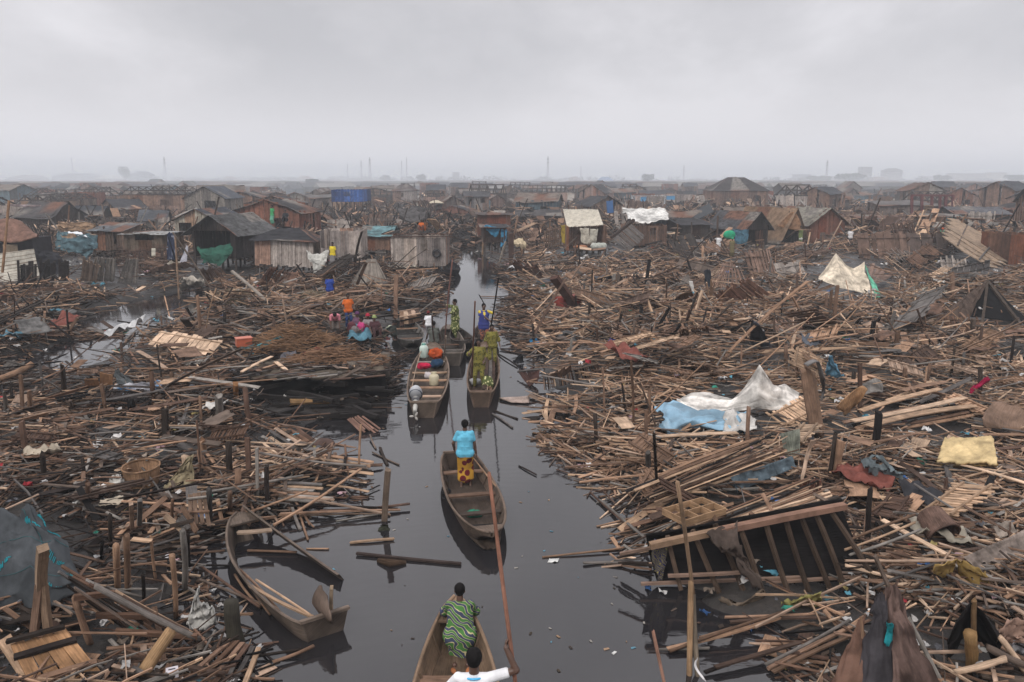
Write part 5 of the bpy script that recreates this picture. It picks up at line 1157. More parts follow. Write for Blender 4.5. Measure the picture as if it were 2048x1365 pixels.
for i, (x, y0, y1, zt, w_) in enumerate([(1308, 868, 980, 1.9, .07), (1296, 905, 960, 1.0, .12), (1244, 768, 845, 1.2, .06), (1262, 722, 862, 2.3, .07), (1280, 765, 872, 1.9, .05), (1296, 842, 915, 1.0, .08)][:5]):
    beamobj('post', ['rusty brown post standing through the plank pile below the blue tarpaulin', 'stout short post beside the rusty brown one', 'slim dark post amid the fan of sticks', 'tallest slim post above the fan of sticks', 'pale thin pole leaning across the fan of sticks'][i], 'post', P(x, y0, zt), (x+(6, 2, 10, 5, 38)[i], y1, .1), w_, None, tone=.42, K=6, S=4)
# fan of thin sticks at the bank (countable, larger ones)
for i in range(34):
    cx, cy = random.uniform(1110, 1300), random.uniform(790, 900); a = random.choice([-.9, -.5, .2, .6, 1.2])+random.gauss(0, .25); q = P(cx, cy, .35); L_ = random.uniform(.7, 1.5)
    d = A(math.cos(a), math.sin(a)*1.3, random.gauss(.08, .15))*L_/2
    AUTO.append(('stick', q-d+A(0, 0, random.uniform(.0, .35)), q+d+A(0, 0, random.uniform(0, .35)), .045, None, pick(1, .8)[0], 6))
# sticks over the water lower right
for q0, q1, w_ in [((1335, 1298, .05), (1560, 1235, .25), .07), ((1340, 1303, .05), (1565, 1225, .3), .05), ((1410, 1345, .05), (1530, 1308, .1), .06), ((1430, 1335, .1), (1600, 1285, .2), .07), ((1535, 1338, .06), (1720, 1245, .35), .06), ((1545, 1345, .06), (1700, 1272, .3), .06),
                   ((1400, 1275, .02), (1465, 1255, .08), .035), ((1450, 1235, .1), (1690, 1225, .3), .05), ((1460, 1245, .08), (1660, 1236, .3), .06), ((1530, 1330, .2), (1700, 1240, .45), .05), ((1590, 1300, .1), (1740, 1240, .3), .05), ((1320, 1300, .0), (1420, 1297, .04), .05),
                   ((1158, 965, .05), (1390, 945, .45), .06), ((1130, 935, .1), (1310, 1050*0+925, .4), .07), ((1180, 985, .05), (1290, 1075, .15), .05), ((1200, 1000, .03), (1300, 1085, .2), .06), ((1085, 1115, .01), (1240, 1098, .05), .04), ((1038, 932, .02), (1073, 950, .03), .04),
                   ((1745, 1178, .5), (1880, 1125, .7), .05), ((1690, 1122, .6), (1890, 1122, .8), .05), ((1700, 1080, .6), (1830, 1030, .8), .05), ((1690, 1100, .6), (1830, 1045, .8), .045), ((1700, 1110, .6), (1840, 1060, .8), .05)]:
    AUTO.append(('stick' if w_ < .055 else 'plank', P(*q0), P(*q1), w_, None if w_ < .055 else .03, pick(1, .78)[0], 6))
drape('white_scrap', 'white plastic scrap floating beyond the lone sticks right of the channel', 'plastic scrap', [[(1098, 1118, .03), (1118, 1117, .03)], [(1096, 1124, .02), (1116, 1124, .02)]], (.6, .6, .58), .03, 8, 6, seed=50)
# ================================================================ right bank, middle
beamobj('timber', 'heavy dark red beam tilted up out of the wreckage', 'beam', (1108, 555, 2.2), (1150, 618, .4), .42, .25, col=(.085, .045, .035), S=4, roll=.3)
r = thing('broken_box', 'broken red crate lying under the tilted dark beam', 'box', P(1135, 618, .3), .5); mb = MB(); mb.box((0, 0, .35), (1.3, .7, .6), .2, (.24, .045, .035)); mb.build('side', M_WOOD, r); mb = MB(); mb.box((.1, -.2, .70), (1.1, .5, .06), .3, (.3, .10, .08)); mb.build('lid', M_WOOD, r)
def tyre(label, pos, M, rad=.32, tr=.09):
    a = np.linspace(0, 2*PI, 25)[:-1]; b = np.linspace(0, 2*PI, 9)[:-1]
    v = np.array([((rad-tr+tr*math.cos(q))*math.cos(p_), (rad-tr+tr*math.cos(q))*math.sin(p_), tr*1.1*math.sin(q)) for p_ in a for q in b]) @ np.asarray(M).T
    f = [(i*8+j, ((i+1) % 24)*8+j, ((i+1) % 24)*8+(j+1) % 8, i*8+(j+1) % 8) for i in range(24) for j in range(8)]
    mb = MB(); mb.add(v, f, (.018, .018, .019), None, True); o = mb.build('tyre', M_PLAST); o.location = tuple(pos); tag(o, label, 'tyre')
tyre('black car tyre half buried in the bank debris', P(1134, 680, .35), rotm(R(60), .2, 0), .42, .12)
drape('cloth', 'crumpled royal blue cloth on the bank debris near the tyre', 'cloth', [[(1216, 680, .5), (1232, 678, .6)], [(1216, 688, .4), (1236, 688, .4)]], (.02, .05, .42), .12, 10, 8, seed=51)
drape('cloth', 'bright blue plastic lump with a white rag near the channel', 'plastic', [[(1060, 678, .35), (1074, 676, .4)], [(1060, 686, .2), (1080, 686, .2)]], (.03, .22, .45), .12, 10, 8, seed=52)
drape('sheet_scrap', 'orange tan plywood scrap with a torn edge beyond the royal blue cloth', 'plywood scrap', [[(1290, 685, .6), (1318, 665, .8), (1322, 680, .6)], [(1292, 692, .4), (1312, 695, .4), (1322, 696, .4)]], (.46, .28, .17), .06, 12, 10, M_WOOD, .015, 53)
slats('lattice', 'capsized dark red lattice frame at the edge of the channel', 'lattice', [(1035, 742, .15), (1085, 738, .5), (1078, 765, .1), (1060, 772, .02)], 6, col=(.06, .03, .025), gap=.5, jag=.15, warp=.04)
drape('black_sheet', 'black plastic folded on a floating stick in the channel', 'plastic', [[(1026, 722, .02), (1040, 710, .3), (1046, 712, .3)], [(1024, 728, .0), (1036, 726, .05), (1048, 724, .05)]], (.012, .012, .014), .06, 12, 8, seed=54)
for q0, q1 in [((1000, 698, .06), (1100, 702, .1)), ((1002, 700, .04), (1075, 712, .05)), ((995, 708, .03), (1035, 732, .05)), ((1020, 658, .1), (1070, 668, .15)), ((990, 595, .1), (1040, 590, .1)), ((960, 593, .05), (1000, 594, .05)), ((1000, 800, .03), (1070, 792, .06)), ((985, 828, .02), (1025, 856, .02)), ((990, 822, .02), (1035, 838, .02)), ((1010, 560, .1), (990, 566, .1)), ((990, 634, .1), (1060, 585, 1.2)), ((1046, 648, .1), (1115, 575, 1.3))]:
    AUTO.append(('stick', P(*q0), P(*q1), .06, None, pick(1, .2)[0], 6))
drape('board', 'pale broken board floating against the bank at the fan of sticks', 'board', [[(998, 796, .08), (1060, 792, .08)], [(1022, 805, .05), (1058, 806, .05)]], (.36, .28, .24), .02, 10, 6, M_WOOD, .03, 55)
slats('slatted_panel', 'pale grey sheet of split slats on the mound beyond the red crate', 'panel', [(1118, 556, 1.1), (1160, 536, 1.4), (1176, 545, 1.1), (1135, 566, .7)], 12, tone=.80, gap=.1, jag=.1)
slats('slatted_panel', 'second pale slat sheet beside the mound of the red crate', 'panel', [(1180, 556, .9), (1222, 540, 1.2), (1212, 552, .9), (1190, 566, .6)], 8, tone=.78, gap=.1, jag=.2)
drape('tarpaulin', 'thin grey netting hanging from a post at the channel bank', 'netting', [[(1027, 510, 'b', 558), (1029, 511, 'b', 557)], [(1027, 540, 'b', 558), (1042, 545, 'b', 560)], [(1027, 556, 'b', 558), (1052, 556, 'b', 560)]], (.25, .25, .25), .15, 22, 12, seed=56, freq=10)
slats('slatted_panel', 'reddish brown slatted screen leaning in the middle of the wreckage', 'panel', [(1428, 588, 1.3), (1500, 560, 1.8), (1542, 590, .9), (1440, 608, .6)], 26, col=(.25, .14, .10), gap=.12, jag=.3, warp=.05, rails=(.2, .7))
slats('slatted_panel', 'fan shaped reddish panel with a crumpled corner upslope of the leaning screen', 'panel', [(1446, 528, 2.1), (1478, 534, 1.9), (1500, 580, 1.1), (1420, 572, 1.2)], 22, col=(.24, .15, .11), gap=.1, jag=.25, warp=.06)
slats('slatted_panel', 'tan slatted panel lying beyond the black tent ruin', 'panel', [(1738, 525, 1.5), (1790, 548, 1.0), (1760, 566, .6), (1735, 555, .9)], 14, col=(.21, .14, .11), gap=.1, jag=.25)
slats('slatted_panel', 'broad pinkish brown slatted panel on the slope before the cream tarpaulin', 'panel', [(1540, 648, 1.0), (1608, 642, 1.1), (1640, 665, .7), (1560, 672, .6)], 22, col=(.24, .155, .12), gap=.1, jag=.25, warp=.05)
slats('slatted_panel', 'low pinkish slat panel upslope of the tilted split board', 'panel', [(1560, 668, .8), (1640, 655, .9), (1650, 690, .5), (1590, 705, .4)], 16, tone=.7, gap=.1, jag=.25, warp=.05)
slats('slatted_panel', 'brown slatted panel left of the dark leaning metal sheet', 'panel', [(1360, 655, .9), (1430, 640, 1.0), (1450, 665, .6), (1375, 690, .4)], 18, tone=.6, gap=.1, jag=.25)
drape('metal_sheet', 'dark slate metal sheet leaning against a post in mid slope', 'metal sheet', [[(1503, 640, 2.0), (1520, 650, 1.9)], [(1500, 675, 1.0), (1530, 668, 1.2)], [(1510, 702, .4), (1548, 700, .4)]], (.075, .085, .105), .06, 14, 10, M_METAL, .01, 57)
drape('cloth', 'black cloth hanging from the short trunk in mid wreckage', 'cloth', [[(1408, 540, 'b', 590), (1420, 540, 'b', 590)], [(1410, 570, 'b', 590), (1424, 570, 'b', 590)], [(1414, 590, 'b', 590), (1426, 588, 'b', 590)]], (.03, .035, .045), .1, 16, 8, seed=58)
r = drape('tarpaulin', 'sagging grey brown net slung between posts in mid wreckage', 'netting', [[(1295, 560, 'b', 596), (1335, 578, 'b', 598), (1375, 548, 'b', 600)], [(1290, 575, 'b', 600), (1335, 588, 'b', 602), (1385, 566, 'b', 602)]], (.15, .13, .115), .15, 30, 10, seed=59)
drape('cloth', 'white cloth strip hanging on the post beside the grey brown net', 'cloth', [[(1378, 562, 'b', 606), (1386, 562, 'b', 606)], [(1384, 585, 'b', 606), (1392, 606, 'b', 607)]], (.6, .58, .55), .06, 14, 6, seed=60)
slats('slatted_panel', 'brown board deck with a dark gap below the grey brown net', 'panel', [(1302, 603, 1.2), (1385, 588, 1.5), (1390, 598, 1.2), (1305, 618, .7)], 5, tone=.5, gap=.0, jag=.3, rails=())
# black tent ruin at right edge
def ruin():
    r = thing('tent_ruin', 'black collapsed tent like hut with a peak and brushwood edge at the right', 'hut', P(1975, 665, 0)); o_ = P(1975, 665, 0)
    pk = PY(1975, 562, P(1975, 640, 0)[1]+.5)
    for (a, b) in (((1900, 640, .6), 0), ((2052, 662, .4), 0), ((1960, 672, .1), 0), ((1912, 655, .3), 0)):
        mb = MB(); mb.beams(P(*a)-o_, pk-o_, .12, None, (.06, .045, .035), S=4, bend=.01); mb.build('rafter', M_WOOD, r)
    def f1(U, V):
        a = pk; b = P(1868, 640, 1.0); c = P(1925, 668, .2)
        X = a*(1-U)[..., None]+(b*(1-V)[..., None]+c*V[..., None])*U[..., None]-o_; n = (fbm(U*6, V*6, 61, 4)-.5)*.5
        return X[..., 0]+n*.4, X[..., 1]+n, X[..., 2]+n*.5
    mb = MB(); mb.sheet(f1, 26, 14, .05, (.10, .07, .055)); mb.build('thatch_side', M_THATCH, r)
    def f2(U, V):
        a = pk; b = P(1960, 640, .4)+A(0, 1.2, 0); c = P(2065, 650, .5)
        X = a*(1-U)[..., None]+(b*(1-V)[..., None]+c*V[..., None])*U[..., None]-o_; n = (fbm(U*5, V*5, 62, 4)-.5)*.5
        return X[..., 0]+n*.4, X[..., 1]+n, X[..., 2]+n*.3
    mb = MB(); mb.sheet(f2, 24, 18, .03, (.012, .012, .013)); mb.build('black_sheet', M_CLOTH, r)
ruin()
# huge fallen roof panel
slats('fallen_rooftop', 'large tan roof panel with dark ribs fallen onto its edge at the right', 'roof panel', [(1893, 478, 'b', 530), (1906, 437, 'b', 512), (2024, 507, 'b', 530), (1986, 538, 'b', 545)], 7, col=(.30, .22, .155), gap=.16, jag=.15, th=.08, rails=(.25, .72), railw=.12, miss=0)
corr('roof_underlay', 'dark underside sheet behind the ribs of the large tan roof panel', 'sheet', [(1895, 480, 'b', 528), (1908, 440, 'b', 510), (2022, 509, 'b', 528), (1984, 536, 'b', 543)], (.03, .025, .022), 0, 0)
# ================================================================ left bank
CY = (.02, .20, .24)
r = drape('roofing_sheet', 'large dark grey roofing sheet with small teal print at the near left corner', 'roofing sheet',
      [[(-60, 1010, 1.5), (20, 1012, 1.6), (60, 1003, 1.75), (82, 1020, 1.6)], [(-60, 1075, 1.2), (20, 1070, 1.3), (85, 1070, 1.35), (125, 1080, 1.2)], [(-60, 1140, .8), (15, 1145, .9), (80, 1135, 1.0), (165, 1150, .8)], [(-60, 1200, .4), (40, 1215, .4), (110, 1200, .5), (196, 1178, .55)]], (.055, .062, .068), .16, 60, 50, colfn=lambda U, V: A(.058, .064, .07)*(.75+.5*fbm(U*7, V*7, 71, 4))[..., None], seed=71, freq=5, mat=M_CLOTH)
# teal print rows following the sheet: short stroke marks as raised print
sheet_o = r; me = sheet_o.data; N1 = 61*51
co = np.zeros(len(me.vertices)*3); me.vertices.foreach_get('co', co); co = co.reshape(-1, 3)[:N1].reshape(61, 51, 3)
def on_sheet(u, v):
    i = min(max(u, 0), .999)*60; j = min(max(v, 0), .999)*50; i0, j0 = int(i), int(j); fi, fj = i-i0, j-j0
    p = co[i0, j0]*(1-fi)*(1-fj)+co[min(i0+1, 60), j0]*fi*(1-fj)+co[i0, min(j0+1, 50)]*(1-fi)*fj+co[min(i0+1, 60), min(j0+1, 50)]*fi*fj
    n = np.cross(co[min(i0+1, 60), j0]-co[i0, j0], co[i0, min(j0+1, 50)]-co[i0, j0]); n /= np.linalg.norm(n)+1e-9
    return p+n*(.012 if n[2] > 0 else -.012)
for (u, v, L_, ang) in [(.18, .62, .15, .5), (.24, .93, .13, .4), (.52, .80, .15, .4), (.80, .72, .15, .35), (.58, .30, .12, -.35), (.70, .92, .12, .4), (.12, .86, .10, .45)]:
    mb = MB()
    for k in range(11):
        if k == 5: continue
        t_ = (k/10-.5)*L_; uu, vv = u+t_*math.sin(ang)*1.2, v+t_*math.cos(ang)
        hgt = .013+.006*((k*7) % 3)
        a, b = on_sheet(uu-hgt, vv+hgt*.3), on_sheet(uu+hgt, vv-hgt*.3); mb.beams(a, b, .014, .004, CY)
        if k % 2: c = on_sheet(uu+hgt, vv+.008); mb.beams(b, c, .012, .004, CY)
        if k % 3 == 0: c = on_sheet(uu-hgt, vv+.009); mb.beams(a, c, .012, .004, CY)
    mb.build('print_lettering', M_CLOTH, sheet_o)
for (u0, v0, u1, v1) in [(.0, .55, .30, .60), (.35, .1, .40, .95), (.66, .1, .70, .9), (.3, .6, .66, .7)]:
    mb = MB(); pts = [on_sheet(u0+(u1-u0)*k/14, v0+(v1-v0)*k/14) for k in range(15)]; mb.tube(np.array(pts), .005, 4, (.04, .11, .12), False); mb.build('print_line', M_CLOTH, sheet_o)
slats('door_leaf', 'orange brown plank door with two cross battens lying in the near left corner', 'door', [(20, 1290, .75), (130, 1258, .8), (232, 1372, .25), (75, 1420, .2)], 4, col=(.33, .185, .095), th=.035, gap=.02, jag=.01, warp=.003, rails=(.22, .62), miss=0, railw=.09)
beamobj('board', 'brown side board along the edge of the orange brown door', 'board', (8, 1278, .7), (85, 1400, .1), .18, .05, tone=.5)
beamobj('board', 'dark top rail of the orange brown door', 'board', (12, 1284, .82), (128, 1254, .88), .08, .05, tone=.25)
# A-frame posts
beamobj('post', 'square tan post standing tall in front of the roofing sheet', 'post', (86, 1096, 2.15), (82, 1172, 1.35), .13, .13, col=(.27, .19, .13), S=2)
beamobj('post', 'left leg of the tied tan post before the roofing sheet', 'post', (80, 1168, 1.4), (68, 1268, .5), .10, .09, col=(.22, .14, .10))
beamobj('post', 'right leg of the tied tan post before the roofing sheet', 'post', (86, 1168, 1.4), (97, 1265, .5), .10, .09, col=(.28, .19, .13))
beamobj('rope_binding', 'rope lashing round the tied tan posts', 'rope', (71, 1176, 1.36), (92, 1170, 1.36), .05, None, col=(.25, .18, .12), K=6)
for i, (x, y0, y1, zt, w_, tn) in enumerate([(232, 1092, 1185, 1.25, .10, .78), (253, 1072, 1192, 1.5, .10, .8), (286, 1150, 1205, .75, .06, .6), (344, 1112, 1235, 1.35, .085, .65), (365, 1062, 1180, 1.5, .10, .7), (376, 1068, 1130, 1.1, .06, .6),
        (262, 1008, 1075, 1.2, .07, .7), (280, 1000, 1068, 1.2, .08, .65), (418, 978, 1050, 1.2, .10, .6), (302, 1072, 1165, 1.1, .05, .5), (460, 985, 1030, .8, .10, .35), (220, 1030, 1110, 1.1, .07, .55), (345, 1000, 1060, .9, .06, .45), (205, 1085, 1130, .8, .06, .4)]):
    beamobj('post', ['thick yellowish bamboo post, flat topped, near the stick bundle', 'tallest yellowish bamboo post near the stick bundle', 'broken splintered post stub right of the bamboo posts', 'slim tan post left of the white sack', 'thick brown post under the hanging door panel', 'thin post close behind the thick brown one', 'square tan post below the wicker basket, left of its pair', 'square tan post below the wicker basket, right of its pair', 'greenish post beside the hanging door panel', 'bent dark post in the mud pool', 'dark wet post at the bow of the broken canoe', 'brown post rising from the mud behind the bamboo posts', 'dark stub between the basket and the door panel', 'short dark stub behind the roofing sheet edge'][i],
        'post', P(x, y0, zt), (x+(4, 4, 2, 8, 4, 2, 2, -4, 2, 12, 0, 3, 2, -5)[i], y1+8, -.05), w_, None, tone=tn, K=8 if i not in (6, 7) else 4, S=4, bend=.006, smooth=i not in (6, 7))
beamobj('board', 'flat grey board laid on top of the bent dark post', 'board', (262, 1078, 1.1), (302, 1082, 1.05), .10, .03, tone=.5)
beamobj('stump', 'thick rotten pile with a mossy top standing in the water', 'post', (462, 1205, .75), (478, 1310, -.2), .22, None, col=(.05, .045, .035), K=10, S=4, taper=-.25, smooth=True, bend=.01)
drape('sack', 'torn white sack hung to a peak on a stick at the water edge', 'sack', [[(392, 1182, .75), (396, 1182, .75)], [(378, 1215, .4), (420, 1215, .4)], [(376, 1250, .1), (432, 1245, .1)]], (.52, .51, .48), .16, 24, 20, seed=73)
slats('door_panel', 'brown plank hatch with two battens hanging between posts', 'panel', [(376, 990, .95), (412, 985, .98), (424, 1050, .45), (376, 1050, .45)], 4, col=(.21, .14, .10), th=.03, rails=(.15, .6), miss=0, jag=.01, railw=.05)
slats('bench_board', 'pale board table tipped beside the plank hatch', 'panel', [(330, 1040, .6), (378, 1020, .8), (398, 1060, .5), (360, 1062, .4)], 4, tone=.68, th=.03, rails=(.5,))
# raft-like bundle of sticks
slats('brushwood_fence', 'fallen section of brushwood fence sloping over the dark mud', 'fence section', [(135, 1180, 1.25), (205, 1170, 1.15), (405, 1275, .15), (240, 1262, .25)], 15, tone=.55, th=.05, gap=.2, jag=.4, warp=.07, rails=(.08, .5, .9), railw=.09, S=6)
beamobj('pole', 'thick pole edging the fallen brushwood fence', 'pole', (190, 1172, 1.3), (402, 1280, .15), .09, None, tone=.62, K=8, S=8, bend=.01, smooth=True)
beamobj('post', 'leaning prop under the fallen brushwood fence', 'post', (150, 1195, 1.05), (182, 1292, .1), .10, None, tone=.6, K=8, S=5, bend=.02, smooth=True)
beamobj('pole', 'stout bamboo trunk leaning up from the lower edge', 'pole', (342, 1262, .75), (262, 1385, .05), .16, None, col=(.34, .215, .115), K=12, S=6, bend=.006, taper=-.25, smooth=True)
for i in range(7):
    beamobj('plank', 'narrow brown batten of the row pushed into the water at the lower edge', 'plank', (452+i*11, 1278+i*3, .18), (325+i*26, 1378+i*2, .05), .07, .04, tone=.66, S=3, group='row of battens at the lower edge')
beamobj('plank', 'crosspiece lying over the row of brown battens', 'plank', (342, 1330, .22), (452, 1350, .2), .08, .05, tone=.6)
r = thing('carton', 'small white carton on the row of battens', 'carton', P(345, 1352, .2), .4); mb = MB(); mb.box((0, 0, .05), (.16, .13, .1), col=(.62, .58, .62)); mb.build('carton_body', M_PLAST, r); mb = MB(); mb.box((0, 0, .104), (.09, .02, .008), col=(.04, .04, .05)); mb.build('slot', M_PLAST, r)
drape('white_board', 'flat white board piece lying in the mud near the bamboo posts', 'board', [[(304, 1105, .1), (340, 1105, .12)], [(304, 1117, .08), (336, 1118, .08)]], (.60, .58, .60), .01, 6, 4, M_PLAST, .015, 74)
for q0, q1, w_, tn in [((545, 1325, .06), (628, 1292, .1), .055, .68), ((480, 1318, .04), (600, 1300, .08), .045, .6), ((470, 1360, .02), (560, 1325, .05), .03, .5), ((398, 1130, .1), (520, 1215, .06), .05, .55), ((400, 1160, .1), (522, 1208, .05), .05, .7), ((470, 1150, .1), (520, 1213, .05), .045, .75), ((480, 1140, .12), (560, 1225, .05), .05, .65), ((490, 1155, .1), (540, 1230, .04), .04, .6),
        ((495, 1102, .04), (594, 1105, .04), .05, .55), ((500, 1172, .25), (640, 1240, .1), .06, .5), ((512, 1160, .25), (620, 1230, .12), .04, .62), ((700, 1086, .02), (788, 1078, .03), .07, .45), ((613, 1098, .01), (657, 1098, .02), .035, .55),
        ((640, 1022, .15), (820, 1008, .1), .07, .5), ((628, 1001, .3), (780, 1030, .08), .06, .8), ((560, 1028, .2), (800, 1020, .05), .06, .78), ((575, 1012, .3), (795, 1018, .06), .045, .5), ((600, 1032, .1), (755, 1028, .03), .04, .7), ((628, 1025, .1), (750, 1016, .05), .04, .6), ((672, 1043, .03), (780, 1026, .05), .04, .75),
        ((548, 1050, .25), (655, 985, .45), .06, .9), ((655, 985, .45), (722, 938, .5), .06, .85), ((580, 1000, .1), (600, 1060, .02), .06, .4), ((594, 1000, .1), (616, 1080, .02), .05, .7), ((560, 960, .3), (620, 1050, .05), .05, .5), ((610, 1030, .1), (628, 1055, .02), .04, .6),
        ((635, 912, .4), (660, 950, .2), .06, .55), ((690, 890, .6), (697, 952, .15), .05, .6), ((740, 870, .1), (752, 898, .02), .05, .3), ((760, 895, .05), (775, 930, .02), .07, .3), ((745, 905, .03), (798, 930, .02), .04, .5), ((722, 848, 'x'), (718, 935, .2), .055, .3)]:
    if q0[2] == 'x': q0 = (722, 848, 1.2)
    AUTO.append(('stick' if w_ < .06 else 'plank', P(*q0), P(*q1), w_, None if w_ < .06 else .03, pick(1, tn)[0], 6))
r = thing('driftwood_plank', 'long dark floating plank with litter caught on it in mid channel', 'plank', P(815, 1120, 0)); o_ = P(815, 1120, 0)
mb = MB(); mb.beams(P(713, 1107, .04)-o_, P(922, 1128, .03)-o_, .065, .04, (.045, .032, .028), S=6, bend=.003); mb.build('board', M_WOOD, r)
mb = MB(); mb.tube([P(757, 1122, .02)-o_, P(780, 1127, .05)-o_, P(812, 1126, .02)-o_], [.05, .08, .04], 7, (.07, .045, .03)); mb.build('caught_brush', M_THATCH, r)
r = thing('mooring_post', 'tall weathered mooring post with a mossy foot in the channel', 'post', P(769, 1055, 0)); o_ = P(769, 1055, 0)
mb = MB(); mb.beams(P(768, 1065, -.3)-o_, P(776, 940, 1.25)-o_, .115, .10, (.19, .14, .105), S=6, bend=.004, jag=.05); mb.build('shaft', M_WOOD, r)
mb = MB(); mb.tube([P(768, 1070, -.2)-o_, P(768, 1062, .0)-o_, P(769, 1052, .08)-o_], [.14, .13, .09], 9, (.04, .042, .03)); mb.build('mossy_foot', M_CLOTH, r)
slats('slatted_panel', 'pale slatted raft panel lying at the water edge below the round mud pots', 'panel', [(562, 962, .35), (560, 1000, .2), (655, 1008, .2), (640, 965, .35)], 8, tone=.82, th=.025, gap=.05, jag=.25, rails=(.12,))
slats('slatted_panel', 'grey slatted panel tipped into the water beyond the pale raft panel', 'panel', [(650, 908, .5), (640, 945, .25), (738, 955, .1), (742, 922, .25)], 7, tone=.72, th=.025, gap=.05, jag=.12, rails=(.1, .45))
slats('slatted_panel', 'red brown slat sheet dipping into the channel below the burnt timbers', 'panel', [(690, 835, .35), (725, 832, .35), (765, 860, .03), (720, 865, .05)], 8, col=(.22, .13, .10), th=.02, gap=.05, jag=.12, rails=())
slats('slatted_panel', 'ridged pale sheet half under mud above the round pots', 'panel', [(520, 870, .35), (600, 858, .4), (640, 885, .2), (575, 905, .15)], 10, tone=.8, th=.02, gap=.1, jag=.2, warp=.04, rails=())
sack('mud_pot', 'round brown clay pot lying in the mud by the water', 'pot', P(648, 902, .05), (.30, .24, .17), (.10, .065, .055), .2, 75, amp=.05)
sack('mud_pot', 'long grey rounded log shaped sack in the mud left of the clay pot', 'sack', P(592, 915, .05), (.20, .45, .2), (.09, .075, .065), -.6, 76, amp=.06)
sack('mud_pot', 'dull grey boulder like sack right of the wicker basket', 'sack', P(463, 920, .1), (.27, .22, .18), (.13, .11, .095), .2, 77, amp=.1)
drape('cloth', 'white crumpled cloth with blue print spread over a beam', 'cloth', [[(228, 772, .7), (262, 768, .8), (300, 768, .7), (330, 763, .7)], [(228, 790, .5), (262, 790, .5), (298, 782, .5), (326, 770, .6)]], (.60, .60, .64), .16, 30, 14, seed=78, colfn=lambda U, V: np.where((fbm(U*7, V*4, 7, 2) > .6)[..., None], A(.12, .28, .50), A(.58, .58, .62)))
drape('cloth', 'striped grey shade cloth behind the white and blue print cloth', 'cloth', [[(230, 735, 1.1), (236, 736, 1.1)], [(232, 755, .8), (262, 760, .7)], [(234, 768, .6), (270, 768, .6)]], (.10, .11, .115), .1, 16, 12, seed=79)
drape('cloth', 'white plastic heap left of the upright wicker basket', 'plastic', [[(205, 968, .3), (232, 950, .6), (242, 955, .5)], [(205, 982, .15), (225, 985, .2), (245, 975, .3)]], (.56, .54, .50), .16, 16, 12, seed=80)
drape('cloth', 'white rag draped above the upright wicker basket', 'rag', [[(238, 942, .4), (262, 918, .6), (280, 922, .5)], [(240, 948, .25), (265, 935, .35), (285, 930, .35)]], (.52, .50, .45), .1, 14, 10, seed=81)
drape('netting', 'yellowish fishing net pulled up on a stick right of the basket', 'netting', [[(383, 908, 1.1), (386, 908, 1.1)], [(345, 950, .5), (386, 948, .6)], [(318, 985, .15), (395, 980, .2)]], (.30, .25, .16), .14, 26, 20, seed=82)
drape('white_sheet', 'torn white sheet piece lying on the dark mud near the raft panel', 'sheet', [[(502, 962, .15), (535, 960, .2), (550, 968, .15)], [(508, 985, .1), (528, 990, .1), (548, 985, .1)]], (.58, .58, .60), .07, 14, 10, seed=83)
for i, (x, y0, y1, zt, w_, tn) in enumerate([(437, 790, 850, 1.2, .22, .5), (471, 768, 812, 1.0, .16, .8), (405, 880, 925, .75, .16, .5), (262, 808, 838, .7, .2, .45), (58, 785, 830, 1.0, .13, .4), (8, 785, 830, 1.0, .1, .4), (140, 800, 830, .7, .12, .42), (85, 910, 960, .9, .12, .35), (175, 965, 1010, 1.0, .1, .6), (125, 735, 800, 1.3, .15, .3)]):
    beamobj('pile_stub', ['thick rotten pile with frayed top left of the burnt timbers', 'orange brown broken pile beside the thick rotten one', 'split grey pile near the upright wicker basket', 'stout sawn pile under the white and blue print cloth', 'grey square pile at the left slope', 'dark pile at the very left edge of the slope', 'short brown pile right of the grey square one', 'dark pile leaning in the mud at the left edge', 'tan pile in the mud beyond the roofing sheet', 'dark tapered pile left of the rust coloured boards'][i],
        'post', P(x, y0, zt), (x+4, y1+6, -.05), w_, None, tone=tn, K=7, S=3, jag=.12, taper=-.2, col=(.33, .17, .08) if i == 1 else None)
# burnt timbers heap + earth platform with brushwood
plat = r = thing('earth_platform', 'raised platform of packed earth and straw ringed with tree stumps', 'platform', P(625, 770, 0)); o_ = P(625, 770, 0)
def pf(U, V):
    a = [P(520, 722, .95), P(735, 712, .95), P(770, 752, .85), P(512, 758, .8)]
    X = ((1-U)*(1-V))[..., None]*a[0]+(U*(1-V))[..., None]*a[1]+(U*V)[..., None]*a[2]+((1-U)*V)[..., None]*a[3]-o_
    return X[..., 0]+(fbm(V*6, U*0+2, 5, 3)-.5)*.4, X[..., 1]+(fbm(U*9, V*0+2, 6, 3)-.5)*.4*V, X[..., 2]+(fbm(U*14, V*9, 91, 4)-.5)*.22
mb = MB(); mb.sheet(pf, 70, 36, .08, colfn=lambda U, V: A(.105, .085, .066)*(.5+1.0*fbm(U*18, V*12, 92, 4))[..., None]); mb.build('earth', M_THATCH, r)
for i, (x, yt, yb, rr) in enumerate([(748, 715, 775, .32), (728, 738, 785, .26), (770, 712, 765, .2), (705, 745, 785, .2)]):
    mb = MB(); p0 = P(x, yb, .0)-o_; mb.tube([p0, p0+A(0, 0, .5), p0+A(.03, 0, 1.05)], [rr*1.1, rr, rr*.9], 12, (.15, .125, .105), True); mb.build('stump', M_THATCH, r)
mb = MB(); n = 46; x = RNG.uniform(595, 710, n); q = np.array([P(a, 757+RNG.normal(0, 2), .55) for a in x])-o_; mb.beams(q, q+np.stack([RNG.normal(0, .03, n), RNG.normal(0, .03, n), RNG.uniform(.3, .5, n)], 1), .045, .02, pick(n, .5)); mb.build('picket_edge', M_WOOD, r)
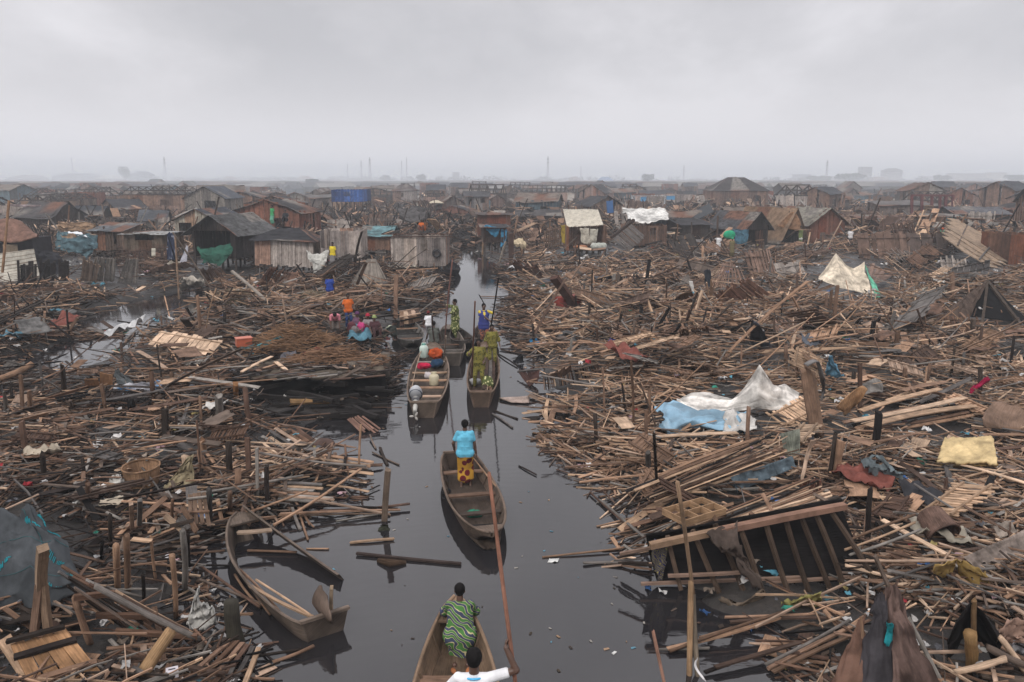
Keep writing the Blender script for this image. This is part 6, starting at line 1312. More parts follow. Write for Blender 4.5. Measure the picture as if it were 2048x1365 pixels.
def brush(name, label, cx, cy, z, n, sx, sy, L_, col, hgt=.5):
    q = P(cx, cy, z); mb = MB(); x = np.clip(RNG.normal(0, sx*.75, n), -sx*1.3, sx*1.3); y = np.clip(RNG.normal(0, sy*.8, n), -sy*1.4, sy*1.4); a = RNG.normal(.2, .6, n); L2 = RNG.uniform(.5, 1, n)*L_
    zz = hgt*np.exp(-(x/sx)**2*.6-(y/sy)**2*.6)*RNG.uniform(0, 1, n)
    P0 = np.stack([x-np.cos(a)*L2/2, y-np.sin(a)*L2/2, zz+RNG.normal(0, .05, n)], 1); P1 = np.stack([x+np.cos(a)*L2/2, y+np.sin(a)*L2/2, zz+RNG.normal(0, .08, n)], 1)
    mb.beams(P0, P1, .022, None, A(*col)*RNG.uniform(.55, 1.35, (n, 1)), S=3, bend=.06); o = mb.build(name, M_WOOD); o.location = tuple(q); return tag(o, label, 'brushwood')
brush('brushwood_heap', 'rust coloured heap of brushwood on the earth platform', 670, 724, .9, 420, 1.1, .5, .9, (.24, .14, .085))
brush('brushwood_heap', 'tangled orange brown brushwood heap beyond the earth platform', 590, 690, .75, 520, 1.1, .9, .8, (.24, .14, .08), .9)
brush('brushwood_heap', 'pale straw heap at the foot of the leaning slat house', 480, 605, .5, 300, 1.2, .8, .9, (.30, .23, .15), .8)
brush('brushwood_heap', 'fine straw heap beside the person in royal blue', 625, 612, .5, 300, .9, .7, .8, (.28, .22, .15), .8)
drape('cloth', 'faded red blanket heaped on the platform edge', 'blanket', [[(606, 705, 1.2), (632, 696, 1.3), (645, 700, 1.2)], [(604, 714, 1.0), (625, 712, 1.05), (640, 708, 1.1)]], (.24, .055, .045), .12, 16, 12, seed=84)
drape('cloth', 'dark grey crumpled plastic beside the faded red blanket', 'plastic', [[(560, 710, 1.0), (590, 700, 1.15)], [(562, 722, .9), (590, 728, .9)]], (.10, .095, .105), .16, 16, 12, seed=85)
corr('painted_board', 'turquoise painted plank on the heap beside the orange box', 'plank', [(510, 692, .95), (568, 670, 1.2), (572, 674, 1.1), (514, 699, .8)], (.10, .32, .36), 0, 0, .03, rust=True)
corr('painted_board', 'second darker turquoise plank under the first one', 'plank', [(480, 697, .8), (540, 680, 1.0), (545, 684, .9), (484, 702, .7)], (.07, .22, .26), 0, 0, .03, rust=True)
r = thing('crate', 'small orange red plastic crate on the heap beside the turquoise plank', 'crate', P(488, 692, .8), .5); mb = MB(); mb.box((0, 0, .15), (.55, .4, .3), col=(.42, .10, .05)); mb.build('crate_body', M_PLAST, r); mb = MB(); mb.box((0, 0, .31), (.6, .44, .03), col=(.5, .14, .08)); mb.build('rim', M_PLAST, r)
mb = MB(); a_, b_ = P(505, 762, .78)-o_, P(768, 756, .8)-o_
mb.sheet(lambda U, V: (a_[0]*(1-U)+b_[0]*U, a_[1]*(1-U)+b_[1]*U+.25+.3*vnoise(U*9, V*3, 4), (.80-.9*V)), 24, 6, .02, (.012, .011, .011)); mb.build('underside_shade', M_BURNT_SHADE, plat)  # black sheet added below the front edge, paints the shade under the platform
for i in range(38):
    cx, cy = random.uniform(480, 765), random.uniform(765, 838); a = random.gauss(.1, .45); q = P(cx, cy, random.uniform(.1, .75)*(1-(cy-765)/110)); L_ = random.uniform(1.0, 2.6); d = A(math.cos(a), math.sin(a)*1.1, random.gauss(0, .09))*L_/2; d *= 1 if cx < 700 else .5
    beamobj('burnt_beam', 'charred black beam in the heap of burnt timbers below the earth platform', 'beam', q-d, q+d, random.uniform(.07, .14), None, col=(.026, .023, .022), mat=M_BURNT_SHADE, S=4, bend=.015, group='burnt timbers')
beamobj('log', 'tan log end shining out of the burnt timbers', 'log', (580, 805, .35), (660, 802, .3), .2, None, col=(.28, .17, .08), K=8, mat=M_WOOD)
for i, q in enumerate([((0, 880, .35), (0, 905, .2), (170, 870, .3), (175, 858, .4)), ((95, 850, .4), (90, 872, .3), (165, 872, .3), (172, 850, .4))]):
    slats('deck_section', ['long brown plank floor fragment sloping at the left edge', 'small brown plank square on the left floor fragment'][i], 'floor section', [(q[0]), (q[1]), (q[2]), (q[3])], 7, tone=.55, th=.03, gap=.02, jag=.1, rails=(.5,))
slats('deck_section', 'weathered plank patch in the mud above the bamboo posts', 'floor section', [(95, 985, .4), (105, 1008, .2), (165, 990, .3), (160, 965, .45)], 7, tone=.6, th=.03, gap=.1, jag=.1)
corr('metal_sheet', 'curled grey sheet with rusted edge left of the clay pot', 'metal sheet', [(330, 888, .35), (490, 868, .5), (500, 880, .3), (350, 902, .15)], (.17, .16, .16), 3, .03, seed=9)
slats('propped_board', 'orange brown board propped above the piles', 'board', [(165, 755, .95), (228, 752, .9), (226, 770, .6), (172, 772, .6)], 2, col=(.26, .14, .075), th=.03, rails=())
beamobj('plank', 'wide grey plank on edge beside the dark tapered pile', 'plank', (68, 765, .9), (130, 738, 1.1), .3, .04, tone=.6, roll=.4)
beamobj('log', 'pale driftwood log left of the dark tapered pile', 'log', (0, 758, .5), (65, 728, .8), .22, None, tone=.68, K=8, S=6, bend=.03, smooth=True)

for i in range(58):
    q = P(random.uniform(505, 765), random.uniform(722, 756), .98); a = random.gauss(0, .9); L_ = random.uniform(.6, 1.8); d = A(math.cos(a), math.sin(a), random.gauss(0, .08))*L_/2
    AUTO.append(('plank', q-d, q+d, random.uniform(.05, .15), .025, pick(1, .45)[0], 4))
# small scraps afloat on the channel
mb = MB(); n = 0
while n < 48:
    px, py = random.uniform(640, 1300), random.uniform(640, 1360); q = P(px, py, .006)
    if float(wdist(q[0], q[1])) < .25: continue
    n += 1; s_ = random.uniform(.015, .05); a = random.uniform(0, PI); c = random.choice([(.5, .5, .48), (.3, .2, .13), (.05, .04, .03), (.05, .04, .035), (.3, .28, .25), (.12, .25, .32)])
    v = np.array([(-s_, -s_*.5, 0), (s_, -s_*.4, .004), (s_*.9, s_*.5, .002), (-s_*.8, s_*.45, .006)]) @ rotz(a).T+q; mb.add(np.concatenate([v, v-A(0, 0, .004)]), [(0, 1, 2, 3), (7, 6, 5, 4)], c)
tag(mb.build('floating_litter', M_CLOTH), kind='stuff')
# ================================================================ houses one can tell apart
DK, SL, RU, GY, TN, PL = (.035, .034, .038), (.06, .065, .08), (.12, .06, .045), (.15, .14, .135), (.26, .19, .14), (.42, .39, .34)
h = house('slat_house', 'grey vertical board house with a tyre hung beside its window, on stilts over the channel', 783, 890, 545, 532, 476, 472, 3.2, 'flat', 'grey', -.03, opens=((.57, .68, .55, .98),), slat=.16, stilts=(6, 3), rag=.08)
mb = MB(); mb.beams([(-2.7, -.06, 2.95), (-2.7, -.04, 2.75)], [(2.6, -.06, 2.98), (2.6, -.04, 2.8)], [.30, .2], .05, (.10, .055, .04), S=4, bend=.003); mb.build('eave_boards', M_WOOD, h)
mb = MB(); mb.beams([(.38, -.04, 1.6), (.38, -.04, 1.78)], [(.95, -.04, 1.6), (.95, -.04, 1.78)], .06, .03, (.25, .2, .17)); mb.build('window_bar', M_WOOD, h)
mb = MB(); n = 26; x = np.linspace(-2.6, 2.6, n); mb.beams(np.stack([x, x*0-.2, x*0+3.0], 1), np.stack([x+RNG.normal(0, .15, n), x*0+3.3, x*0+3.05+RNG.normal(0, .1, n)], 1), .1, .05, pick(n, .25)); mb.build('roof_joist', M_WOOD, h)
Yh = P(836, 545, .1)[1]
tyre('black tyre hung on the grey board wall over the channel', PY(873, 507, Yh-.25), rotm(R(90), 0, 0), .34, .09)
house('slat_house', 'tall grey board house on stilts right of the white sheet', 645, 724, 560, 515, 462, 455, 3.2, 'flat', 'grey', .04, opens=((.0, .24, .35, 1.),), slat=.16, stilts=(5, 3), rag=.08)
h = house('slat_house', 'wide tilting grey board house under a dark heap of roofing', 511, 625, 560, 530, 482, 455, 4, 'hip', 'grey', .05, rcol=(.035, .035, .04), slat=.15, stilts=(5, 3), rag=.15); h.rotation_euler = (0, R(3), .05)
slats('leaning_screen', 'leaning grey board wall with a dark window hole left of the tyre house', 'wall section', [(728, 498, 'b', 556), (772, 500, 'b', 556), (768, 553, 'b', 556), (724, 545, 'b', 556)], 16, col=(.20, .18, .165), gap=.03, jag=.1, rails=(.1, .6))
drape('curtain', 'dark patch painted as window hole shade in the leaning grey board wall', 'curtain', [[(738, 504, 'b', 557), (750, 504, 'b', 557)], [(736, 520, 'b', 557), (750, 520, 'b', 557)]], (.03, .03, .033), .03, 6, 6)  # window hole: dark sheet painted for its shade, no cloth hangs there
h = house('gable_hut', 'open fronted dark gabled hut with a green tarpaulin across its front', 385, 480, 548, 515, 462, 430, 5, 'gy', 'dark', -.22, rcol=(.10, .10, .10), opens=((.08, .9, .0, 1.),), stilts=(4, 3), ov=.6)
slats('grey_board', 'patched grey board inside the gable of the green tarpaulin hut', 'board', [(402, 460, 'b', 538), (450, 460, 'b', 538), (450, 490, 'b', 538), (402, 490, 'b', 538)], 4, tone=.6, gap=.02, jag=.02, rails=())
drape('tarpaulin', 'green tarpaulin slung across the front of the dark gabled hut', 'tarpaulin', [[(394, 493, 'b', 551), (430, 492, 'b', 552), (468, 484, 'b', 551)], [(400, 505, 'b', 552), (432, 508, 'b', 553), (466, 500, 'b', 552)], [(406, 524, 'b', 552), (438, 529, 'b', 553), (447, 524, 'b', 553)]], (.035, .12, .085), .2, 30, 20, seed=101)
house('gable_hut', 'dark blue gabled house behind the green tarpaulin hut', 352, 440, 506, 470, 440, 418, 6, 'gy', 'cream', -.1, rcol=(.05, .055, .07), opens=((.1, .4, .1, .8), (.7, .95, .0, .9)))
for q0, q1 in (((350, 434, 'b', 504), (392, 417, 'b', 504)), ((392, 417, 'b', 504), (436, 433, 'b', 504))):
    beamobj('fascia_board', 'white barge board on the '+('near' if q0[0] < 380 else 'far')+' slope of the dark blue gable', 'board', q0, q1, .2, .1, col=(.5, .48, .45))
h = house('big_house', 'large two storey brown board house with bare roof trusses', 245, 372, 444, 436, 390, 374, 8, 'fr', (.22, .145, .11), 0, opens=((.18, .28, .5, .9), (.62, .74, .45, .8)), slat=.3, stilts=(0, 0))
h = house('big_house', 'pale gable wing adjoining the bare trussed brown house', 372, 452, 444, 436, 396, 373, 9, 'gy', (.24, .21, .18), 0, rcol=(.07, .08, .10), opens=((.0, 1., .0, .38), (.5, .8, .5, .85)), slat=.35, stilts=(0, 0))
slats('fence_panel', 'red brown board fence with a pale notice left of the green tarpaulin hut', 'fence', [(232, 502, 'b', 566), (334, 488, 'b', 560), (334, 548, 'b', 560), (240, 556, 'b', 566)], 34, col=(.15, .085, .065), gap=.05, jag=.1, rails=(.12, .55))
r = drape('notice', 'pale notice sheet on the red brown board fence', 'notice', [[(303, 497, 'b', 567), (311, 497, 'b', 567)], [(303, 513, 'b', 567), (311, 513, 'b', 567)]], (.55, .52, .44), .01, 4, 4)
slats('slat_screen', 'pale grey slat sheet leaning left of a gap in the row by the pond', 'screen', [(190, 515, 'b', 578), (232, 518, 'b', 578), (228, 564, 'b', 574), (182, 562, 'b', 574)], 20, col=(.30, .27, .24), gap=.02, jag=.05, rails=())
slats('slat_screen', 'brownish slat screen propped in front of the pale slat sheets', 'screen', [(166, 516, 'b', 580), (200, 530, 'b', 580), (192, 572, 'b', 577), (160, 566, 'b', 577)], 14, col=(.19, .14, .11), gap=.05, jag=.12, rails=(.1, .8))
slats('slat_screen', 'pale grey slat sheet leaning right of a gap in the row by the pond', 'screen', [(252, 519, 'b', 578), (277, 516, 'b', 578), (274, 572, 'b', 574), (234, 566, 'b', 574)], 16, col=(.32, .29, .26), gap=.02, jag=.1, rails=())
corr('striped_sheet', 'big white sheet with rows of brown stripes sagging at the left edge', 'sheet', [(-40, 512, 'b', 580), (68, 498, 'b', 580), (82, 550, 'b', 582), (-40, 580, 'b', 586)], (.50, .47, .40), 0, 0, .01, mat=M_CLOTH, ny=70, sag=.5, seed=4, colfn=lambda U, V: np.where((np.sin(V*PI*2*13) > .8)[..., None], A(.2, .16, .13), A(.52, .49, .42)*(.7+.5*fbm(U*5, V*5, 3, 3))[..., None]))
drape('tarpaulin', 'black tarpaulin sloping beside the white striped sheet', 'tarpaulin', [[(68, 498, 'b', 578), (118, 502, 'b', 572)], [(78, 548, 'b', 580), (145, 545, 'b', 574)]], (.035, .035, .04), .25, 24, 18, seed=102)
def dome():
    r = thing('round_hut', 'hut with a bulging round rust brown roof at the left edge', 'hut', P(20, 545, 0)); o_ = P(20, 545, 0)
    def f(U, V):
        a = [(-45, 462), (0, 440), (40, 443), (78, 478)]; b = [(-45, 478), (-5, 482), (30, 486), (74, 474)]
        q = np.array([PY(x, y, o_[1]+1.6) for x, y in a]); w_ = np.array([PY(x, y, o_[1]-.4) for x, y in b])
        X = cubic(q, U)*(1-V)[..., None]+cubic(w_, U)*V[..., None]-o_; X[..., 2] += np.sin(PI*V)*.25; return X[..., 0], X[..., 1], X[..., 2]
    mb = MB(); mb.sheet(f, 50, 16, .08, colfn=lambda U, V: A(.21, .12, .09)*(.6+.7*fbm(U*22, V*12, 3, 4))[..., None]); mb.build('roof', M_THATCH, r)
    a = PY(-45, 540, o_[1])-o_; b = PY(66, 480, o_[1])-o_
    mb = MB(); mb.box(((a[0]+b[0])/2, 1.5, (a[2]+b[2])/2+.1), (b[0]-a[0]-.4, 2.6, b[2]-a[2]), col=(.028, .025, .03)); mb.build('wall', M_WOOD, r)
    mb = MB(); q = PY(22, 492, o_[1]-.1)-o_; mb.sheet(lambda U, V: (q[0]-.6+U*1.1, -.15+U*0+.05*np.sin(U*9), q[2]+.1-V*1.0), 10, 8, .03, (.22, .17, .12)); mb.build('patch', M_CLOTH, r)
dome()
beamobj('pole', 'tall bent tan pole in front of the round rust roofed hut', 'pole', (18, 402, 'b', 586), (5, 545, 'b', 586), .16, None, col=(.32, .19, .11), K=7, S=6, bend=.01)
drape('cloth', 'orange and white pennant line at the top of the tall bent pole', 'banner', [[(19, 409, 'b', 585), (50, 409, 'b', 580), (82, 410, 'b', 575)], [(20, 412, 'b', 585), (50, 413, 'b', 580), (82, 412, 'b', 575)]], (.6, .5, .5), .05, 20, 4)
drape('tarpaulin', 'blue grey tarpaulin patchwork shelter with a white top sheet, left part', 'tarpaulin', [[(116, 462, 'b', 552), (150, 465, 'b', 552), (192, 472, 'b', 548)], [(112, 478, 'b', 552), (150, 480, 'b', 553), (196, 486, 'b', 550)], [(108, 500, 'b', 552), (140, 502, 'b', 553), (178, 508, 'b', 552)]], (.10, .155, .18), .35, 40, 26, seed=103, colfn=lambda U, V: np.where((fbm(U*4, V*3, 8, 3) > .56)[..., None], A(.30, .20, .13), A(.10, .165, .19)))
drape('tarpaulin', 'bright white sheet on top of the blue grey patchwork shelter', 'sheet', [[(132, 464, 'b', 548), (160, 464, 'b', 548)], [(140, 470, 'b', 552), (176, 474, 'b', 552)]], (.68, .70, .72), .08, 14, 8, seed=104, mat=M_PLAST)
house('shack', 'board shack with a slanting grey roof behind the patchwork shelter', 190, 248, 530, 500, 462, 445, 4, 'sh', (.21, .15, .115), .05, rcol=(.13, .14, .15), opens=((.1, .2, .5, .8), (.75, .85, .3, .9)))
drape('tarpaulin', 'tan patched cloth wall above the patchwork shelter', 'cloth', [[(115, 441, 'b', 524), (150, 444, 'b', 524), (190, 446, 'b', 524)], [(118, 458, 'b', 524), (150, 462, 'b', 524), (192, 466, 'b', 524)]], (.30, .20, .13), .3, 30, 12, seed=105, colfn=lambda U, V: A(.30, .20, .13)*(.5+fbm(U*9, V*5, 5, 4))[..., None])
house('shack', 'low shack with a thin white roof edge and a blue cloth beside it', 255, 330, 545, 500, 468, 463, 4, 'sh', (.12, .095, .075), 0, rcol=(.35, .35, .34), opens=((.3, .8, .6, .95),))
drape('cloth', 'dark blue cloth with white marks hung right of the thin white roof', 'cloth', [[(334, 466, 'b', 556), (352, 466, 'b', 556)], [(334, 520, 'b', 556), (352, 522, 'b', 556)]], (.03, .04, .075), .15, 14, 16, seed=106, colfn=lambda U, V: np.where((fbm(U*8, V*9, 6, 3) > .64)[..., None], A(.4, .42, .5), A(.03, .04, .075)))
beamobj('pole', 'slim pole, blue above and tan below, in front of the blue cloth', 'pole', (350, 472, 'b', 600), (358, 598, 'b', 602), .11, None, col=(.27, .18, .12), K=6, S=6, bend=.01)
drape('cloth', 'white triangular cloth tied beside the green tarpaulin hut', 'cloth', [[(373, 491, 'b', 557), (376, 492, 'b', 557)], [(358, 528, 'b', 557), (374, 522, 'b', 557)]], (.5, .5, .56), .1, 14, 8, seed=107)
drape('tarpaulin', 'white sheet hanging in folds between the two grey board houses', 'sheet', [[(612, 499, 'b', 566), (635, 506, 'b', 566), (656, 500, 'b', 566)], [(618, 515, 'b', 567), (640, 520, 'b', 567), (654, 515, 'b', 567)], [(626, 530, 'b', 567), (640, 535, 'b', 567), (650, 528, 'b', 567)], [(624, 552, 'b', 567), (632, 553, 'b', 567), (640, 548, 'b', 567)]], (.54, .53, .49), .2, 30, 24, seed=108)
slats('fallen_screen', 'pink brown corrugated panel collapsed before the tilting grey board house', 'panel', [(538, 535, 2.2), (598, 548, 1.6), (586, 590, .6), (508, 578, .7)], 26, col=(.27, .16, .115), gap=.02, jag=.15, warp=.05, S=4)
slats('fallen_screen', 'long brown panel tipped up below the white sheet', 'panel', [(608, 562, 1.0), (668, 540, 1.7), (672, 552, 1.2), (614, 578, .5)], 5, col=(.22, .15, .11), gap=.02, jag=.2)
slats('fallen_screen', 'brown panels sliding off the deck left of the bright fallen pole', 'panel', [(400, 540, 1.6), (440, 535, 1.7), (462, 560, .9), (410, 562, .8)], 14, col=(.20, .13, .10), gap=.03, jag=.15)
slats('deck', 'low brown deck with a ragged awning by the pond', 'deck', [(300, 536, 1.7), (370, 524, 1.9), (392, 534, 1.5), (302, 548, 1.3)], 10, col=(.23, .165, .13), gap=.02, jag=.15)
beamobj('pole', 'bright grey fallen pole slanting down before the tilting grey board house', 'pole', (463, 542, 2.4), (552, 620, .4), .17, None, col=(.34, .30, .26), K=8, S=5, bend=.006)
beamobj('pole', 'thin long pole slanting from the blue cloth down to the straw heap', 'pole', (346, 466, 4.2), (430, 590, .5), .10, None, col=(.25, .20, .16), K=6, S=5)
drape('cloth', 'pale crumpled sacking at the edge of the pond', 'sacking', [[(360, 556, 1.0), (408, 556, 1.1)], [(362, 575, .3), (408, 568, .5)]], (.42, .38, .33), .4, 22, 12, seed=109)
r = thing('slat_bundle', 'sheaf of pale slats spread like a fan before the leaning board wall', 'bundle', P(746, 580, .3)); mb = MB(); n = 34; a = np.linspace(-.9, .7, n); mb.beams(np.stack([a*.3, a*0, a*0+1.9], 1), np.stack([a*1.6, a*0-.2, np.abs(a)*.5-.2], 1), .09, .03, A(.33, .29, .25)*RNG.uniform(.6, 1.1, (n, 1))); mb.build('slats', M_WOOD, r); mb = MB(); mb.box((0, 0, 1.7), (.7, .1, .08), col=(.2, .15, .12)); mb.build('tie', M_WOOD, r)
house('shack', 'brown shack behind the row with a cyan patched roof between the grey board houses', 728, 780, 520, 500, 470, 452, 4, 'gx', 'brown', 0, rcol=(.14, .26, .28))
drape('tarpaulin', 'dark grey tarpaulin wide and baggy above the cyan patched roof', 'tarpaulin', [[(795, 414, 'b', 480), (825, 412, 'b', 480), (854, 416, 'b', 480)], [(800, 432, 'b', 482), (825, 446, 'b', 483), (852, 436, 'b', 482)]], (.085, .08, .08), .5, 30, 16, seed=110)
# across the channel, right
house('shack', 'dark stilt shack with blue cloths at the head of the channel', 968, 1012, 512, 484, 455, 448, 3.5, 'sh', 'dark', .1, rcol=DK, opens=((.1, .9, .3, .9),))
drape('cloth', 'bright blue tarpaulin hanging left on the dark stilt shack', 'tarpaulin', [[(969, 450, 'b', 514), (985, 452, 'b', 514), (1000, 456, 'b', 514)], [(972, 458, 'b', 514), (990, 472, 'b', 514), (996, 470, 'b', 514)]], (.05, .26, .44), .15, 18, 10, seed=111)
drape('cloth', 'bright blue tarpaulin hanging right on the dark stilt shack', 'tarpaulin', [[(1002, 457, 'b', 514), (1014, 458, 'b', 514)], [(1002, 478, 'b', 514), (1012, 480, 'b', 514)], [(1001, 494, 'b', 514), (1006, 490, 'b', 514)]], (.05, .24, .42), .12, 12, 16, seed=112)
house('shack', 'reddish brown board shack behind the dark stilt shack', 955, 1020, 490, 478, 430, 426, 4, 'sh', 'red', 0, rcol=(.09, .07, .065))
beamobj('post', 'massive dark brown square post at the bank right of the blue tarpaulins', 'post', (1022, 468, 'b', 545), (1024, 545, 'b', 546), .42, .3, col=(.065, .04, .033))
beamobj('plank', 'pale wide plank slanting to the water at the blue tarpaulin shack', 'plank', (1012, 483, 'b', 530), (999, 528, 'b', 531), .35, .06, col=(.30, .26, .21), roll=1.2)
beamobj('post', 'tan post at the bank left of the blue tarpaulin shack', 'post', (967, 468, 'b', 510), (965, 510, 'b', 511), .2, None, col=(.27, .18, .12), K=6)
drape('cloth', 'cream sack bulging against the massive dark brown post', 'sack', [[(1024, 480, 'b', 538), (1045, 474, 'b', 538)], [(1026, 486, 'b', 540), (1052, 488, 'b', 540)], [(1040, 492, 'b', 540), (1048, 496, 'b', 540)]], (.45, .37, .25), .25, 16, 14, seed=113)
slats('fence_panel', 'upright brown board screen left of the cream roofed shed', 'fence', [(1088, 462, 'b', 516), (1124, 450, 'b', 514), (1124, 492, 'b', 514), (1086, 498, 'b', 516)], 9, col=(.20, .135, .10), gap=.04, jag=.06, rails=(.1, .6))
h = house('market_shed', 'open shed with a bright cream sheet roof and sacks on its deck', 1133, 1212, 520, 501, 453, 424, 4.2, 'none', 'brown', 0, opens=((.05, .95, .0, 1.),), stilts=(7, 2))
corr('roof_sheet', 'bright cream corrugated roof sheet tilted over the open shed', 'roof sheet', [(1126, 419, 'b', 500), (1196, 419, 'b', 500), (1207, 451, 'b', 517), (1134, 455, 'b', 517)], (.50, .47, .40), 22, .025, colfn=lambda U, V: A(.52, .48, .40)*(.85+.3*fbm(U*5, V*3, 4, 3))[..., None], mat=M_CLOTH)
drape('cloth', 'mustard yellow curtain at the left of the open shed', 'curtain', [[(1122, 450, 'b', 517), (1136, 452, 'b', 518)], [(1124, 486, 'b', 517), (1137, 486, 'b', 518)]], (.33, .24, .04), .12, 10, 14, seed=114)
drape('cloth', 'cream curtain knotted in the middle of the open shed', 'curtain', [[(1160, 455, 'b', 519), (1177, 456, 'b', 519)], [(1161, 470, 'b', 519), (1180, 472, 'b', 519)], [(1162, 486, 'b', 519), (1188, 488, 'b', 519)]], (.50, .46, .38), .15, 14, 16, seed=115)
drape('cloth', 'cream curtain hanging at the right of the open shed', 'curtain', [[(1180, 458, 'b', 519), (1196, 458, 'b', 519)], [(1180, 484, 'b', 519), (1192, 484, 'b', 519)]], (.52, .50, .42), .12, 12, 12, seed=116)
slats('deck', 'plank deck edge of the open cream roofed shed', 'deck', [(1126, 494, 'b', 524), (1214, 496, 'b', 524), (1212, 500, 'b', 526), (1126, 500, 'b', 526)], 3, tone=.75, rails=(), jag=.2)
Yb = P(1180, 520, .1)[1]
for i, x in enumerate((1189, 1197, 1206)):
    q = PY(x, 497, Yb-.2); sack('sack', ['plump white sack at the left of three on the shed deck', 'plump white sack between two others on the shed deck', 'plump white sack at the right of three on the shed deck'][i], 'sack', q-A(0, 0, .05), (.34, .28, .28), (.48, .50, .45), 0, 117+i, amp=.1)
sack('sack', 'orange brown bundle at the left end of the shed deck', 'bundle', PY(1160, 493, Yb-.1)-A(0, 0, .2), (.6, .3, .16), (.33, .15, .08), 0, 121, amp=.25)
house('shack', 'dark shack under a stained white sheet roof right of the cream roofed shed', 1252, 1332, 500, 490, 452, 440, 4, 'none', 'brown', 0, opens=((.6, .75, .5, .9),))
drape('tarpaulin', 'stained white sheet stretched as a roof on the dark shack', 'sheet', [[(1243, 417, 'b', 480), (1290, 417, 'b', 480), (1332, 416, 'b', 480)], [(1252, 428, 'b', 488), (1290, 430, 'b', 488), (1335, 428, 'b', 488)], [(1266, 440, 'b', 498), (1300, 443, 'b', 498), (1338, 438, 'b', 498)]], (.56, .55, .52), .25, 40, 18, seed=122, colfn=dirtcol((.58, .57, .54), 122, .55))
slats('leaning_screen', 'dark grey corrugated wall tilted on a prop beside the stained white roof', 'wall section', [(1225, 478, 'b', 520), (1258, 444, 'b', 512), (1290, 472, 'b', 512), (1258, 506, 'b', 520)], 18, col=(.135, .12, .11), gap=.15, jag=.1, rails=())
slats('plank_screen', 'upright brown plank wall piece below the stained white roof', 'wall section', [(1290, 462, 'b', 512), (1322, 462, 'b', 512), (1320, 500, 'b', 512), (1292, 502, 'b', 512)], 7, col=(.15, .115, .095), jag=.08, rails=())
beamobj('timber', 'thick dark timber leaning on the corrugated wall', 'beam', (1268, 440, 'b', 522), (1222, 476, 'b', 524), .3, .2, col=(.05, .035, .03))
beamobj('drum_sheet', 'upright blue plastic sheet behind the stained white roof', 'sheet', (1219, 402, 'b', 475), (1221, 426, 'b', 475), .75, .5, col=(.03, .11, .28), mat=M_PLAST)
corr('tarpaulin', 'dark grey tarpaulin roof tilted left of the row of gabled huts', 'tarpaulin', [(1376, 432, 'b', 478), (1418, 406, 'b', 470), (1428, 424, 'b', 486), (1372, 452, 'b', 490)], (.045, .05, .055), 0, 0, mat=M_CLOTH)
house('shack', 'dark brown shack beneath the dark grey tarpaulin roof', 1362, 1420, 494, 488, 450, 436, 4, 'sh', 'dark', .2, rcol=DK)
house('gable_hut', 'dark gabled hut with pale streaked roof left of the thatched hut', 1486, 1538, 497, 490, 452, 424, 6, 'gy', 'dark', .35, rcol=(.07, .07, .075), opens=((.1, .9, .0, .8),), ov=.5)
drape('tarpaulin', 'teal blue tarpaulin wall of the dark gabled hut', 'tarpaulin', [[(1467, 456, 'b', 506), (1498, 458, 'b', 506)], [(1470, 488, 'b', 506), (1494, 489, 'b', 506)]], (.07, .16, .22), .2, 18, 14, seed=123)
slats('plank_screen', 'rust red plank wall piece beside the teal blue tarpaulin', 'wall section', [(1510, 462, 'b', 507), (1526, 462, 'b', 507), (1528, 498, 'b', 507), (1512, 500, 'b', 507)], 5, col=(.16, .08, .055), rails=(.5,))
sack('bundle', 'round bright green bundle by the teal blue tarpaulin', 'bundle', PY(1458, 478, P(1458, 512, .1)[1]), (.55, .4, .4), (.02, .33, .17), 0, 124, amp=.1)
h = house('thatched_hut', 'hut with a tan thatched gable roof, fringe hanging at its front', 1556, 1600, 492, 488, 456, 416, 6, 'gy', 'dark', .45, rcol=(.24, .16, .105), opens=((.1, .9, .0, .9),), ov=.9, rmat=M_THATCH)
drape('thatch_fringe', 'orange thatch gable fringe of the tan thatched hut', 'thatch', [[(1588, 424, 'b', 495), (1582, 424, 'b', 495)], [(1600, 440, 'b', 495), (1560, 446, 'b', 495)], [(1603, 462, 'b', 495), (1552, 452, 'b', 495)]], (.32, .18, .10), .15, 20, 12, M_THATCH, .05, 125)
house('gable_hut', 'reddish walled gabled hut with pale mottled roof right of the thatched hut', 1612, 1692, 490, 484, 446, 416, 7, 'gy', 'red', .25, rcol=(.26, .24, .20), ov=.5, slat=.25)
slats('fallen_screen', 'hanging dark brown panel right of the reddish gabled hut, leaning', 'panel', [(1780, 432, 'b', 480), (1812, 428, 'b', 480), (1806, 464, 'b', 482), (1772, 464, 'b', 482)], 14, col=(.14, .095, .08), jag=.05)
house('shack', 'broken brown shack with a black doorway beyond the mattress like mat', 1725, 1780, 478, 474, 438, 430, 4, 'sh', (.15, .085, .065), 0, rcol=(.22, .14, .10), opens=((.45, .8, .2, .95),))
slats('fallen_screen', 'pale grey board panel tilting before the teal house', 'panel', [(1828, 434, 'b', 476), (1858, 430, 'b', 476), (1866, 458, 'b', 478), (1830, 462, 'b', 478)], 8, col=(.27, .24, .21), rails=(.3, .7))
house('shack', 'low pale board wall shack below the tilting grey panel', 1832, 1888, 492, 486, 462, 460, 3, 'flat', (.26, .22, .20), .1, slat=.2)
house('teal_house', 'teal painted house with dark windows behind the fallen roof', 1858, 1928, 472, 468, 434, 428, 4, 'sh', 'teal', 0, rcol=(.13, .09, .07), opens=((.15, .3, .3, .9), (.5, .62, .1, .8)), slat=.3)
house('shack', 'long dark house with a dull grey roof right of the teal house', 1910, 2015, 465, 460, 428, 414, 6, 'gx', 'dark', 0, rcol=(.10, .10, .11), slat=.3)
house('shack', 'red brown board shed at the right edge beside the fallen roof', 2015, 2075, 535, 530, 470, 466, 4, 'flat', (.19, .10, .065), 0, slat=.2)
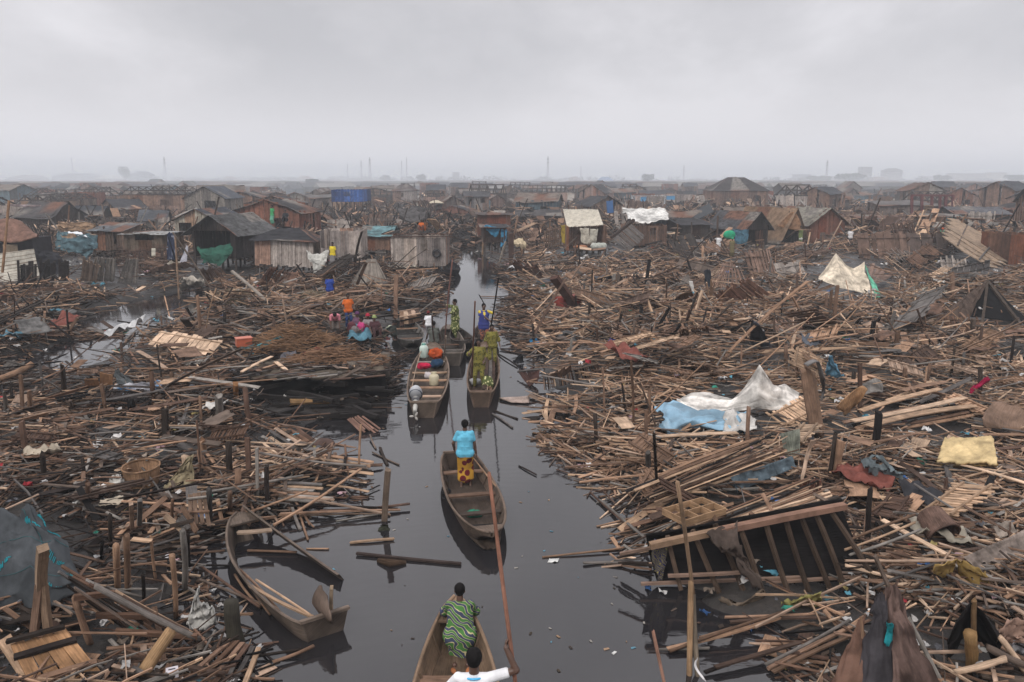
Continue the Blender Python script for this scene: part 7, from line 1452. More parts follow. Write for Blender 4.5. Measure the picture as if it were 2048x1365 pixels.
drape('mat', 'checked tan mat hung up to dry below the hanging dark panel', 'mat', [[(1782, 478, 'b', 506), (1814, 476, 'b', 506)], [(1778, 490, 'b', 507), (1812, 492, 'b', 507)], [(1790, 500, 'b', 508), (1810, 502, 'b', 508)]], (.22, .19, .14), .1, 24, 20, seed=126, colfn=lambda U, V: np.where(((np.floor(U*14)+np.floor(V*12)) % 2 > 0)[..., None], A(.13, .11, .085), A(.33, .29, .22)))
# iron frame
r = thing('iron_frame', 'bare rusty red building frame standing over the shacks', 'frame', P(1865, 448, 0)); o_ = P(1865, 448, 0)
for x in (1824, 1844, 1864, 1880, 1892, 1906):
    a = PY(x, 432, o_[1])-o_; b = PY(x, 391, o_[1])-o_; mb = MB(); mb.beams((a[0], 0, 0), b, .35, None, (.13, .04, .04)); mb.build('upright', M_WOODF, r)
for y in (391, 430):
    a, b = PY(1822, y, o_[1])-o_, PY(1908, y+.5, o_[1])-o_; mb = MB(); mb.beams(a, b, .3, None, (.12, .045, .045)); mb.build('crossbar', M_WOODF, r)
# mid-distance houses
house('blue_house', 'bright blue painted board house with two small pink windows', 665, 727, 440, 404, 380, 378, 8, 'flat', 'blue', 0, opens=((.1, .25, .45, .85), (.45, .58, .45, .85)), slat=.5, stilts=(8, 2), rag=.02)
house('pink_house', 'pale pink brown house with bare roof trusses in the middle distance', 1047, 1134, 412, 405, 385, 371, 10, 'fr', 'pink', 0, opens=((.05, .12, .3, .8), (.35, .42, .3, .8), (.62, .68, .2, .8), (.85, .9, .3, .8)), slat=.6, stilts=(0, 0), lod=1)
house('grey_house', 'pale grey house with a bare hipped roof left of the baggy tarpaulin', 786, 828, 414, 403, 382, 368, 8, 'hip', (.30, .26, .24), 0, rcol=(.08, .06, .06), opens=((.4, .52, .4, .8),), slat=.5, lod=1)
house('grey_house', 'grey board house with a dark window before the pale pink house', 932, 978, 440, 420, 393, 383, 7, 'gx', (.23, .21, .20), .1, rcol=(.06, .06, .065), opens=((.1, .25, .4, .8), (.6, .8, .5, .85)), slat=.35)
house('board_house', 'reddish brown board house left of the pole cluster', 976, 1010, 428, 420, 400, 389, 6, 'gy', (.17, .11, .09), .3, rcol=(.15, .10, .085), lod=1, slat=.4)
house('hip_house', 'tall dark hipped roof house with torn tiles, pole on its ridge', 1425, 1535, 418, 412, 382, 355, 10, 'hip', 'brown', 0, rcol=(.055, .048, .048), opens=((.75, .82, .3, .7),), slat=.5)
house('blue_window_house', 'low house with bright blue windows in a white wall', 1270, 1330, 418, 412, 392, 388, 6, 'flat', (.5, .52, .54), 0, opens=((.15, .45, .1, .9),), slat=.5, lod=1, rag=.02)
house('blue_window_house', 'brown and white house with one blue window right of the blue windowed one', 1332, 1388, 418, 405, 390, 386, 6, 'flat', (.36, .30, .27), 0, opens=((.0, .3, .3, .9),), slat=.5, lod=1, rag=.02)
for x0, x1, y0, y1 in ((1281, 1299, 393, 409), (1332, 1350, 392, 400)):
    a, b = PY(x0, y1, P(1300, 418, .1)[1]+.3), PY(x1, y0, P(1300, 418, .1)[1]+.3); mb = MB(); c = (a+b)/2; mb.box((0, 0, 0), (b[0]-a[0], .1, b[2]-a[2]), col=(.05, .26, .50)); o = mb.build('windowpane', M_PLAST); o.location = tuple(c); tag(o, ('larger' if x0 < 1300 else 'smaller')+' bright blue shutter set in the white wall', 'windowpane')  # blue window glass, a plain panel for each window
house('board_house', 'brown two storey ruin above the patchwork shelter', 88, 155, 440, 430, 400, 388, 7, 'fr', (.17, .125, .10), 0, opens=((.3, .42, .3, .9),), slat=.35, lod=1)
house('gable_hut', 'dark slate gabled hut before the brown two storey ruin', 150, 200, 462, 452, 432, 412, 6, 'gx', 'dark', .2, rcol=(.05, .055, .065), lod=1)
house('gable_hut', 'steep dark grey roofed house at the left edge above the round hut', 30, 108, 480, 460, 435, 405, 6, 'gx', 'dark', -.15, rcol=(.065, .06, .06), lod=1)
house('gable_hut', 'slate roofed small house right of the dark slate gable hut', 284, 330, 470, 458, 440, 420, 6, 'gx', (.18, .16, .14), .3, rcol=(.075, .08, .09), lod=1)
house('shack', 'long shed with a weathered dark frame roof beyond the dark stilt shack', 1035, 1120, 465, 458, 432, 420, 6, 'gx', 'dark', 0, rcol=(.06, .055, .055), slat=.35)
drape('umbrella', 'pale cream market umbrella beyond the baggy grey tarpaulin', 'umbrella', [[(858, 405, 'b', 440), (872, 400, 'b', 438), (886, 405, 'b', 440)], [(860, 407, 'b', 442), (872, 406, 'b', 443), (888, 407, 'b', 442)]], (.50, .44, .33), .05, 14, 6)
# ================================================================ filler houses: prototypes copied
LODP = []
wl = [('brown', 'brown'), ('grey', 'grey'), ('dark', 'blackened'), ('red', 'reddish'), ((.19, .15, .13), 'dull brown'), ('pink', 'pinkish'), ('slate', 'slate grey'), ((.24, .22, .20), 'pale grey'), ('tan', 'tan'), ((.10, .15, .18), 'bluish')]
rf = [((.04, .038, .04), 'black', 'gy'), ((.055, .06, .07), 'slate', 'gx'), ((.11, .065, .05), 'rusty', 'gy'), ((.13, .12, .115), 'grey', 'sh'), ((.05, .045, .045), 'bare', 'fr'), ((.045, .045, .05), 'dark', 'gy'), ((.05, .045, .045), 'open', 'fr'), ((.17, .14, .12), 'faded', 'gx'), ((.05, .05, .05), 'missing', 'none'), ((.10, .07, .055), 'missing', 'none')]
RN = dict(gx='gabled', gy='end gabled', sh='lean-to', fr='trussed', hip='hipped', none='roofless')
for i in range(20):
    wn, wt = wl[i % 10]; rc_, rt, rk = rf[(i*3+i//10) % 10]
    W_ = random.uniform(4, 8.5); D_2 = random.uniform(4, 7); ze = random.uniform(2.5, 3.6)*(1.25 if i % 7 == 3 else 1); zr = ze+(random.uniform(1.0, 2.0) if rk in ('gx', 'gy', 'hip', 'fr') else .5)
    root = thing('shack', 'x', 'shack', (0, 0, 0))
    op = ((random.uniform(.1, .3), random.uniform(.35, .45), .0, .75), (random.uniform(.55, .65), random.uniform(.7, .8), .45, .8))
    house_mesh(root, W_, D_2, .6, ze, zr, rk, wn, rcol=rc_, opens=op, slat=.45, stilts=(0, 0), lod=1, rag=.4, bare=.12)
    LODP.append((root, wt, (rt, RN[rk]), W_))
used = [False]*20; HAND = list(HOUSES)
FILL = []
def hfree(x, y, r):
    for (a, b, w_, d_) in HOUSES:
        if abs(x-a) < (w_/2+r) and -(r*.7) < y-b < d_+r*.6: return False
    return True
rowsD = [88, 104, 122, 142, 166, 194, 226, 264, 308, 360, 425, 500, 590]
cnt = 0
for D in rowsD:
    x = -D*.70
    while x < D*.70:
        k = random.randrange(20); root, wt, rt, W_ = LODP[k]; x += W_*random.uniform(.5, .75)
        y = D*random.uniform(.93, 1.09); s = random.uniform(.85, 1.2)
        ok = hfree(x, y, W_*.5*s) and not any(y < 190 and y < b < y+75 and abs(x/y-a/b) < (w_/2/b+W_*.5*s/y)*.85 for a, b, w_, d_ in HAND) and random.random() < (.84 if D > 150 else .5 if D > 110 else .3) and cnt < 285
        pxx, pyy, _ = proj(A(x, y, .2))
        if ok and 880 < pxx < 985 and pyy > 446: ok = False
        if ok and -60 < pxx < 2108:
            if used[k]: c = copy_tree(root)
            else: c = root; used[k] = True
            c.location = (x, y, -.1); c.rotation_euler = (0, 0, random.gauss(0, .28)+(PI if random.random() < .3 else 0)); c.scale = (s, s, s*random.uniform(.85, 1.15))
            FILL.append((c, wt, rt, pxx, pyy)); cnt += 1; HOUSES.append((x, y-1, W_*s*.8, 4))
        x += W_*random.uniform(.35, .7)
for k, (root, *_q) in enumerate(LODP):
    if not used[k]:
        for ch in list(root.children): bpy.data.objects.remove(ch, do_unlink=True)
        bpy.data.objects.remove(root, do_unlink=True)
# far settlement that reads as one mass
mb = MB(); n = 4600
D = 330*(4.8)**RNG.random(n); X = RNG.uniform(-.72, .72, n)*D
for x, y in zip(X, D):
    w_, d_, hh = RNG.uniform(6, 16), RNG.uniform(5, 9), RNG.uniform(2.2, 4.2); k = RNG.uniform(.6, 1.3); a = RNG.normal(0, .3)
    c = A(*random.choice([(.10, .08, .07), (.15, .13, .12), (.06, .06, .07), (.19, .15, .13), (.08, .10, .13)]))*k; rc_ = A(*random.choice([(.06, .06, .07), (.09, .09, .10), (.12, .08, .07), (.22, .21, .2)]))
    M = rotz(a); v = np.array([(-w_/2,-d_/2,0),(w_/2,-d_/2,0),(w_/2,d_/2,0),(-w_/2,d_/2,0),(-w_/2,-d_/2,hh),(w_/2,-d_/2,hh),(w_/2,d_/2,hh),(-w_/2,d_/2,hh)]) @ M.T+A(x, y, 0)
    mb.add(v, [(0,1,5,4),(1,2,6,5),(2,3,7,6),(3,0,4,7)], c)
    v2 = np.array([(-w_/2-.4,-d_/2-.4,hh),(w_/2+.4,-d_/2-.4,hh),(w_/2+.4,d_/2+.4,hh),(-w_/2-.4,d_/2+.4,hh),(-w_/2,0,hh+1.5),(w_/2,0,hh+1.5)]) @ M.T+A(x, y, 0)
    mb.add(v2, [(0,1,5,4),(2,3,4,5),(1,2,5),(3,0,4)], rc_)
tag(mb.build('distant_settlement', M_WOODF), kind='stuff')
# ================================================================ the city on the horizon
def block(name, label, px0, px1, ytop, ybase, Y, col, roof='flat', rcol=(.2, .2, .21), nwin=(8, 2), cat='building', dep=18):
    Y *= 1.45; a, b = PY(px0, ybase, Y), PY(px1, ytop, Y); wd = b[0]-a[0]; ht = b[2]; r = thing(name, label, cat, ((a[0]+b[0])/2, Y, 0))
    mb = MB(); mb.box((0, dep/2, ht/2), (wd, dep, ht), col=col); mb.build('wall', M_CLOTH, r)
    nx, ny = nwin
    for j in range(ny):
        for i in range(nx):
            x = -wd/2+wd*(i+.5)/nx; z = ht-(j+.6)*3.2
            if z < 2: continue
            mb = MB(); mb.box((x, -.06, z), (wd/nx*.5, .2, 1.6), col=(.05, .06, .08)); mb.build('window', M_PLAST, r)
    mb = MB()
    if roof == 'flat': mb.box((0, dep/2, ht+.4), (wd+1, dep+1, .8), col=rcol)
    else:
        k = ht*.0+4.5
        v = np.array([(-wd/2-1, -1, ht), (wd/2+1, -1, ht), (wd/2+1, dep+1, ht), (-wd/2-1, dep+1, ht), (-wd*.25, dep/2, ht+k), (wd*.25, dep/2, ht+k)]); mb.add(v, [(0, 1, 5, 4), (1, 2, 5), (2, 3, 4, 5), (3, 0, 4), (3, 2, 1, 0)], rcol)
    mb.build('roof', M_CLOTH, r); return r
block('apartment_block', 'narrow dark topped apartment block highest on the right horizon', 1722, 1745, 335, 372, 1000, (.16, .15, .16), nwin=(4, 4))
block('apartment_block', 'stepped grey block with a hipped roof right of the highest one', 1768, 1806, 342, 372, 1000, (.24, .22, .22), 'hip', (.07, .07, .08), nwin=(5, 3))
block('city_building', 'low blue roofed building left of the dark topped block', 1590, 1622, 350, 370, 1050, (.22, .24, .28), nwin=(5, 1))
block('city_building', 'long pale building with a dark flat roof at the far right', 1900, 2012, 348, 366, 1050, (.32, .27, .23), 'flat', (.08, .08, .09), nwin=(14, 2))
block('city_building', 'yellowish end bay of the long pale building', 1980, 2014, 346, 366, 1040, (.42, .36, .26), 'flat', (.14, .12, .12), nwin=(4, 2))
block('city_building', 'pale house with a pointed roof between trees on the right horizon', 1845, 1880, 358, 370, 950, (.36, .34, .33), 'hip', (.30, .30, .32), nwin=(4, 1))
block('city_house', 'blue grey two storey house with a steep roof on the left horizon', 262, 298, 350, 378, 760, (.22, .25, .30), 'hip', (.06, .08, .11), nwin=(4, 2))
block('city_building', 'long grey shed roof on the left horizon', 105, 205, 353, 372, 900, (.20, .22, .25), 'hip', (.12, .13, .15), nwin=(6, 1))
block('city_building', 'white tent like roof left of the steep roofed house', 192, 236, 358, 374, 700, (.42, .40, .38), 'hip', (.55, .53, .50), nwin=(4, 1))
block('city_building', 'concrete tower frame in the middle of the horizon', 905, 918, 346, 368, 1050, (.24, .22, .22), nwin=(2, 4))
block('city_building', 'blue domed building on the centre right horizon', 1198, 1226, 362, 376, 650, (.10, .22, .38), 'hip', (.05, .13, .28), nwin=(3, 1))
block('city_building', 'wide pale building behind the bright blue house', 470, 640, 362, 374, 900, (.16, .20, .26), 'flat', (.13, .16, .2), nwin=(10, 1))
block('city_building', 'low reddish roofed hall at the left end of the horizon', 20, 85, 356, 372, 900, (.27, .24, .23), 'hip', (.20, .14, .13), nwin=(5, 1))
for i in range(26):
    x = random.choice([random.uniform(0, 700), random.uniform(760, 1560), random.uniform(1560, 2048)]); w_ = random.uniform(14, 48); yt = random.uniform(357, 363)
    tone_ = random.choice([('grey', (.24, .24, .25)), ('cream', (.38, .34, .29)), ('white', (.45, .45, .44)), ('brown', (.20, .16, .14))])
    b_ = block('city_building', 'x', x, x+w_, yt, 372, random.uniform(750, 1150), tone_[1], random.choice(['flat', 'hip']), random.choice([(.12, .12, .13), (.2, .14, .12), (.28, .28, .29)]), nwin=(max(2, int(w_/8)), 1))
    FILL.append((b_, tone_[0], ('c', 'low'), x+w_/2, yt))
def mast(label, x, yt, Y, w_=1.6):
    Y *= 1.4; w_ *= 1.4; b = PY(x, yt, Y); r = thing('radio_mast', label, 'mast', (b[0], Y, 0)); hh = b[2]
    for sx_, sy_ in ((-1, -1), (1, -1), (0, 1)):
        mb = MB(); mb.beams((sx_*w_/2, sy_*w_/2, 0), (sx_*w_*.12, sy_*w_*.12, hh), .36, None, (.10, .08, .09)); mb.build('leg', M_WOODF, r)
    p0, p1 = [], []; n = int(hh/2)
    for k in range(n):
        f0, f1 = k/n, (k+1)/n; s0, s1 = w_/2*(1-.76*f0), w_/2*(1-.76*f1); sg = 1 if k % 2 else -1
        p0 += [(-s0*sg, -s0, hh*f0)]; p1 += [(s1*sg, -s1, hh*f1)]
    mb = MB(); mb.beams(p0, p1, .22, None, (.12, .09, .10)); mb.build('lattice', M_WOODF, r)
    mb = MB(); mb.box((0, 0, hh*.9), (w_*.7, .5, 1.6), col=(.3, .3, .32)); mb.box((0, 0, hh*.78), (w_*.8, .5, 1.2), col=(.3, .3, .32)); mb.build('antenna', M_WOODF, r)
for i, (x, yt, lb) in enumerate([(328, 314, 'tallest lattice radio mast on the left horizon'), (722, 321, 'lattice mast left of a close pair of masts'), (739, 315, 'taller lattice mast of the close pair'), (813, 314, 'slim mast standing right of the close pair'), (803, 322, 'thinner mast just beside the slim one'), (1096, 313, 'lattice mast alone in the centre of the horizon'), (1368, 331, 'faint short mast above the dark hipped roof house'), (1655, 321, 'lattice mast left of the highest apartment block'), (1162, 333, 'very faint mast right of the lone central mast'), (143, 315, 'very faint thin mast on the far left horizon'), (695, 328, 'faint thin mast left of the close pair')]):
    mast(lb, x, yt, 760 if i in (0, 2, 5, 7) else 1000, 2.6 if i in (0, 1, 2, 5, 7) else 1.4)
# trees
def leaf_ball(mb, c, r3, n, col, ls):
    d = RNG.normal(size=(n, 3)); d /= np.linalg.norm(d, axis=1)[:, None]; rr = RNG.uniform(.45, 1.05, (n, 1))**.6; p = c+d*rr*r3
    a, b = RNG.normal(size=(n, 3)), RNG.normal(size=(n, 3)); a /= np.linalg.norm(a, axis=1)[:, None]; b = np.cross(a, b); b /= np.linalg.norm(b, axis=1)[:, None]
    s_ = ls*RNG.uniform(.6, 1.4, (n, 1)); v = np.stack([p-a*s_, p+b*s_*.6, p+a*s_, p-b*s_*.6], 1).reshape(-1, 3)
    mb.add(v, [np.arange(n*4).reshape(n, 4)], np.repeat(A(*col)*RNG.uniform(.5, 1.5, (n, 1)), 4, axis=0))
def tree(name, label, px, ybase, ytop, Y, wpx, col=(.05, .075, .05)):
    b = PY(px, ytop, Y); r = thing(name, label, 'tree', (b[0], Y, 0)); hh = b[2]; wd = wpx/FPX*Y
    mb = MB(); mb.tube([(0, 0, 0), (.3, 0, hh*.3), (0, 0, hh*.7)], [.5, .4, .15], 7, (.07, .05, .04))
    for k in range(5):
        a = k*1.26; mb.tube([(.2, 0, hh*.35), (math.cos(a)*wd*.2, math.sin(a)*wd*.2, hh*.6), (math.cos(a)*wd*.35, math.sin(a)*wd*.35, hh*.75)], [.22, .14, .05], 5, (.07, .05, .04))
    mb.build('trunk', M_WOODF, r); mb = MB()
    for k in range(9):
        a = k*2.4; q = A(math.cos(a)*wd*.28*random.uniform(.4, 1), math.sin(a)*wd*.28, hh*random.uniform(.52, .84)); leaf_ball(mb, q, A(wd*.25, wd*.25, hh*.17), 110, A(*col)*random.uniform(.6, 1.4), wd*.045)
    mb.build('crown', M_CLOTH, r)
tree('tree', 'round topped dark tree rising left of the steep roofed house', 247, 372, 330, 800, 26)
tree('tree', 'tall bushy tree on the horizon at the blue domed building', 1296, 372, 346, 750, 30, (.05, .065, .06))
tree('tree', 'small grey green tree right of the concrete tower frame', 842, 372, 348, 900, 22)
tree('tree', 'low wide tree by the stepped grey block', 1700, 372, 347, 1000, 60)
tree('tree', 'broad tree left of the long pale building', 1885, 372, 350, 1000, 38)
tree('tree', 'dark tree at the right end of the horizon', 2030, 372, 350, 950, 40)
tree('tree', 'small tree left of the long pale building roof corner', 1640, 372, 352, 1100, 50)
tree('tree', 'pale tree between the close masts and the slim mast', 770, 372, 350, 950, 24)
mb = MB()
for i in range(150):
    Y = random.uniform(1250, 1650); x = random.uniform(-.68, .68)*Y; hh = random.uniform(5, 12); leaf_ball(mb, A(x, Y, hh*.55), A(random.uniform(9, 26), 8, hh*.55), 60, (.045, .06, .05), 2.0)
tag(mb.build('distant_treeline', M_CLOTH), kind='stuff')
# ================================================================ countable wreckage: posts, planks, sticks, panels
def nogo(x, y, m=.2):
    return any((x-a)**2+(y-b)**2 < (r+m)**2 for a, b, r in NOGO)
AUT = []   # (object, descriptor, category, px, py, noun, plural)
def note(o, desc, cat, q, noun): AUT.append((o, desc, cat, q, noun))
def tone_word(c):
    l = float(np.mean(c)); s = (c[0]-c[2])/max(l, 1e-3)
    if l < .05: return 'blackish'
    if l < .10: return 'dark brown' if s > .3 else 'dark grey'
    if l < .17: return 'brown' if s > .35 else 'grey'
    if l < .25: return 'tan' if s > .4 else 'pale grey'
    return 'pale tan'
def place(n, y0, y1, pw, fn, maxd=-.05):
    x, y = sample_land(n, y0, y1, pw, maxd=maxd)
    for a, b in zip(x, y):
        if nogo(a, b) or random.random() > float(clear_at(np.array([a]), np.array([b]))[0])**3: continue
        px, py, _ = proj(A(a, b, .3))
        if 20 < px < 2030 and py < 1350: fn(a, b, px, py)
# upright posts
def mkpost(x, y, px, py):
    if len([1 for q in AUT if q[4] == 'post']) >= 270: return
    hh = random.uniform(.45, 1.3)*(1 if y < 30 else random.choice([1, 1, 1.6])); lean = random.gauss(0, .07)
    w_ = random.choice([.05, .06, .08, .10, .14])*(1 if y < 35 else 1.3); c = pick(1, .36+.12*random.random())[0]; z0 = float(mud_z(x, y))
    K = random.choice([4, 7]); mb = MB(); mb.beams((0, 0, -.3), (lean*hh, random.gauss(0, .07)*hh, hh+.15), w_, None, c, K=K, S=3, bend=.012, jag=.04, smooth=K > 4)
    o = mb.build('post', M_WOOD); o.location = (x, y, z0)
    note(o, ('short ' if hh < .7 else 'tall ' if hh > 1.3 else '')+('thick ' if w_ > .1 else 'thin ' if w_ < .065 else '')+tone_word(c)+(' round' if K > 4 else ' square')+' post'+(' leaning' if abs(lean) > .08 else ''), 'post', A(x, y, z0+hh*.6), 'post')
place(430, 13.5, 95, .75, mkpost)
# big boards and poles lying on top
def mklong(kind):
    def f(x, y, px, py):
        lim = dict(plank=285, pole=250)[kind]
        if len([1 for q in AUT if q[4] == kind]) >= lim: return
        a = random.gauss(0, .8); L = random.uniform(1.4, 3.6) if y > 22 else random.uniform(.9, 2.6); d = A(math.cos(a), math.sin(a), 0)
        for _ in range(4):
            if max(wdist(x+d[0]*L/2, y+d[1]*L/2), wdist(x-d[0]*L/2, y-d[1]*L/2)) > .4 or nogo(x+d[0]*L/2, y+d[1]*L/2) or nogo(x-d[0]*L/2, y-d[1]*L/2): L *= .65
        if L < .5: return
        ph = float(pile_h(x, y)); z = max(float(mud_z(x, y)), 0)+.08+ph*random.uniform(.85, 1.25); tz = random.gauss(0, .13)*L/2
        if random.random() < .08: tz = random.uniform(.4, .9)*L/2; z += abs(tz)*.8
        br = float(bright_at(np.array([x]), np.array([y]))[0])+.14
        c = pick(1, br)[0]
        if kind == 'plank': w_, t_, K = random.uniform(.07, .19), .022, 4
        else: w_ = t_ = random.uniform(.028, .055)*(1 if y < 30 else 1.3); K = 7
        mb = MB(); mb.beams(-d*L/2-A(0, 0, tz), d*L/2+A(0, 0, tz), w_, t_, c, S=5, K=K, bend=.012, jag=.06 if K == 4 else .01, roll=random.gauss(0, .35), smooth=K > 4)
        o = mb.build(kind, M_WOOD); o.location = (x, y, z)
        steep = abs(tz)*2/L
        note(o, ('short ' if L < 1.2 else 'long ' if L > 2.4 else '')+('wide ' if w_ > .15 else 'narrow ' if (w_ < .10 and K == 4) else '')+tone_word(c)+' '+kind+(' sticking up' if steep > .35 else ' lying crosswise' if abs(math.sin(a)) > .8 else ''), kind, A(x, y, z), kind)
    return f
place(500, 11.5, 62, .85, mklong('plank'), .1)
place(430, 11.5, 62, .85, mklong('pole'), .1)
# hand placed sticks
for (nm, p0, p1, w_, h_, c, K) in AUTO:
    o_ = (p0+p1)/2; mb = MB(); mb.beams(p0-o_, p1-o_, w_, h_, c, S=5, K=K if h_ is None else 4, bend=.01, jag=.02, smooth=h_ is None); o = mb.build(nm, M_WOOD); o.location = tuple(o_)
    note(o, ('short ' if np.linalg.norm(p1-p0) < .9 else 'long ' if np.linalg.norm(p1-p0) > 2 else '')+tone_word(c)+' '+('stick' if nm == 'stick' else 'narrow plank'), nm, o_, nm)
# slatted panels and sheets
PANS = 0
def mkpanel(x, y, px, py):
    global PANS
    if PANS >= 120: return
    PANS += 1
    s = random.uniform(.6, 1.6)*(.6+y/40); a = random.gauss(0, .7); t1, t2 = random.gauss(.05, .22), random.gauss(.12, .25)
    z = max(float(mud_z(x, y)), 0)+.1+float(pile_h(x, y))*.95+abs(t1)*s*.5; ux = A(math.cos(a), math.sin(a), t1)*s*random.uniform(.7, 1.2); uy = A(-math.sin(a), math.cos(a), t2)*s*random.uniform(.4, .8)
    for q in (ux+uy, ux-uy, -ux-uy, uy-ux):
        if wdist(x+q[0]/2, y+q[1]/2) > .2 or nogo(x+q[0]/2, y+q[1]/2): return
    br = float(bright_at(np.array([x]), np.array([y]))[0])+.08; c = pick(1, br)[0]; n = random.randint(6, 20)
    r = thing('slatted_panel', 'x', 'panel', (x, y, z))
    t = (np.arange(n)+.5)/n-.5; k = RNG.random(n) > .06; t = t[k]; m = len(t); nrm = np.cross(ux, uy); nrm /= np.linalg.norm(nrm)
    p0 = ux*t[:, None]-uy*.5*RNG.uniform(.7, 1.1, (m, 1))+nrm*RNG.normal(0, .015, (m, 1)); p1 = ux*t[:, None]+uy*.5*RNG.uniform(.7, 1.1, (m, 1))+nrm*RNG.normal(0, .015, (m, 1))
    d = uy/np.linalg.norm(uy); sd = np.cross(d, A(0, 0, 1)); sd /= np.linalg.norm(sd); up = np.cross(sd, d); roll = math.atan2(-(nrm@sd), nrm@up)
    mb = MB(); mb.beams(p0, p1, np.linalg.norm(ux)/n*random.uniform(.75, .97), .02, c*RNG.uniform(.7, 1.25, (m, 1)), S=2, bend=.01, roll=roll); mb.build('slat_field', M_WOOD, r)
    for f in (-.3, .3):
        mb = MB(); mb.beams(-ux*.52+uy*f+nrm*.03, ux*.52+uy*f+nrm*.03, .06, .035, c*.7, S=2, bend=.004, roll=roll); mb.build('rail', M_WOOD, r)
    note(r, ('small ' if s < 1.1 else 'big ' if s > 2 else '')+tone_word(c)+' slatted panel'+(' tipped on edge' if abs(t2) > .4 else ''), 'panel', A(x, y, z), 'panel')
place(330, 13, 75, .8, mkpanel, -.5)
NSH = 0
def mksheet(x, y, px, py):
    global NSH
    if NSH >= 105: return
    NSH += 1
    s = random.uniform(.35, 1.15)*(.6+y/40); a = random.uniform(0, PI); sd_ = random.randint(0, 999)
    z = max(float(mud_z(x, y)), 0)+.12+float(pile_h(x, y))*1.0; kind = random.choice(['board', 'board', 'metal sheet', 'cloth', 'cloth'])
    c = dict([('board', A(*random.choice(PAL_TAN+PAL_BRN))), ('metal sheet', A(*random.choice([(.13, .125, .12), (.17, .10, .07), (.10, .12, .14)]))), ('cloth', A(*random.choice([(.5, .48, .45), (.42, .36, .28), (.04, .04, .045), (.10, .11, .13), (.5, .5, .5), (.09, .20, .26), (.20, .07, .055), (.3, .27, .22)])))])[kind]
    fold = dict([('board', .04), ('metal sheet', .08), ('cloth', .22)])[kind]
    def fn(U, V):
        X = (U-.5)*s*(1+.2*(fbm(V*4, U*0+sd_, 3, 2)-.5)); Y = (V-.5)*s*.7*(1+.3*(fbm(U*4, V*0+sd_, 4, 2)-.5)); Z = (fbm(U*5+sd_, V*4, 9, 3)-.5)*fold*2*s+U*random.Random(sd_).gauss(0, .2)*s
        return X*math.cos(a)-Y*math.sin(a), X*math.sin(a)+Y*math.cos(a), Z
    mb = MB(); mb.sheet(fn, 14, 12, .012, colfn=lambda U, V: c*(.65+.6*fbm(U*6+sd_, V*6, 3, 4))[..., None]); nm = kind.replace(' ', '_') if kind != 'cloth' else 'rag'
    o = mb.build(nm, dict([('board', M_WOOD), ('metal sheet', M_METAL), ('cloth', M_CLOTH)])[kind]); o.location = (x, y, z)
    cw = tone_word(c) if kind != 'cloth' else ('whitish' if c.mean() > .35 else 'black' if c.mean() < .06 else 'dark grey' if c[2] > c[0] and c.mean() < .12 else 'blue' if c[2] > c[0] else 'dull red' if c[0] > .18 and c[1] < .08 else 'beige')
    note(o, ('small ' if s < .8 else 'large ' if s > 1.4 else '')+cw+' '+('flat board piece' if kind == 'board' else 'bent metal sheet' if kind == 'metal sheet' else 'crumpled rag'), kind if kind != 'cloth' else 'rag', A(x, y, z), {'board': 'board piece', 'metal sheet': 'metal sheet', 'cloth': 'rag'}[kind])
place(200, 12, 60, .9, mksheet, -.2)
# wall panels still standing or leaning
NW = 0
def mkwall(x, y, px, py):
    global NW
    if NW >= 120: return
    if px > 860 and px < 1010: return
    NW += 1
    w_, hh = random.uniform(1.2, 3.6)*(1+y/200), random.uniform(1.0, 2.3)*(1+y/300); a = random.gauss(0, .5); lean = random.gauss(.25, .5); sk = random.gauss(0, .25)
    c = A(*random.choice([(.15, .09, .065), (.13, .07, .05), (.22, .18, .155), (.09, .065, .055), (.06, .05, .045), (.20, .13, .10), (.30, .26, .23)])); n = random.randint(9, 20)
    r = thing('board_screen', 'x', 'screen', (x, y, .15), a); t = (np.arange(n)+.5)/n-.5; k = RNG.random(n) > .1; t = t[k]; m = len(t)
    p0 = np.stack([t*w_, RNG.normal(0, .03, m), RNG.uniform(-.1, .25, m)], 1); p1 = np.stack([t*w_+sk*hh, np.full(m, math.sin(lean)*hh)+RNG.normal(0, .05, m), math.cos(lean)*hh+RNG.uniform(-.25, .15, m)], 1)
    mb = MB(); mb.beams(p0, p1, w_/n*.95, .04, c*RNG.uniform(.65, 1.25, (m, 1)), S=1); mb.build('slat_field', M_WOOD, r)
    for f in (.2, .8):
        mb = MB(); mb.beams((-w_/2+sk*hh*f, math.sin(lean)*hh*f-.05, math.cos(lean)*hh*f), (w_/2+sk*hh*f, math.sin(lean)*hh*f-.05, math.cos(lean)*hh*f), .09, .05, c*.6, S=1); mb.build('rail', M_WOOD, r)
    note(r, ('wide ' if w_ > 3.5 else 'small ' if w_ < 2 else '')+tone_word(c)+' wall panel '+('collapsing' if abs(lean) > .7 else 'leaning' if abs(lean) > .25 else 'standing upright'), None, A(x, y, hh*.5), 'wall panel')
place(420, 46, 210, .8, mkwall, -1.0)
# far verticals
FP = 0
def mkfar(x, y, px, py):
    global FP
    if FP >= 110: return
    FP += 1; hh = random.uniform(1.8, 4.2); c = pick(1, .3)[0]*.8; w_ = random.uniform(.12, .22)*(.8+y/250)
    mb = MB(); mb.beams((0, 0, -.3), (random.gauss(0, .045)*hh, random.gauss(0, .05)*hh, hh), w_*.8, None, c, S=3, K=5, bend=.015); o = mb.build('bare_pole', M_WOODF); o.location = (x, y, 0)
    note(o, ('tall ' if hh > 4.3 else '')+tone_word(c)+' bare pole standing', 'pole', A(x, y, hh*.6), 'bare pole')
place(300, 62, 240, .8, mkfar, -.5)
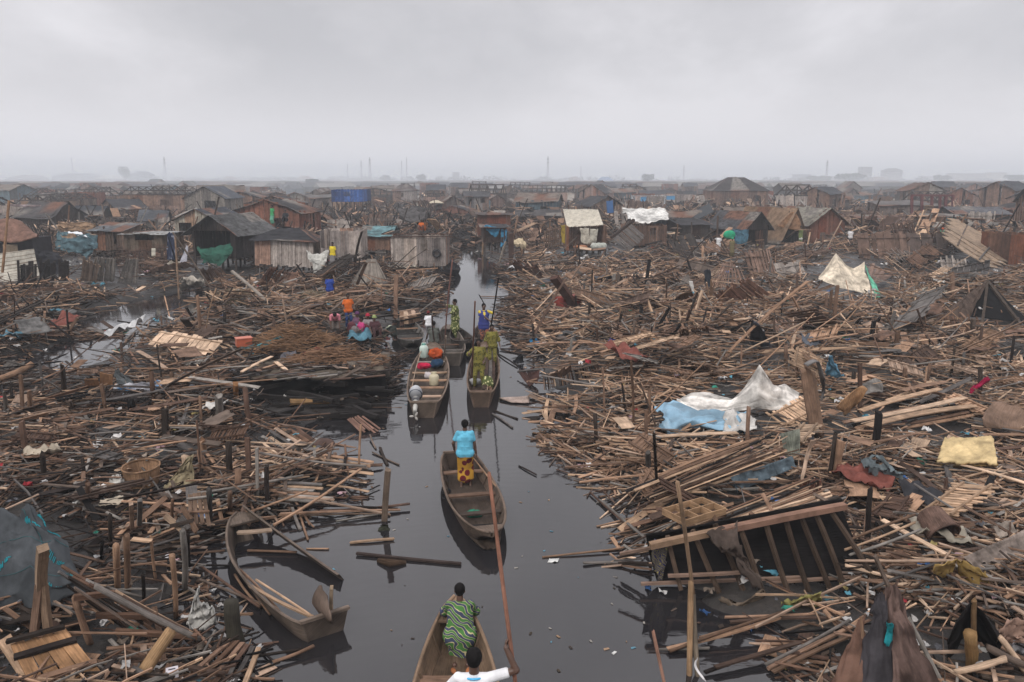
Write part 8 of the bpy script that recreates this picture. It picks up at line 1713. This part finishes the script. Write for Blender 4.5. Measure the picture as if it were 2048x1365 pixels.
# ---------------------------------------------------------------- labels that single each one out
LM = [('the white tarpaulin', 1480, 780), ('the blue tarpaulin', 1400, 850), ('the cream two peaked tarpaulin', 1700, 560), ('the yellow mattress', 1934, 905), ('the tilted split board', 1620, 810), ('the plank slab', 1830, 825),
      ('the collapsed hut', 1480, 1120), ('the open crate', 1385, 1015), ('the side lying basket', 1858, 1045), ('the dark brown cloth', 1780, 1270), ('the wrapped corner post', 1940, 1300), ('the fallen roof', 1955, 490), ('the black tent ruin', 1975, 620),
      ('the red crate', 1135, 605), ('the car tyre', 1134, 680), ('the fan of sticks', 1200, 840), ('the slatted bank panel', 1145, 755), ('the cream roofed shed', 1168, 470), ('the stained white roof', 1290, 430), ('the grey brown net', 1335, 580), ('the leaning screen', 1485, 590), ('the thatched hut', 1560, 450),
      ('the slate metal sheet', 1520, 670), ('the magenta cloth', 1958, 770), ('the torn grey cloth', 1760, 935), ('the channel mouth', 1000, 560), ('the blue tarpaulin shack', 990, 475), ('the tyre house', 836, 505), ('the seated group', 735, 660), ('the brushwood heaps', 610, 700),
      ('the earth platform', 640, 745), ('the burnt timbers', 610, 805), ('the clay pot', 648, 902), ('the raft panel', 605, 985), ('the wicker basket', 287, 955), ('the blue print cloth', 278, 777), ('the broken canoe', 500, 1080), ('the bamboo posts', 245, 1140), ('the roofing sheet', 90, 1100), ('the plank door', 110, 1310),
      ('the white sack', 402, 1215), ('the brushwood fence', 270, 1225), ('the plank hatch', 400, 1020), ('the pond', 310, 620), ('the far pond', 150, 705), ('the white striped sheet', 30, 545), ('the slat screens', 225, 545), ('the green tarpaulin hut', 430, 490), ('the tilting board house', 570, 510), ('the trussed brown house', 310, 405),
      ('the blue house', 696, 392), ('the pink house', 1090, 388), ('the hipped roof house', 1480, 385), ('the rusty frame', 1865, 410), ('the teal house', 1890, 450), ('the patchwork shelter', 150, 485), ('the left edge floor', 80, 880), ('the rotten piles', 450, 810), ('the mid channel canoe', 950, 990),
      ('the steep roofed city house', 280, 350), ('the pair of masts', 730, 340), ('the central mast', 1096, 335), ('the highest block', 1733, 345), ('the long pale building', 1950, 355), ('the turquoise planks', 525, 685), ('the left edge stub', 12, 790), ('the tan floor piece', 1650, 700), ('the warped plywood', 2020, 840), ('the thin netting', 1035, 540), ('the bent tan pole', 12, 470), ('the grey houses gap', 640, 525)]
def rel(px, py, used):
    sc_ = lambda d: abs(d[1]-px)/1.0+abs(d[2]-py)*2.4
    L_ = sorted(LM, key=sc_); k = L_[used]
    dx, dy = px-k[1], (py-k[2])*2.0
    far = sc_(k) > 170
    if abs(dx) > abs(dy): w_ = ('far to the ' if far else 'just ' if abs(dx) < 45 else '')+('right of ' if dx > 0 else 'left of ')
    else: w_ = ('well ' if far else 'just ' if abs(dy) < 45 else '')+('in front of ' if dy > 0 else 'beyond ')
    return w_+k[0]
for (c, wt, rt, px, py) in FILL:
    AUT.append((c, (wt+' city building') if rt[0] == 'c' else (wt+' walled '+rt[1]+' shack'+('' if rt[0] in ('bare', 'missing', 'open') else ' with '+rt[0]+' roof')), None, None, 'city building' if rt[0] == 'c' else 'shack'))
    c['_p'] = (float(px), float(py))
ORD = ['leftmost', 'second from the left', 'third from the left', 'fourth from the left', 'fifth from the left', 'sixth from the left', 'seventh from the left', 'eighth from the left', 'ninth from the left']
NUM = {2: 'two', 3: 'three', 4: 'four', 5: 'five', 6: 'six', 7: 'seven', 8: 'eight', 9: 'nine'}
GRP = {'wall panel': 'loose wall panels among the shacks', 'post': 'stilt posts left standing in the wreckage', 'plank': 'loose planks on the wreckage', 'pole': 'loose poles on the wreckage', 'stick': 'sticks by the water', 'panel': 'slatted panels in the wreckage', 'rag': 'rags on the wreckage', 'board piece': 'board pieces on the wreckage', 'metal sheet': 'metal sheets on the wreckage', 'bare pole': 'bare poles among the far shacks', 'shack': 'shacks of the settlement', 'city building': 'low buildings of the far city'}
pool = {}
for (o, desc, cat, q, noun) in AUT:
    if q is None: px, py = o['_p']; del o['_p']
    else: px, py, _ = proj(q)
    pool.setdefault((desc, rel(px, py, 0)), []).append((float(px), float(py), o, desc, noun, cat))
seen = set()
for (desc, r_), L_ in pool.items():
    L_.sort(key=lambda t: t[0])
    for i, (px, py, o, d, noun, cat) in enumerate(L_):
        lab = f"{d} {r_}"
        if len(L_) > 1:
            k = len(L_)
            od = (ORD[i] if i < k-1 or k > 9 else 'rightmost')
            lab = f"{d} {r_}, {od} of {NUM.get(k, 'these')}" if i < 9 else f"{d} {r_}, number {i+1} from the left"
        if len(lab.split()) > 16: lab = lab.replace(' with ', ', ').replace('just ', '').replace('far to the ', '')
        if len(lab.split()) > 16: lab = lab.replace(' walled', '')
        if len(lab.split()) > 16: lab = lab.replace(' standing', '').replace(' from the left', '')
        o['label'] = lab; o['group'] = GRP[noun]
        if cat: o['category'] = cat
sc.view_settings.view_transform = 'Standard'; sc.view_settings.look = 'None'; sc.view_settings.exposure = .16; sc.view_settings.gamma = 1
sc.render.film_transparent = False
cy = sc.cycles
cy.use_denoising = True; cy.max_bounces = 8; cy.diffuse_bounces = 3; cy.glossy_bounces = 3; cy.transmission_bounces = 2; cy.volume_bounces = 4
cy.caustics_reflective = False; cy.caustics_refractive = False; cy.use_fast_gi = False; cy.sample_clamp_indirect = 4
